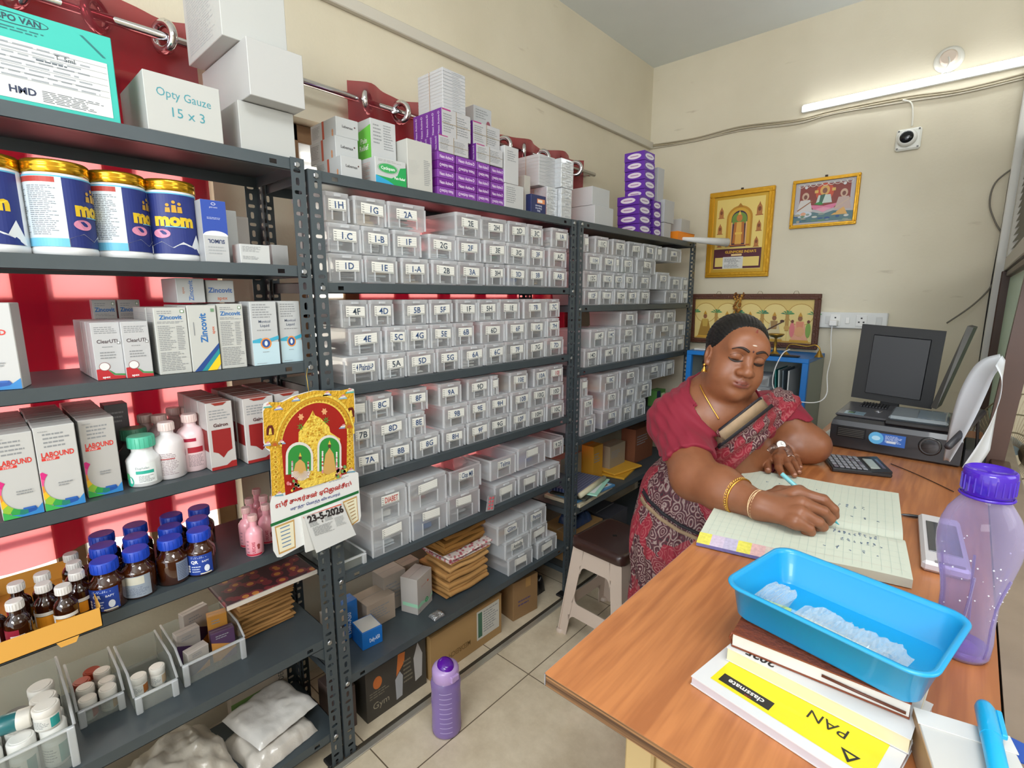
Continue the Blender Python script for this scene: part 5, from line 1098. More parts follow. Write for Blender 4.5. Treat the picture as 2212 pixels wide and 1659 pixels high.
cal('parchment_panel', lambda mb: fn2([[(140, 1310), (320, 1240), (335, 1500), (180, 1565)]], mb)); cal('parchment_panel', lambda mb: fn2([[(765, 1080), (895, 1025), (912, 1250), (850, 1300)]], mb))
def fn(mb):
    mb.prism([cpx(375, 1215, .0005), cpx(745, 1095, .0005), cpx(800, 1400, .0005), cpx(420, 1540, .0005)], (.006, 0, 0), M('d8d8d4', .6))
    P = [cpx(400, 1212, .007), cpx(755, 1100, .007), cpx(868, 1370, .014), cpx(500, 1535, .016)]; mb.add(P, [(0, 1, 2, 3)], M('cfd0ce', .6)); mb.add([p+Vector((-.0006, 0, 0)) for p in P], [(3, 2, 1, 0)], M('cfd0ce', .6))
    cpoly(mb, [(390, 1215), (740, 1092), (755, 1120), (410, 1235)], M('d8604a', .6), .0068)
pd = cal('date_pad', fn)
def fn(mb):
    P0 = cpx(400, 1212, .0074); u = (cpx(755, 1100, .0074)-P0); wv = u.length; u.normalize(); dn = (cpx(500, 1535, .0164)-P0); vlen = dn.length; dn.normalize(); nrm = u.cross(-dn).normalized()
    f = lambda X, Y, off: P0+u*(X+Y*.0)+dn*(-Y)+nrm*(off if nrm.x > 0 else -off)
    art(mb, f, [('t', wv*.52, -.0125, .021, '23-5-2026', '2f2a2a', 'c', 0, .05, wv*.92), ('t', wv*.38, -.030, .007, '9', '2f2a2a', 'c', 0, .02), ('t', wv*.80, -.0225, .006, '5', '2f2a2a', 'c', 0, .02), lines(wv*.06, -.02, wv*.3, -.036, 4, '7a7c7c'), lines(wv*.45, -.02, wv*.72, -.033, 3, '8a8c8c'),
        lines(wv*.1, -.038, wv*.62, -.066, 9, '8a8c8c'), lines(wv*.68, -.03, wv*.95, -.06, 7, 'a0a2a2')], z0=.0004)
o = cal('date_print', fn); o.parent = pd; o.location = (0, 0, 0)
MB().tube([Px(664, 795, -1.333), Px(662, 812, -1.318), cpx(455, 80, .001)], .0009, M('c8a848', .4, .5), 5).build('string', t).location = -L_
# ================================================================ middle rack, sixth shelf
z = ZB[5]
for k, (x0, x1, y0, y1, n, th, c, lb) in enumerate(((-1.585, -1.415, 1.19, 1.40, 5, .021, M('b98a50', .8, var=.25, vs=16), 'lower bundle of folded brown paper bags in the middle of the sixth shelf'),
        (-1.575, -1.42, 1.20, 1.41, 2, .018, M('c2955c', .8, var=.25, vs=16), 'thin brown paper bundle on top of the lower bags bundle'),)):
    paper_stack(lb, x0, x1, y0, y1, z+(0 if k == 0 else .112), n, th, c, sag=.012)
def whp_paper():
    m, nt, b, out = newmat('pink_white_flower_paper'); tc = nt.nodes.new('ShaderNodeTexCoord'); v = nt.nodes.new('ShaderNodeTexVoronoi'); v.inputs['Scale'].default_value = 60
    nt.links.new(tc.outputs['Object'], v.inputs['Vector']); r = nt.nodes.new('ShaderNodeValToRGB'); e = r.color_ramp.elements; e[0].position = .3; e[0].color = lin('b8606a'); e[1].position = .5; e[1].color = lin('ddd2cc')
    nt.links.new(v.outputs['Distance'], r.inputs[0]); nt.links.new(r.outputs[0], b.inputs[0]); return m
paper_stack('white paper bundle with pink flowers between the brown bundles', -1.57, -1.405, 1.19, 1.42, z+.156, 2, .011, whp_paper(), sag=.012)
paper_stack('top bundle of dark brown paper bags under the shelf above', -1.58, -1.42, 1.18, 1.39, z+.186, 5, .0195, M('9a6c30', .75, var=.35, vs=14), sag=.012)
def a_wave(w, h): return [('t', -w*.05, h*.72, h*.06, 'pureon', 'b08a80', 'c', 0, .01), ('e', w*.22, h*.73, w*.05, h*.03, 'd0603a'), ('p', [(-w*.5, h*.24), (-w*.25, h*.3), (0, h*.24), (w*.3, h*.18), (w*.5, h*.3), (w*.5, h*.2), (w*.2, h*.12), (-w*.1, h*.18), (-w*.5, h*.16)], '9fd4b4'), ('e', w*.1, h*.22, w*.11, h*.07, '2f9a5a'), ('o', w*.1, h*.22, w*.06, h*.035, w*.015, 'd0e4d8'), ('t', -w*.36, h*.07, h*.05, '10', '6a6a6a')]
c_ = carton('medicine_carton', 'white carton with pale green wave standing before the paper bundles', 'carton', 0, 0, 0, z, -1.45, .075, 'd2ccc6', a_wave, lambda d, h: [('r', d*.1, h*.2, d, h*.3, '9fd4b4')], None, h=.145, w=.105, y=1.10, rz=.35)
lump('foil_strip', 'scrap of crumpled silver foil at the foot of the green wave carton', 'foil', -1.395, -1.355, 1.07, 1.12, z, .014, M('b4b6b8', .25, .7, bump=.6, vs=90), 9)
def a_defy(rot): return lambda w, h: [('t', (0 if rot == 0 else w*.1), h*.42, h*.16 if rot == 0 else w*.2, 'Defy-A50', 'd2ddec', 'c', rot, .02, w*.7 if rot == 0 else h*.6)]
carton('medicine_carton', 'blue carton lying flat with pale top at the left of the sixth shelf', 'carton', 0, 0, 0, z, -1.41, .085, '1468b8', a_defy(4), None, None, h=.065, w=.075, y=.84, rz=-.1)
mb = MB().box(-.08, -.004, -.034, .034, .0655, .0662, M('c4c2bc', .6)); o = mb.build('top_flap', [q for q in COL.objects if q.get('label', '') == 'blue carton lying flat with pale top at the left of the sixth shelf'][0])
carton('medicine_carton', 'upright blue carton with sideways lettering by the middle rack post', 'carton', 0, 0, 0, z, -1.505, .05, '1468b8', a_defy(90), None, None, h=.14, w=.085, y=.80)
for k, (x, y, w, h, d, lb) in enumerate(((-1.49, .93, .12, .10, .10, 'open pale carton with brown flap beside the blue cartons'), (-1.53, 1.02, .10, .15, .08, 'worn pale carton at the back behind the green wave carton'), (-1.56, 1.12, .08, .14, .06, 'second worn pale carton at the back left of the paper bundles'))):
    carton('medicine_carton', lb, 'carton', 0, 0, 0, z, x, d, ['a89888', 'a39a90', '8f8274'][k], lambda w, h: [lines(-w*.4, h*.8, w*.3, h*.3, 5)], None, None, h=h, w=w, y=y)
# shallow tray on the fifth shelf near the post
open_tray('open_bin', 'shallow clear tray on the fifth shelf beside the left post of the middle rack', -1.36, .70, .80, .16, .035, ZB[4], None, BM, 1.0)
# pink blister strip drooping at the open box, loose clear tray on the pile, fifth shelf
a, b = Px(1043, 1068, -1.338), Px(1072, 1112, -1.338)
t = thing('tablet_strip', 'pink and silver tablet strip standing against an open box, fifth shelf, middle rack', 'tablet strip', (-1.338, (a.y+b.y)/2, ZB[4]+.002))
MB().box(-.0008, .0008, -.022, .022, 0, .062, M('c4c4c8', .25, .5)).build('foil', t).rotation_euler.x = -.2
mb = MB()
for i in range(2):
    for j in range(4): mb.lathe([(.0045, -.0005), (.0042, .0016), (.0002, .0024)], M('d06a72', .35), 10, (0, 0, 0)) if 0 else mb.box(.0008, .0028, -.014+i*.017, -.003+i*.017, .006+j*.014, .015+j*.014, M('cf6068', .35), .002)
o = mb.build('tablets', t); o['kind'] = 'stuff'; o.rotation_euler.x = -.2
# ================================================================ floor items under the racks
cardb = 'a58455'
def a_cb(w, h): return [('r', w*.12, h*.2, w*.46, h*.9, 'c9c8c0'), ('r', w*.14, h*.25, w*.20, h*.85, '3f6a54'), lines(w*.22, h*.85, w*.44, h*.3, 9), ('t', -w*.12, h*.3, h*.12, 'MEDREICH', '7d6038', 'c', 180, .02, w*.3), ('r', -w*.5, h*.97, w*.5, h, '8a6a40')]
carton('cardboard_box', 'long brown cardboard box with a white and green label under the middle rack', 'cardboard box', 0, 0, 0, 0, -1.395, .17, cardb, a_cb, None, None, h=.19, w=.40, y=1.275, rz=0)
carton('cardboard_box', 'small brown cardboard box near the post under the middle rack', 'cardboard box', 0, 0, 0, 0, -1.395, .16, '8f6f4a', lambda w, h: [lines(-w*.3, h*.5, w*.3, h*.3, 2, '5a4a6a'), ('r', w*.0, h*.75, w*.2, h, 'a9824e')], lambda d, h: [], None, h=.19, w=.155, y=1.64, rz=-.12)
def a_knee(w, h): return [('r', -w*.5, 0, w*.5, h, '3e3a34'), ('p', [(-w*.02, h*.55), (w*.12, h*.75), (w*.14, h*.95), (w*.02, h*.98)], 'c87034'), ('p', [(-w*.03, h*.08), (w*.07, h*.1), (w*.09, h*.5), (w*.04, h*.62), (-w*.04, h*.5)], 'a2a4a8'), ('p', [(w*.3, h*.2), (w*.42, h*.24), (w*.44, h*.7), (w*.36, h*.98), (w*.28, h*.7)], 'b0aeac'), ('e', -w*.32, h*.68, w*.07, h*.12, 'c06a30'), ('t', -w*.28, h*.25, h*.13, 'Gym', '9a927e', 'c', 0, 0), lines(-w*.45, h*.55, -w*.1, h*.4, 3, '77705f'), lines(w*.1, h*.8, w*.26, h*.3, 6, '77705f')]
carton('knee_support_box', 'dark printed box with orange and grey figures under the middle rack', 'carton', 0, 0, 0, 0, -1.405, .16, '3a3630', a_knee, None, None, h=.20, w=.26, y=.93, rz=0)
lump('plastic_sack', 'crumpled clear plastic bag lying on the dark printed box', 'sack', -1.56, -1.42, .83, 1.03, .2025, .045, clearmat('clear_film', 'd0ccc8', .55, .15), 12)
lump('bag', 'black plastic bag on the floor at the right end of the middle rack', 'bag', -1.58, -1.45, 1.76, 1.86, 0, .10, M('161517', .3, coat=.3, bump=.4, vs=25), 14)
for k, (y0, y1, zb, h, c, lb) in enumerate(((.70, .775, 0, .16, '5a4a44', 'dark carton on the floor between the two left racks'), )):
    carton('medicine_carton', lb, 'carton', 0, 0, 0, zb, -1.43, .12, c, None, None, None, h=h, w=y1-y0, y=(y0+y1)/2)
def a_syp(w, h): return [('r', -w*.5, h*.5, w*.5, h*.74, '23242a'), ('t', 0, h*.62, h*.13, 'Syp', 'c8c8c8', 'c', 8, .03), ('r', -w*.5, h*.74, w*.5, h, '94826c'), lines(-w*.4, h*.42, w*.4, h*.2, 4)]
carton('syrup_carton', 'beige, black and white carton seen between the two rack posts', 'carton', 0, 0, 0, ZB[5], -1.46, .05, 'bcb4ac', a_syp, None, None, h=.155, w=.06, y=.735)
# purple squeeze bottle on the floor
bc = Pz(957, 1552, 0); bc = Vector((-1.185, .975, 0))
t = thing('water_bottle', 'tall translucent purple water bottle standing on the floor by the metal strip', 'bottle', bc)
vio = clearmat('violet_bottle_plastic', 'b49ad8', .62, .12)
mb = MB(); R0 = .051; mb.lathe([(R0*.82, .0005), (R0*.97, .006), (R0, .018), (R0*.97, .09), (R0, .13), (R0*.96, .16), (R0, .19), (R0*.93, .203), (R0*.8, .21)], vio, 40, cap=True)
for k in range(9):
    zz = .03+k*.0185; a0_ = -1.15
    mb.add([Vector(((R0+.0006)*cos(a0_+q*.12), (R0+.0006)*sin(a0_+q*.12), zz+dz)) for q in range(8) for dz in (0, .0014)], [(2*q, 2*q+2, 2*q+3, 2*q+1) for q in range(7)], M('d4c8e8', .5))
mb.build('bottle_body', t)
MB().lathe([(R0*.9, .004), (R0*.95, .02), (R0*.93, .10), (R0*.93, .12)], clearmat('violet_water', '7a3fd0', .35, .05), 32).build('water', t)
lil = M('b89ad0', .35, coat=.3); dpur = clearmat('purple_lid_plastic', '6a1fb0', .3, .1)
MB().lathe([(R0*.86, .205), (R0*.9, .208), (R0*.9, .238), (R0*.84, .246), (R0*.7, .252), (R0*.4, .256), (.001, .257)], lil, 36).build('cap', t)
mb = MB(); mb.X = Matrix.Translation((0.006, -.004, .250)) @ Matrix.Rotation(radians(18), 4, 'Y'); mb.lathe([(.031, -.006), (.032, .004), (.027, .016), (.012, .021), (.001, .021)], dpur, 28, sx=1, sy=.85); mb.build('flip_lid', t)
MB().box(R0*.9-.004, R0*.9+.006, -.016, .016, .214, .236, lil, .002).build('latch', t)
# ================================================================ farthest rack: paper shelves
z = ZC[4]
def slab(name, label, cat, x, y, z, dx, dy, h, col, rz=0, arts=None, top=None):
    mb = MB(); mb.box(-dx, 0, -dy/2, dy/2, 0, h, M(col, .5), min(.002, h*.3))
    if top: art(mb, panel((0, -dy/2, h), (-1, 0, 0), (0, 1, 0)) if 0 else (lambda X, Y, off: Vector((-Y, X-dy/2, h+off))), top(dy, dx))
    o = mb.build(name); tag(o, label, cat); o.location = (x, y, z+.0006); o.rotation_euler.z = rz; return o
slab('magazine', 'thick cream-edged magazine at the bottom of the pile on the farthest rack', 'magazine', -1.345, 2.155, z, .22, .34, .018, 'cfc4a8', .05)
slab('magazine', 'magazine with blue and orange cover on the pile, farthest rack', 'magazine', -1.345, 2.155, z+.0195, .2, .33, .012, '4a7ea8', -.06, None, lambda w, h: [('r', w*.05, h*.05, w*.95, h*.95, 'bcd0dc'), ('r', w*.5, h*.1, w*.9, h*.6, 'cf7a3a'), ('p', [(w*.1, h*.1), (w*.4, h*.2), (w*.3, h*.7), (w*.1, h*.6)], '3a6fae')])
slab('folder', 'dark file lying across the magazine pile on the farthest rack', 'folder', -1.35, 2.14, z+.033, .2, .26, .010, '3a3c34', .22)
slab('sheet_stack', 'sheaf of pale green and white papers above the dark file', 'papers', -1.335, 2.2, z+.0445, .2, .26, .006, 'a8dcc8', .3, None, lambda w, h: [('r', w*.1, h*.1, w*.7, h*.9, 'dfe6e6'), ('r', w*.4, h*.3, w*.65, h*.7, '5a9ad0')])
def grid_mat():
    m, nt, b, out = newmat('blue_grid_cover'); tc = nt.nodes.new('ShaderNodeTexCoord'); br = nt.nodes.new('ShaderNodeTexBrick'); br.inputs['Scale'].default_value = 30; br.offset = 0
    br.inputs['Mortar Size'].default_value = .03; br.inputs['Color1'].default_value = lin('22335e'); br.inputs['Color2'].default_value = lin('1c2a52'); br.inputs['Mortar'].default_value = lin('9aa6bc'); nt.links.new(tc.outputs['Object'], br.inputs[0]); nt.links.new(br.outputs[0], b.inputs[0]); return m
o = slab('ring_binder', 'dark blue grid-covered book with a cream taped spine on the paper pile', 'book', -1.365, 2.14, z+.052, .18, .28, .02, '22335e', .15); o.data.materials[0] = grid_mat()
o2 = MB().tube([(0, -.15, .012), (0, .15, .012)], .014, M('c9c2a4', .6), 12).build('taped_spine', o)
slab('envelope', 'yellow envelope at the back of the paper shelf, farthest rack', 'envelope', -1.40, 2.62, z, .17, .28, .012, 'd09a2c', .2)
slab('envelope', 'second yellow envelope fanned over the first, farthest rack', 'envelope', -1.41, 2.60, z+.014, .16, .26, .01, 'dba436', -.15)
for k, (x, y, w, h, d, c, lb) in enumerate(((-1.56, 2.22, .20, .17, .06, 'a49a88', 'grey-beige carton standing behind the paper pile'), (-1.50, 2.40, .10, .20, .08, 'c8902e', 'tall amber-yellow carton behind the envelopes'), (-1.50, 2.62, .18, .16, .08, '9a8a72', 'brown worn carton at the right rear of the paper shelf'), (-1.47, 2.90, .24, .22, .10, '7a4a32', 'reddish brown carton at the far right of the paper shelf'))):
    carton('medicine_carton', lb, 'carton', 0, 0, 0, z, x, d, c, lambda w, h: [lines(-w*.4, h*.8, w*.2, h*.5, 4)], None, None, h=h, w=w, y=y)
z = ZC[5]
for k, (x, y, w, h, d, c, lb) in enumerate(((-1.37, 2.12, .28, .16, .2, '8a6a42', 'open brown cardboard box on the lowest shelf of the farthest rack'), (-1.38, 2.45, .2, .13, .18, '3a3a40', 'dark box on the lowest shelf of the farthest rack'))):
    carton('cardboard_box', lb, 'cardboard box', 0, 0, 0, z, x, d, c, None, None, None, h=h, w=w, y=y)
lump('bag', 'small dark blue bag lying in the brown box on the farthest rack', 'bag', -1.52, -1.40, 2.05, 2.2, z+.162, .06, M('2a3a5a', .3, bump=.3, vs=30), 21)
carton('medicine_carton', 'small dark and green carton behind the head on the fourth shelf', 'carton', 0, 0, 0, ZC[3], -1.40, .06, '4a7a3a', lambda w, h: [('r', -w*.5, 0, -w*.1, h, '2a3448'), ('r', w*.0, h*.5, w*.4, h*.8, 'c8d0a8')], None, None, h=.10, w=.12, y=2.96)
# ================================================================ pictures on the back wall
def frame(name, label, x0, x1, z0, z1, fw, dep, fmat, tilt=0, cat='picture', y=YB-.002):
    t = thing(name, label, cat, ((x0+x1)/2, y, z0)); w, h = x1-x0, z1-z0
    mb = MB()
    for (a0, a1, b0, b1) in ((-w/2, w/2, 0, fw), (-w/2, w/2, h-fw, h), (-w/2, -w/2+fw, fw, h-fw), (w/2-fw, w/2, fw, h-fw)): mb.box(a0, a1, -dep, 0, b0, b1, fmat, .003)
    f2 = fw*.45
    for (a0, a1, b0, b1) in ((-w/2+f2, w/2-f2, f2, fw+.002), (-w/2+f2, w/2-f2, h-fw-.002, h-f2), (-w/2+f2, -w/2+fw+.002, fw, h-fw), (w/2-fw-.002, w/2-f2, fw, h-fw)): mb.box(a0, a1, -dep-.004, -dep+.001, b0, b1, fmat, .002)
    mb.build('frame', t); t.rotation_euler.x = tilt; return t, w, h
goldf = M('d6a02a', .28, .55, bump=.2, vs=60)
t, w, h = frame('framed_calendar', 'tall gold-framed calendar picture on the back wall above the panoramic picture', -1.347, -.957, 1.605, 2.140, .030, .022, goldf)
f = panel((0, -.0135, 0), (1, 0, 0), (0, 0, 1)); W0, H0 = w/2-.03, h
G0 = M('e8cf7a', .35, .3); G1 = M('d0a63c', .35, .5); BR = 'a05a28'
def arch(cx, cy, rx, ry, base): return [(cx+rx*cos(radians(a)), cy+ry*sin(radians(a))) for a in range(0, 181, 15)]+[(cx-rx, base), (cx+rx, base)]
it = [('r', -W0, .03, W0, h-.03, G1), ('r', -W0+.02, .05, W0-.02, h-.05, G0)]
for (x, y, s) in ((-.115, .40, 1), (.115, .405, 1.15), (-.118, .30, .95), (.118, .305, .95), (-.115, .215, .8), (.11, .21, .9)):
    it += [('r', x-.019*s, y-.03*s, x+.019*s, y-.025*s, BR), ('p', arch(x, y+.003, .014*s, .026*s, y-.026*s), 'b0723a'), ('e', x, y+.005, .008*s, .012*s, '7d4420'), ('p', [(x-.006*s, y+.024*s), (x, y+.042*s), (x+.006*s, y+.024*s)], BR)]
it += [('p', arch(0, .365, .078, .075, .19), 'b98420'), ('p', arch(0, .365, .066, .062, .19), 'd0a030'), ('p', arch(0, .36, .048, .05, .19), '3a2440'), ('p', arch(0, .36, .045, .04, .33), '6a8a3a'), ('p', [(-.012, .44), (0, .455), (.012, .44), (.02, .43), (-.02, .43)], 'a8741c'),
       ('e', 0, .365, .018, .022, 'c07a3a'), ('p', [(-.03, .34), (.03, .34), (.036, .21), (-.036, .21)], 'b06a2c'), ('p', [(-.014, .34), (.014, .34), (.02, .205), (-.02, .205)], 'd8a44a'), ('r', -.022, .265, .022, .278, 'e0b850'), ('p', [(-.01, .385), (0, .41), (.01, .385)], 'e0b850'), ('r', -.07, .195, .07, .203, 'a05a28'),
       ('r', -.048, .2, -.04, .34, 'd8a870'), ('r', .04, .2, .048, .34, 'd8a870'), ('r', -W0+.02, .055, W0-.02, .178, '521c2c'), ('t', .02, .158, .016, 'GLENMORE INDIA’S', 'e0b030', 'c', 0, .02, .19), ('r', -.035, .133, .03, .145, 'e0c088')]
it += [('r', -.135, .068, -.02, .125, G0), ('r', .02, .068, .135, .125, G0)]
mb = MB(); art(mb, f, it, step=.0001); mb.build('printed_sheet', t)
mb = MB(); mb.box(-.085, .04, -.019, -.013, .055, .128, M('cfcfcb', .6)); art(mb, panel((0, -.0191, 0), (1, 0, 0), (0, 0, 1)), [lines(-.075, .12, .03, .095, 5, '6a6a6a'), ('t', -.025, .088, .011, '37 51 01', '5a5a5a'), lines(-.075, .08, .03, .06, 4, '7a7a7a')]); mb.build('paper_note', t)
mb = MB(); mb.box(-.006, .006, -.012, 0, h+.001, h+.012, M('3a2c22', .6)); mb.build('hanging_nail', t)
t, w, h = frame('framed_picture', 'small wide gold-framed picture with maroon background on the back wall', -.864, -.530, 1.878, 2.148, .017, .018, goldf)
it = [('r', -w/2+.015, .015, w/2-.015, h-.015, 'b9b4b6'), ('r', -.125, .1, .125, .235, '8a4038'), ('e', 0, .19, .045, .05, 'c8543a'), ('e', 0, .2, .024, .028, 'd8a860'), ('e', 0, .198, .012, .015, '8a5a48'), ('p', [(-.03, .175), (.03, .175), (.04, .13), (-.04, .13)], 'c4d0c8'), ('p', [(-.02, .175), (.005, .18), (-.01, .125), (-.025, .13)], '4a6a5a'),
      ('p', [(-.05, .13), (-.02, .14), (0, .125), (-.02, .12)], '3f8a4a'), ('p', [(-.07, .125), (-.05, .1), (0, .085), (.05, .1), (.07, .125), (.03, .12), (0, .115), (-.03, .12)], 'd87a9a'), ('p', [(-.04, .1), (0, .08), (.04, .1), (0, .108)], 'e09ab0')]
for sx, c in ((-.095, 'd0cac6'), (.095, 'c0a8a0')):
    it += [('e', sx, .175, .018, .022, 'c8a890'), ('e', sx, .172, .009, .012, '7a4a40'), ('p', [(sx-.025, .155), (sx+.025, .155), (sx+.04, .09), (sx-.04, .09)], c), ('p', [(sx-.04, .1), (sx+.035, .15), (sx+.038, .146), (sx-.036, .095)], '9a6a4a' if sx < 0 else 'c8b09a'), ('e', sx, .225, .008, .008, 'd8d8dc')]
it += [('r', -.05, .188, -.032, .204, 'd8b060'), ('r', .035, .192, .053, .208, 'd8b060'), ('p', [(-w/2+.015, .03), (w/2-.015, .03), (w/2-.015, .075), (.05, .085), (0, .07), (-.05, .085), (-w/2+.015, .08)], '5a7a80'), ('e', -.1, .075, .045, .018, 'c8d0d8'), ('e', -.1, .078, .014, .01, 'd8a080'), ('p', [(.04, .06), (.1, .1), (.12, .06)], 'd8a860')]
r = random.Random(8)
for k in range(26): it.append(('e', r.uniform(-.14, .14), r.uniform(.025, .075), r.uniform(.008, .02), r.uniform(.003, .007), r.choice(['8a9a90', '4a6a70', 'c8c8c0', '3a5a8a', 'a8a08a', '6a8a6a'])))
for k in range(9): it.append(('o', -.12+k*.03, .236, .016, .012, .003, 'd8cfc4'))
mb = MB(); art(mb, panel((0, -.008, 0), (1, 0, 0), (0, 0, 1)), it, step=.00008); mb.build('printed_sheet', t)
MB().box(-.006, .006, -.012, 0, h+.001, h+.012, M('3a2c22', .6)).build('hanging_nail', t)
# ---- long panoramic relief picture standing on the blue cabinet
CT = 1.158
fb = M('5a3220', .4, bump=.5, vs=160, var=.25)
xa, xb = -1.41, -.645
t, w, h = frame('panoramic_picture', 'long brown-framed golden picture of figures standing on the blue cabinet', xa, xb, CT+.018, CT+.018+.322, .030, .02, fb, y=YB-.03)
it = [('r', -w/2+.03, .03, w/2-.03, h-.03, 'd8bd72')]
r = random.Random(4); iw = w-.06
for k in range(5):
    cx = -iw/2+iw*(k+.5)/5; it += [('p', arch(cx, .2, .068, .06, .04), 'e2cc86'), ('o', cx, .2, .07, .065, .004, 'b8924a')]
for k in range(6):
    cx = -iw/2+iw*(k)/5
    if 0 < k < 5: it += [('r', cx-.01, .10, cx+.01, .2, 'b08a48'), ('e', cx, .12, .016, .014, 'c29a54')]
    for q in range(5):
        an = radians(20+q*35); it.append(('p', [(cx, .2), (cx+.03*cos(an+.2), .2+.025*sin(an+.2)), (cx+.042*cos(an), .195+.03*sin(an)), (cx+.03*cos(an-.25), .2+.02*sin(an-.25))], r.choice(['4f8a52', '5f9a6a', '3f7a5a'])))
fig = [('c0a04a', 'a07a30'), ('b08a6a', 'c8b070'), ('c8a05a', 'd88a6a'), ('9a7a4a', 'c8b890'), ('d88a6a', 'e0a080')]
for k, (c1, c2) in enumerate(fig):
    cx = -iw/2+iw*(k+.5)/5+(0 if k else .0)
    it += [('p', [(cx-.045, .05), (cx+.045, .05), (cx+.03, .12), (cx+.02, .16), (cx-.02, .16), (cx-.03, .12)], c2), ('p', [(cx-.02, .16), (cx+.02, .16), (cx+.015, .11), (cx-.015, .11)], c1), ('e', cx, .178, .012, .015, '8a5a3a'), ('p', [(cx-.012, .19), (cx, .215), (cx+.012, .19)], 'c09030'), ('r', cx-.05, .04, cx+.05, .05, 'c89a3a')]
cx = -iw/2+iw*3.5/5; it += [('p', [(cx-.05, .1), (cx+.04, .155), (cx+.044, .15), (cx-.045, .092)], '4a2e24'), ('e', cx+.045, .16, .012, .008, '4a2e24')]
cx = -iw/2+iw*4.5/5; it += [('e', cx, .10, .026, .03, 'dba070'), ('e', cx-.04, .11, .014, .045, 'd87a7a'), ('e', cx+.045, .11, .014, .045, '7fa04a'), ('e', cx-.04, .16, .008, .01, '6a3a2a'), ('e', cx+.045, .16, .008, .01, '6a3a2a')]
for k in range(5): it.append(('r', -iw/2+.01, .036+k*.0, iw/2-.01, .040, 'c8942a'))
mb = MB(); mb.X = Matrix.Identity(4); art(mb, panel((0, -.006, 0), (1, 0, 0), (0, 0, 1)), it, step=.0001); mb.build('relief_sheet', t)
t.rotation_euler.x = radians(3.5); t.location = ((xa+xb)/2, YB-.042, CT+.0195)
for k, x in enumerate((-.20, .05, .25)):
    MB().tube([Vector((x-.015, -.01, h)), Vector((x-.008, -.01, h+.016)), Vector((x+.008, -.01, h+.016)), Vector((x+.015, -.01, h))], .0012, M('8a7a5a', .4, .6), 5).build('hanging_wire', t)
# dried garland on the picture
mb = MB(); r = random.Random(2); base = Vector((-1.105, YB-.085, CT+.345))
for k in range(46):
    p = base+Vector((r.uniform(-.022, .022)*(1 if k > 10 else 1.6), r.uniform(-.01, .006), -k*.0034)); s = r.uniform(.006, .011)
    mb.lathe([(.0005, -s), (s*.8, -s*.3), (s*.7, s*.5), (.0005, s)], M(r.choice(['8a5a22', 'a8742e', '6e4218', 'b98a3c']), .7), 6, tuple(p), smooth=False)
tag(mb.build('dried_garland'), 'short dried brown flower garland hanging over the long picture frame', 'garland')
# ================================================================ blue cabinet
blue = M('1273c4', .4, var=.12, vs=20); gal = M('9aa29a', .45, .2, var=.1)
X0, X1, Y0, Y1 = -1.262, -.606, 2.992, 3.385
t = thing('steel_cabinet', 'open steel cabinet with bright blue front frame in the back corner', 'cabinet', ((X0+X1)/2, (Y0+Y1)/2, 0))
L = t.location
mb = MB(); mb.box(X0, X0+.004, Y0+.03, Y1, .002, CT-.004, gal); mb.box(X1-.004, X1, Y0+.03, Y1, .002, CT-.004, gal); mb.box(X0, X1, Y1-.004, Y1, .002, CT-.004, gal); mb.build('carcass', t).location = -L
mb = MB(); mb.box(X0-.002, X1+.002, Y0, Y1, CT-.024, CT, blue, .002); mb.build('top', t).location = -L
mb = MB(); mb.box(X0-.002, X0+.028, Y0, Y0+.03, .002, CT-.024, blue, .002); mb.box(X1-.028, X1+.002, Y0, Y0+.03, .002, CT-.024, blue, .002); mb.box(X0, X1, Y0, Y0+.03, .002, .03, blue, .002); mb.build('front_frame', t).location = -L
for k, zz in enumerate((.42, .82)): MB().box(X0+.005, X1-.005, Y0+.01, Y1-.006, zz, zz+.02, blue, .002).build('shelf', t).location = -L
tag(MB().box(-1.24, -.93, 3.04, 3.34, CT+.001, CT+.012, M('cfcdc6', .6), .002).build('newspaper'), 'flat pale paper lying on top of the blue cabinet at the left', 'paper')
# things in the cabinet
def side_bin(label, x0, x1, y0, y1, z, h, content, lbl=None):
    t = make_bin('', x1-x0, y1-y0, h, 0, 0, label, None, 0, seed=int(x0*1000) % 97, tint=content); t.rotation_euler.z = -pi/2; t.location = ((x0+x1)/2, y0, z+.0006)
    if lbl:
        mb = MB(); art(mb, panel((.0035, 0, h*.78), (0, 1, 0), (0, 0, 1)), [('r', -.07, -.014, .07, .014, 'e2dcd8'), ('t', 0, 0, .016, lbl, 'c83a48', 'c', 0, .02)], z0=.001); mb.build('lid_label', t)
    return t
side_bin('clear box with red letters MC inside the blue cabinet', -1.02, -.79, 3.03, 3.25, .841, .135, '8a8fa4', 'MC')
side_bin('clear box stacked above the red-lettered one inside the blue cabinet', -1.01, -.80, 3.04, 3.25, .841+.138, .06, 'b0b4bc')
side_bin('clear box at the left inside the blue cabinet', -1.23, -1.04, 3.05, 3.25, .841, .16, '6a7a74')
for k, (x, c, tl) in enumerate(((-.755, '0f6f6a', .12), (-.74, 'b8c4c4', .1), (-.722, '5a6a74', .08), (-.70, 'd0d4d4', .03))):
    o = MB().box(-.0035, .0035, 0, .24, 0, .24, M(c, .3, coat=.4), .001).build('file_folder'); tag(o, ['teal', 'pale grey', 'slate grey', 'white'][k]+' plastic folder standing at the right inside the blue cabinet', 'folder'); o.location = (x, 3.04, .8415); o.rotation_euler.y = -tl*.6
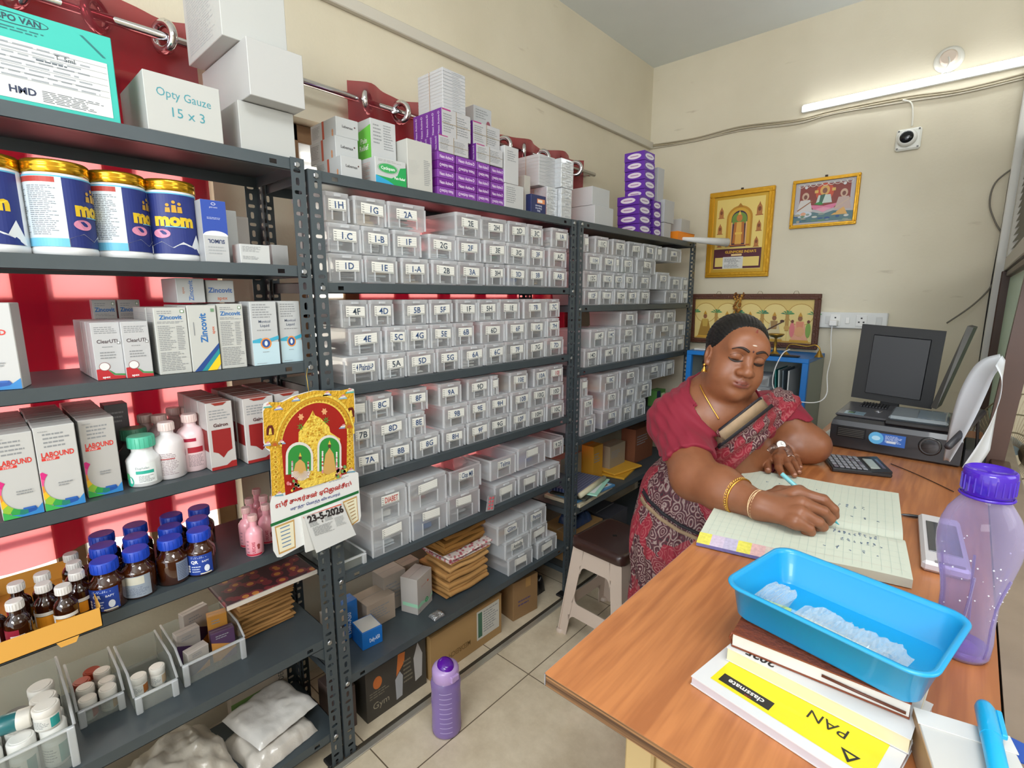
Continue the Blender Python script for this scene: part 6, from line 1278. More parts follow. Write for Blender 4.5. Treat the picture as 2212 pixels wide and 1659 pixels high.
# brass lamps and bells on the cabinet
brass = M('b08a3e', .3, .85)
t = thing('oil_lamp', 'small brass hanging oil lamp standing on the cabinet before the picture', 'oil lamp', (-.80, 3.10, CT+.0006))
MB().lathe([(.028, 0), (.024, .006), (.010, .02), (.006, .05), (.009, .06), (.005, .09), (.014, .10)], brass, 20).build('stem', t)
mb = MB(); mb.lathe([(.004, .095), (.03, .102), (.04, .112), (.042, .118), (.036, .115), (.004, .105)], brass, 24); mb.build('bowl', t)
t = thing('brass_bell', 'small brass bell hanging at the cabinet corner from a curved arm', 'bell', (-.60, 3.13, CT))
MB().tube(wirepts([(-.15, 0, .02), (-.13, 0, .06), (-.05, 0, .055), (-.01, 0, .065), (.012, 0, .05), (.014, 0, .035)], 6), .004, brass, 8).build('arm', t)
MB().lathe([(.003, .036), (.007, .032), (.012, .018), (.021, .002), (.023, -.001), (.02, .0)], brass, 20, (.014, 0, .002)).build('bell_cup', t)
MB().lathe([(.022, .0008), (.018, .006), (.004, .02)], brass, 20, (-.15, 0, 0)).build('foot', t)
tag(MB().box(-.90, -.66, 3.02, 3.06, CT+.0008, CT+.010, M('1c1c20', .4), .003).build('phone'), 'black mobile phone charging flat on the front edge of the blue cabinet', 'phone')
# ================================================================ wooden counter table
T = .95
def woodtop():
    m, nt, b, out = newmat('orange_wood_laminate'); b.inputs['Roughness'].default_value = .32; b.inputs['Coat Weight'].default_value = .25; b.inputs['Coat Roughness'].default_value = .3
    tc = nt.nodes.new('ShaderNodeTexCoord'); mp = nt.nodes.new('ShaderNodeMapping'); mp.inputs['Scale'].default_value = (1, .16, 1); mp.inputs['Rotation'].default_value = (0, 0, .12)
    n = nt.nodes.new('ShaderNodeTexNoise'); n.inputs['Scale'].default_value = 7; n.inputs['Detail'].default_value = 3; n.inputs['Distortion'].default_value = 1.4
    w = nt.nodes.new('ShaderNodeMath'); w.operation = 'MULTIPLY'; w.inputs[1].default_value = 34
    s = nt.nodes.new('ShaderNodeMath'); s.operation = 'SINE'
    n2 = nt.nodes.new('ShaderNodeTexNoise'); n2.inputs['Scale'].default_value = 90; mp2 = nt.nodes.new('ShaderNodeMapping'); mp2.inputs['Scale'].default_value = (1, .05, 1)
    nt.links.new(tc.outputs['Object'], mp.inputs[0]); nt.links.new(mp.outputs[0], n.inputs[0]); nt.links.new(n.outputs[0], w.inputs[0]); nt.links.new(w.outputs[0], s.inputs[0])
    nt.links.new(tc.outputs['Object'], mp2.inputs[0]); nt.links.new(mp2.outputs[0], n2.inputs[0])
    a = nt.nodes.new('ShaderNodeMath'); a.operation = 'MULTIPLY_ADD'; a.inputs[1].default_value = .10; nt.links.new(s.outputs[0], a.inputs[0]); nt.links.new(n2.outputs[0], a.inputs[2])
    r = nt.nodes.new('ShaderNodeValToRGB'); e = r.color_ramp.elements; e[0].position = .32; e[0].color = lin('a2633a'); e[1].position = .68; e[1].color = lin('bd7a49')
    nt.links.new(a.outputs[0], r.inputs[0]); nt.links.new(r.outputs[0], b.inputs[0]); return m
WT = woodtop()
def plymat():
    m, nt, b, out = newmat('plywood_edge'); tc = nt.nodes.new('ShaderNodeTexCoord'); mp = nt.nodes.new('ShaderNodeMapping'); mp.inputs['Scale'].default_value = (3, 3, 260)
    n = nt.nodes.new('ShaderNodeTexNoise'); n.inputs['Scale'].default_value = 1.0; n.inputs['Detail'].default_value = 4; nt.links.new(tc.outputs['Object'], mp.inputs[0]); nt.links.new(mp.outputs[0], n.inputs[0])
    r = nt.nodes.new('ShaderNodeValToRGB'); e = r.color_ramp.elements; e[0].position = .4; e[0].color = lin('4a301c'); e[1].position = .62; e[1].color = lin('9a7048'); nt.links.new(n.outputs[0], r.inputs[0]); nt.links.new(r.outputs[0], b.inputs[0]); return m
PLY = plymat()
c1 = Pz(1177, 1453, T); TX0, TY0 = c1.x, c1.y
TX1, TY1 = .0895, 2.70
t = thing('counter_table', 'orange wood-topped counter table with rough plywood edge in the foreground', 'table', ((TX0+TX1)/2, (TY0+TY1)/2, 0)); L = t.location
mb = MB(); mb.box(TX0, TX1, TY0, TY1, T-.0015, T, WT); mb.build('laminate_top', t).location = -L
mb = MB(); mb.box(TX0+.001, TX1, TY0+.001, TY1, T-.021, T-.0016, PLY); mb.build('plywood_board', t).location = -L
MB().box(TX0-.0006, TX0+.0009, TY0, TY1, T-.020, T-.0002, M('8f8f94', .5)).build('edge_strip', t).location = -L
for (x, y) in ((TX0+.14, TY0+.04), (TX1-.03, TY0+.04), (TX0+.05, TY1-.04), (TX1-.03, TY1-.04)):
    MB().box(x-.02, x+.02, y-.02, y+.02, 0, T-.0215, M('b9a070', .6, var=.2), .003).build('leg', t).location = -L
MB().box(TX0+.16, TX1-.05, TY0+.03, TY0+.05, T-.10, T-.0215, M('b9a070', .6, var=.2)).build('apron', t).location = -L
MB().box(TX1-.045, TX1-.035, TY0+.06, TY1-.06, .25, T-.0215, M('a88a5a', .6, var=.2)).build('modesty_panel', t).location = -L
# red-brown ledge and grey sill against the partition
tag(MB().box(.092, .165, .20, 3.2, T-.003, T+.002, M('8a7a6a', .5, var=.3, vs=12)).build('partition_sill'), 'narrow worn grey-brown sill running along the partition beside the table', 'sill')
def flat(name, label, cat, corners, z0, z1, mat, par=None):
    P = [Vector((c[0], c[1], z0)) for c in corners]; area = sum(P[i].x*P[(i+1) % len(P)].y-P[(i+1) % len(P)].x*P[i].y for i in range(len(P)))
    if area < 0: P = P[::-1]
    mb = MB(); mb.prism(P, (0, 0, z1-z0), mat); o = mb.build(name, par); 
    if label: tag(o, label, cat)
    return o
# ---- open ledger book
zb = T+.0008
pageg = M('ccd3c4', .6)
def ledger():
    t = thing('ledger_book', 'open ruled ledger book with handwriting under the writing hand', 'book', (-.25, 1.3, zb)); L = t.location
    A = Pz(1512, 1150, T+.02); B = Pz(1610, 1012, T+.012); C = Pz(1941, 1066, T+.012); D = Pz(1972, 1256, T+.016)
    E1 = Pz(1550, 1088, T+.018); E2 = Pz(1953, 1158, T+.018)          # the fold
    def surf(a, b):      # a along the fold (left to right), b across: 0 near edge .. .5 fold .. 1 far edge
        if b < .5: p = lerp(lerp(A, D, a), lerp(E1, E2, a), b*2)
        else: p = lerp(lerp(E1, E2, a), lerp(B, C, a), b*2-1)
        q = abs(b-.5)*2; h = (.020 if b < .5 else .012)*(1-q**3*.15); dip = .010*math.exp(-(q/.10)**2)
        return Vector((p.x, p.y, T+.0015+h-dip+.0012*sin(a*9+b*5)))
    mb = MB(); mb.grid(surf, 30, 41, pageg)
    for (b0, m) in ((0.0, None), (1.0, None)):
        mb.grid(lambda a, q, b0=b0: Vector((surf(a, b0).x, surf(a, b0).y, lerp(T+.0015, surf(a, b0).z, q if b0 == 1 else 1-q))), 30, 2, M('b8bcae', .7))
    for a0 in (0.0, 1.0):
        mb.grid(lambda b, q, a0=a0: Vector((surf(a0, b).x, surf(a0, b).y, lerp(T+.0015, surf(a0, b).z, q))), 30, 2, M('b8bcae', .7))
    mb.build('pages', t).location = -L
    mb = MB(); off = Vector((0, 0, .0007))
    def ln(a0, b0, a1, b1, wd, mat, n=14):
        P = [surf(lerp(a0, a1, i/n), lerp(b0, b1, i/n))+off for i in range(n+1)]; d = (P[-1]-P[0]).normalized(); s = Vector((-d.y, d.x, 0))*wd/2
        mb.add([v for p in P for v in (p-s, p+s)], [(2*i, 2*i+2, 2*i+3, 2*i+1) for i in range(n)], mat)
    lb = M('a9bdb8', .6); lr = M('c8a8a4', .6); ink = M('46628e', .6)
    for k in range(1, 24): ln(k/24, .02, k/24, .49, .0004, lb); ln(k/24, .51, k/24, .98, .0004, lb)
    for k in (1, 2, 3, 4, 5, 6, 7): ln(.02, k*.065, .98, k*.065, .0004, lr if k in (1, 6) else lb, 24); ln(.02, .5+k*.065, .98, .5+k*.065, .0004, lr if k in (1, 6) else lb, 24)
    r = random.Random(12)
    def word(a, b, n, s):
        for q in range(n):
            aa, bb = a, b+q*.013; P = [surf(aa+r.uniform(-.008, .008)*s, bb+r.uniform(-.005, .005)*s)+off*1.4 for _ in range(5)]
            mb.tube(P, .0004, ink, 4)
    for k in range(9): word(.66+.025*k, .36+r.uniform(-.01, .01), r.randint(2, 4), 1); 
    for k in range(7): word(.70+.03*k, .27, r.randint(1, 3), 1)
    for k in range(5): word(.62+.06*k, .16, r.randint(1, 3), 1); word(.6+.07*k, .62, r.randint(1, 3), 1); word(.2+.08*k, .86, r.randint(1, 2), 1); word(.62+.045*k, .72, r.randint(2, 3), 1)
    mb.build('ruling_and_writing', t).location = -L
    cm = M('b8a4a0', .5); A2, D2 = A, D
    n = Vector((A.x-E1.x, A.y-E1.y, 0)).normalized()*.030
    mb = MB(); a_ = Vector((A.x, A.y, T+.0215)); d_ = Vector((lerp(A, D, .42).x, lerp(A, D, .42).y, T+.0215)); cols = ['d8d05a', 'c8b8cc', 'b8b0c8', 'd8d05a', 'd0a8a8', 'c8b8b0']
    for k in range(6):
        p, q = lerp(a_, d_, k/6), lerp(a_, d_, (k+1)/6); mb.add([p, q, q+n+Vector((0, 0, -.012)), p+n+Vector((0, 0, -.012))], [(0, 3, 2, 1)], M(cols[k], .5, var=.35, vs=160))
    p, q = a_+n+Vector((0, 0, -.012)), d_+n+Vector((0, 0, -.012)); mb.add([p, q, q+Vector((0, 0, -.007)), p+Vector((0, 0, -.007))], [(0, 3, 2, 1)], M('6a68a0', .5, var=.4, vs=100))
    mb.build('patterned_cover_edge', t).location = -L
    return surf
SURF = ledger()
# ---- stack of books in the foreground
def quad3(pa, pb, pc, z):   # near-left, far-left, near-right pixels -> parallelogram corners on height z
    a, b, c = Pz(*pa, z), Pz(*pb, z), Pz(*pc, z); return a, b, b+(c-a), c
za = T+.0008; zn = za+.013
# notebook: near edge from (1495,1462) to (1890,1700); left edge to (1600,1300)
a, b, d, c = quad3((1495, 1460), (1606, 1275), (1905, 1725), zn)
dr = (c-a).normalized(); ur = (b-a).normalized(); ur = (ur-dr*ur.dot(dr)).normalized(); wN = (c-a).length*1.0; hN = .20
t = thing('notebook', 'large white and yellow notebook at the bottom of the foreground pile', 'notebook', a)
ang = atan2(dr.y, dr.x); t.rotation_euler.z = ang; t.location.z = za
mb = MB(); mb.box(0, wN, 0, hN, .0012, .0118, M('c4c0c8', .7)); mb.build('page_block', t)
mb = MB(); mb.box(-.001, wN+.001, -.001, hN, .0118, .013, M('d4d4d6', .35, coat=.3)); mb.box(-.001, wN+.001, -.001, hN, 0, .0012, M('d4d4d6', .4))
yel = M('e6d21c', .35, coat=.3)
art(mb, panel((0, 0, .013), (1, 0, 0), (0, 1, 0)), [('r', .018, .016, wN-.015, hN-.01, yel), ('r', .026, .022, .094, .040, '24211f'), ('t', .060, .031, .009, 'classmate', 'e4e0da', 'c', 180, .02, .058), ('t', .066, .0235, .003, 'pulse', 'c04a30', 'c', 180), ('t', .150, .058, .017, 'PAN', '24211f', 'c', 180, .0), ('p', [(wN-.05, .035), (wN-.03, .035), (wN-.038, .018)], '24211f'), ('p', [(wN-.045, .032), (wN-.034, .032), (wN-.038, .024)], yel)]); mb.build('cover', t)
def slabbook(name, label, a_px, c_px, hh, z0, z1, pages, cover, ct=.0012, rows=None, cat='book', ang=None, topart=None, bottom=True):
    a = Pz(*a_px, z1); c = Pz(*c_px, z1); dr = (c-a); w = dr.length; an = atan2(dr.y, dr.x) if ang is None else ang
    t = thing(name, label, cat, (a.x, a.y, z0), an)
    H = z1-z0; mb = MB(); mb.box(.001, w-.001, .001, hh-.001, ct, H-ct, M(pages, .7, var=.08, vs=40)); mb.build('page_block', t)
    mb = MB(); cm = cover if not isinstance(cover, str) else M(cover, .4)
    if bottom: mb.box(0, w, 0, hh, 0, ct, cm)
    mb.box(0, w, 0, hh, H-ct, H, cm); mb.box(0, w, hh-ct, hh, 0, H, cm)
    if topart: art(mb, panel((0, 0, H), (1, 0, 0), (0, 1, 0)), topart(w, hh))
    mb.build('cover', t); return t, w
z1 = zn+.0208; t, w = slabbook('year_diary', 'thick white year diary under the brown leather diary', (1570, 1398), (1968, 1598), .15, zn+.0008, z1, 'd8cfae', 'd0d0d0', .001, topart=lambda w, h: [('t', w*.2, .012, .014, '2025', '232325', 'c', 180, .03)])
leather = M('7a3a1c', .45, bump=.35, vs=120, var=.2)
z2 = z1+.0228; t, w = slabbook('leather_diary', 'brown leather diary directly below the blue tray', (1582, 1366), (1970, 1520), .14, z1+.0008, z2, 'd0cdc6', leather, .0022)
MB().tube([(w*.55, -.001, .012), (w*.75, -.0015, .0095), (w*.98, -.0005, .007)], .0018, M('5a2c18', .5), 6).build('ribbon_marker', t)
mb = MB(); mb.tube([(0, .004, .0014), (-.004, .004, .011), (0, .004, .021)], .0016, leather, 8); mb.build('strap_loop', t)
# ---- blue plastic tray
zr = z2+.056; z0 = z2+.001
R_ = [Pz(1583, 1262, zr), Pz(1662, 1168, zr), Pz(2084, 1322, zr), Pz(2052, 1496, zr)]
cen = sum(R_, Vector())/4; dr = ((R_[3]-R_[0])+(R_[2]-R_[1])).normalized(); an = atan2(dr.y, dr.x)
wT = ((R_[3]-R_[0]).length+(R_[2]-R_[1]).length)/2; hT = ((R_[1]-R_[0]).length+(R_[2]-R_[3]).length)/2
t = thing('blue_tray', 'bright blue rectangular plastic tray on top of the foreground book pile', 'tray', (cen.x, cen.y, z0), an)
bl = M('1b9ad2', .35, coat=.25); H = zr-z0
def rrect(w, h, r, z, n=6):
    P = []
    for cx, cy, a0 in ((w/2-r, h/2-r, 0), (-w/2+r, h/2-r, 90), (-w/2+r, -h/2+r, 180), (w/2-r, -h/2+r, 270)):
        for k in range(n+1): a = radians(a0+90*k/n); P.append(Vector((cx+r*cos(a), cy+r*sin(a), z)))
    return P
def loft(mb, rings, mat, cap0=False, cap1=False, smooth=True):
    n = len(rings[0]); vs = [p for r in rings for p in r]; fs = []
    for j in range(len(rings)-1):
        for i in range(n): i2 = (i+1) % n; fs.append((j*n+i, j*n+i2, (j+1)*n+i2, (j+1)*n+i))
    mb.add(vs, fs, mat, smooth)
    if cap0: mb.add(rings[0], [tuple(range(n))[::-1]], mat)
    if cap1: mb.add(rings[-1], [tuple(range(n))], mat)
wb, hb = wT-.030, hT-.030
mb = MB(); loft(mb, [rrect(wb-.010, hb-.010, .016, 0), rrect(wb, hb, .020, .005), rrect(wT-.014, hT-.014, .026, H-.004), rrect(wT-.002, hT-.002, .03, H-.005), rrect(wT, hT, .03, H-.002), rrect(wT-.003, hT-.003, .029, H), rrect(wT-.015, hT-.015, .025, H-.001), rrect(wT-.018, hT-.018, .024, H-.006), rrect(wb-.004, hb-.004, .019, .007), rrect(wb-.014, hb-.014, .014, .0025)], bl, True, True)
mb.build('tray_body', t)
film = clearmat('crinkly_cellophane', 'f0f5f6', .93, .04)
def cello(label, x0, y0, x1, y1, wd, hh, z, seed, an):
    mb = MB(); r = random.Random(seed); n, m = 46, 22; L_ = sqrt((x1-x0)**2+(y1-y0)**2); d = Vector((x1-x0, y1-y0, 0))/L_; s = Vector((-d.y, d.x, 0))
    def fn(a, b):
        e = min(1, a*9, (1-a)*9); ph = b*2*pi; nn = noise.noise(Vector((a*13+seed, b*7, 0)))*.55+noise.noise(Vector((a*42, b*20, seed)))*.4
        rr = 1+nn*.5; return Vector((x0, y0, z+hh*.5))+d*L_*a+s*cos(ph)*wd/2*rr*(.75+.25*e)+Vector((0, 0, sin(ph)*hh/2*rr*e*.9+.004))
    mb.grid(fn, n, m, film, smooth=False); o = mb.build('cellophane_packet'); tag(o, label, 'packet'); return o
cz = z0+.003
Mt = Matrix.Translation((cen.x, cen.y, 0)) @ Matrix.Rotation(an, 4, 'Z')
def tl(x, y): p = Mt @ Vector((x, y, 0)); return p.x, p.y
a_, b_ = tl(-wb*.40+.045, -hb*.17), tl(wb*.40, -hb*.22)
cello('long crinkled cellophane packet of syringes lying in the blue tray', *a_, *b_, hb*.42, .022, cz+.003, 3, an)
a_, b_ = tl(-wb*.44, -hb*.10), tl(-wb*.27, -hb*.12)
cello('short crinkled cellophane packet at the left end of the blue tray', *a_, *b_, hb*.4, .026, cz+.003, 7, an)
o = MB().box(-wb*.22, wb*.25, -.012, .012, 0, .008, M('d6d8ce', .5), .002).build('syringe_pack'); tag(o, 'white paper strip pack inside the long cellophane packet', 'packet'); o.location = (*tl(.0, -hb*.2), cz+.0042); o.rotation_euler.z = an-.03
o = MB().box(-.02, .02, -.008, .008, 0, .003, M('b4cf8a', .5), .001).build('green_sachet'); tag(o, 'tiny pale green sachet inside the short cellophane packet', 'sachet'); o.location = (*tl(-wb*.33, -hb*.16), cz+.008); o.rotation_euler.z = an+.2
# ---- white box and cyan marker at the lower right
a = Pz(1972, 1528, T+.045); b = Pz(2175, 1590, T+.045)
dr = b-a; an2 = atan2(dr.y, dr.x)
t = thing('white_box', 'plain white box at the lower right corner of the photo beside the books', 'box', (a.x+.0015, a.y-.001, T+.0008), an2)
wl = dr.length
mb = MB(); mb.box(0, wl, -.11, 0, 0, .044, M('c8c6c2', .5), .0015); mb.box(-.001, wl+.001, -.025, .001, .0442, .0455, M('d4d2ce', .5)); mb.build('box_body', t)
MB().box(-.0012, -.0002, -.11, 0, .002, .044, M('a0805c', .6)).build('brown_side', t)
m1, m2 = Pz(2127, 1518, T+.06), Pz(2165, 1690, T+.06); cyn = M('18a8dc', .35, coat=.4)
t = thing('marker_pen', 'thick cyan capped marker lying on the white box', 'pen', (m2.x, m2.y, T+.0465+.0098)); dv = Vector((m1.x-m2.x, m1.y-m2.y, 0)); t.rotation_euler.z = atan2(dv.y, dv.x)
mb = MB(); mb.X = Matrix.Rotation(pi/2, 4, 'Y'); lm = dv.length; mb.lathe([(.006, 0), (.0088, .004), (.0092, lm*.55)], cyn, 20); mb.build('barrel', t)
mb = MB(); mb.X = Matrix.Rotation(pi/2, 4, 'Y'); mb.lathe([(.0096, lm*.55), (.0096, lm*.94), (.0075, lm), (.004, lm+.003)], cyn, 20); mb.build('cap', t)
MB().box(lm*.62, lm*.97, -.0145, -.0090, -.003, .003, cyn, .001).build('clip', t)
tag(flat('blue_leaflet', None, None, [Pz(2172, 1588, T+.003)[:2], Pz(2240, 1622, T+.003)[:2], Pz(2250, 1660, T+.003)[:2], Pz(2180, 1640, T+.003)[:2]], T+.0008, T+.004, M('2450a8', .4)), 'blue and white leaflet peeking out at the right photo edge', 'leaflet')
# ---- calculator
a, b, c = Pz(1798, 1010, T+.014), Pz(1806, 983, T+.02), Pz(1929, 1024, T+.014)
dr = c-a; an3 = atan2(dr.y, dr.x); wc = dr.length; hc = .105
t = thing('calculator', 'black desk calculator with grey keys in front of the printer', 'calculator', (a.x, a.y, T+.0008), an3)
mb = MB(); hc = (Pz(1925, 988, T+.02)-c).length*.95; mb.box(0, wc, 0, hc, 0, .012, M('1e2024', .35, coat=.3), .003); mb.prism([(wc*.66, .001, .012), (wc-.001, .001, .012), (wc-.001, .001, .019), (wc*.72, .001, .012)][:3], (0, hc-.002, 0), M('1e2024', .35)); mb.build('calculator_body', t)
for i in range(6):
    for j in range(5):
        x = wc*.05+i*wc*.098; y = hc*.08+j*hc*.18
        MB().box(x, x+wc*.078, y, y+hc*.13, .0125, .0155, M('8a8c94' if (i+j) % 7 else '6a6470', .35, coat=.3), .001).build('key', t)
MB().box(wc*.69, wc*.86, hc*.2, hc*.8, .0128, .0165, M('a9b0aa', .3), .001).build('display', t)
MB().box(wc*.89, wc*.96, hc*.2, hc*.8, .0128, .018, M('57525e', .2), .001).build('solar_cell', t)
# ---- printer
PB = M('1d1d21', .35, coat=.3, var=.1); PG = M('4a4a50', .3, .2, coat=.3)
fl = Pz(1788, 962, T); fr = Pz(2062, 1010, T); an4 = 0.0
px0, px1, py0 = fl.x+.004, fr.x+.012, (fl.y+fr.y)/2-.004; pw = px1-px0; pd_ = .30; ph = .118
t = thing('printer', 'wide black all-in-one printer with silver lid on the counter table', 'printer', (px0, py0, T+.0008))
mb = MB(); loft(mb, [[Vector((x, y, z_)) for x, y in ((k, k), (pw-k, k), (pw-k, pd_), (k, pd_))] for k, z_ in ((.006, 0), (.001, .006), (0, .05), (.0, ph-.035), (.004, ph-.018), (.014, ph-.006))], PB, True, True, smooth=False); mb.build('printer_body', t)
mb = MB(); mb.box(.006, pw-.006, .016, pd_-.005, ph-.006, ph+.004, PG, .006); mb.build('top_lid', t)
mb = MB(); mb.box(.16, .315, .01, .20, ph+.0045, ph+.020, M('8e98a0', .25, .3, coat=.5), .006); mb.box(.235, .305, .03, .17, ph+.0202, ph+.0212, M('6e7c88', .3), .0003); mb.build('silver_feeder_cover', t)
mb = MB(); mb.box(.152, .32, -.004, .012, ph-.010, ph+.006, PB, .004); mb.build('front_grip', t)
mb = MB(); mb.box(.02, .105, -.003, .001, .045, .082, M('141416', .3), .001)
for k in range(5): mb.box(.024, .10, -.005, -.002, .048+k*.006, .050+k*.006, M('5e5a54', .35, .5))
mb.build('output_slot', t)
mb = MB(); art(mb, panel((0, -.0005, 0), (1, 0, 0), (0, 0, 1)), [('r', .14, .035, .215, .075, '2c5fb0'), ('e', .135, .056, .021, .021, '5aa8d8'), ('e', .135, .056, .012, .008, 'a8d4ec'), lines(.160, .070, .210, .045, 6, 'c4d4ec'), ('r', .165, .044, .19, .052, 'c4ccd8')], z0=.0006); mb.build('blue_sticker', t)
mb = MB(); mb.X = Matrix.Translation((.278, -.001, .055)) @ Matrix.Rotation(pi/2, 4, 'X'); mb.lathe([(.030, 0), (.030, .003), (.026, .005), (.024, .004), (.022, .0045), (.001, .0045)], M('1a1a1c', .25, coat=.4), 30); mb.build('round_emblem', t)
mb = MB(); mb.box(.03, .09, .03, .085, ph+.0042, ph+.0048, M('8aa4b4', .2, .3)); mb.box(.04, .06, .045, .075, ph+.0049, ph+.0053, M('2a3a3a', .3)); mb.box(.04, .056, .05, .056, ph+.0054, ph+.0056, M('7fb06a', .4)); mb.build('display_label', t)
MB().tube([(.12+.012*cos(i*pi/6), .13+.01*sin(i*pi/6), ph+.0052) for i in range(12)], .0008, M('c8c8cc', .2, .9), 5, closed=True).build('brand_ring', t)
mb = MB()
for i in range(9): mb.box(.055+i*.0095, .062+i*.0095, .195, .285, ph+.0045, ph+.010, M('26262a', .4), .001)
mb.build('button_row', t)
mb = MB(); mb.box(.325, .355, .05, .2, ph+.002, ph+.05, M('6a6c6c', .45), .003); mb.build('side_unit', t)
tag(MB().box(px1+.003, .086, py0+.01, py0+.20, T+.0008, T+.062, M('2a2a2c', .4), .004).build('ink_tank_unit'), 'black ink tank unit attached at the right side of the printer', 'ink tank')
# ---- dark monitor behind the printer
ym = py0+pd_+.05
a, b, c, d = Py(1838, 857, ym), Py(2012, 884, ym), Py(2045, 716, ym+.03), Py(1863, 700, ym+.03)
t = thing('monitor', 'dark square flat monitor standing behind the printer, its back facing out', 'monitor', ((a.x+b.x)/2, ym, T+.0008))
L = t.location; scr = M('131417', .6)
mb = MB(); mb.prism([a, b, c, d], (0, .022, 0), scr); mb.build('housing', t).location = -L
def inner(k0, k1, j0, j1, off): return [lerp(lerp(a, b, u), lerp(d, c, u), v)+Vector((0, off, 0)) for u, v in ((k0, j0), (k1, j0), (k1, j1), (k0, j1))]
mb = MB(); loft(mb, [inner(.17, .86, .09, .88, -.0005), inner(.18, .85, .10, .87, -.012)], M('16181e', .5), False, True, smooth=False); recalc(mb.build('raised_back_panel', t)).location = -L
mb = MB(); bz = min(a.z, b.z); mb.box((a.x+b.x)/2-.03, (a.x+b.x)/2+.03, ym+.004, ym+.02, T+.008, bz+.01, scr, .003); mb.box((a.x+b.x)/2-.09, (a.x+b.x)/2+.09, ym-.03, ym+.12, T+.0, T+.009, scr, .003)
o = mb.build('stand', t); o.location = -L
# slanting panel right of the monitor
a, b = Py(2062, 878, ym+.02), Py(2100, 712, ym+.06)
mb = MB(); a2 = Vector((Py(2008, 868, ym).x, ym-.02, T+.115)); mb.prism([Pz(2010, 880, T+.13), Pz(2022, 884, T+.13), Py(2103, 708, ym+.05), Py(2090, 704, ym+.05)], (.012, .10, 0), M('5e5c58', .4)); o = recalc(mb.build('slanted_panel')); tag(o, 'grey slanted flat panel leaning upright at the right of the dark monitor', 'panel')
# papers, rolls and clutter

sh = M('ccd1d8', .5)
def sheet(label, la, lb_, ya, yb):
    pa = wirepts([Py(u, v, y) for (u, v), y in zip(la, ya)], 5); pb = wirepts([Py(u, v, y) for (u, v), y in zip(lb_, yb)], 5)
    for p in pa+pb: p.x = min(p.x, .080); p.z = max(p.z, T+.003)
    mb = MB(); n = len(pa); mb.grid(lambda a, b: tuple(lerp(pa[round(a*(n-1))], pb[round(a*(n-1))], b)+Vector((0, .012*sin(pi*b), 0))), n, 6, sh); o = mb.build('curled_paper'); tag(o, label, 'paper'); md = o.modifiers.new('t', 'SOLIDIFY'); md.thickness = .001
sheet('white paper sheet curving up from behind the printer, left limb of the curl', [(2038, 995), (2050, 930), (2070, 855), (2098, 800), (2125, 775), (2160, 765)], [(2052, 998), (2078, 955), (2108, 900), (2132, 848), (2150, 808), (2170, 790)], [1.93]*6, [1.86]*6)
sheet('pale bluish sheet draping down beside the partition, right limb of the curl', [(2164, 768), (2176, 790), (2179, 840), (2168, 900), (2146, 960), (2110, 1012)], [(2150, 790), (2163, 820), (2160, 860), (2140, 912), (2112, 960), (2078, 1010)], [1.84]*6, [1.78]*6)
for k, (p0, p1, r, c, lb) in enumerate((((-.005, 1.80, 1.075), (.060, 2.05, 1.14), .009, '34343a', 'dark grey slanting rod beside the curled paper'),)):
    tag(MB().tube([p0, p1], r, M(c, .4), 10).build('rod'), lb, 'rod')
for k, pts in enumerate(([(.02, 2.0, 1.08), (.03, 2.05, 1.13), (.05, 2.08, 1.12), (.06, 2.1, 1.02), (.055, 2.12, T+.006)],)):
    tag(MB().tube(wirepts(pts, 7), .004, M('1c1c20', .4), 7).build('power_cable'), ['black looped cable arching behind the curled paper', 'second black looped cable near the printer side'][k], 'cable')
tag(MB().tube(wirepts([Pz(1925, 1002, T+.002), Pz(1965, 1018, T+.002), Pz(2010, 1038, T+.002), Pz(2060, 1062, T+.002)], 6), .0014, M('3a2418', .5), 6).build('thin_wire'), 'thin dark wire trailing across the table from the calculator', 'wire')
# papers left of printer
for k in range(3):
    o = flat('loose_sheet', None, None, [(px0-.055+.008*k, py0+.11+.01*k), (px0-.004, py0+.07), (px0-.004, py0+.30), (px0-.04+.006*k, py0+.31)], T+.0008+.003*k, T+.003+.003*k, M(['c8c6be', 'd4d2cc', 'bfc2c0'][k], .6)); tag(o, ['lowest', 'middle', 'topmost'][k]+' of the loose pale sheets tucked beside the left of the printer', 'paper')
# ---- white card machine / phone stand
a, b = Pz(1990, 1212, T+.02), Pz(1984, 1100, T+.03)
t = thing('card_machine', 'white handheld device with grey screen behind the purple bottle', 'device', (a.x+.001, a.y, T+.0008)); dv = b-a; t.rotation_euler.z = atan2(dv.y, dv.x)-pi/2
ww = .075; hl = Vector((dv.x, dv.y)).length
mb = MB(); mb.box(0, ww, 0, hl, 0, .022, M('cfcdd0', .35, coat=.3), .006); mb.build('device_body', t)
MB().box(.012, ww-.010, hl*.2, hl*.82, .0222, .0235, M('3a3e46', .12, coat=.5), .0005).build('screen', t)
MB().box(.02, ww-.01, .004, .012, .0222, .0232, M('8a8a90', .3)).build('slot', t)
t = thing('ballpoint_pen', 'black ballpoint pen lying between the ledger and the white device', 'pen', Pz(1952, 1112, T+.006)); p2 = Pz(1982, 1116, T+.006)-t.location; t.rotation_euler.z = atan2(p2.y, p2.x)
mb = MB(); mb.X = Matrix.Rotation(pi/2, 4, 'Y'); mb.lathe([(.001, -.006), (.003, 0), (.004, .012), (.004, .05), (.0035, .055)], M('1c1c20', .3, coat=.4), 12); mb.build('barrel', t)
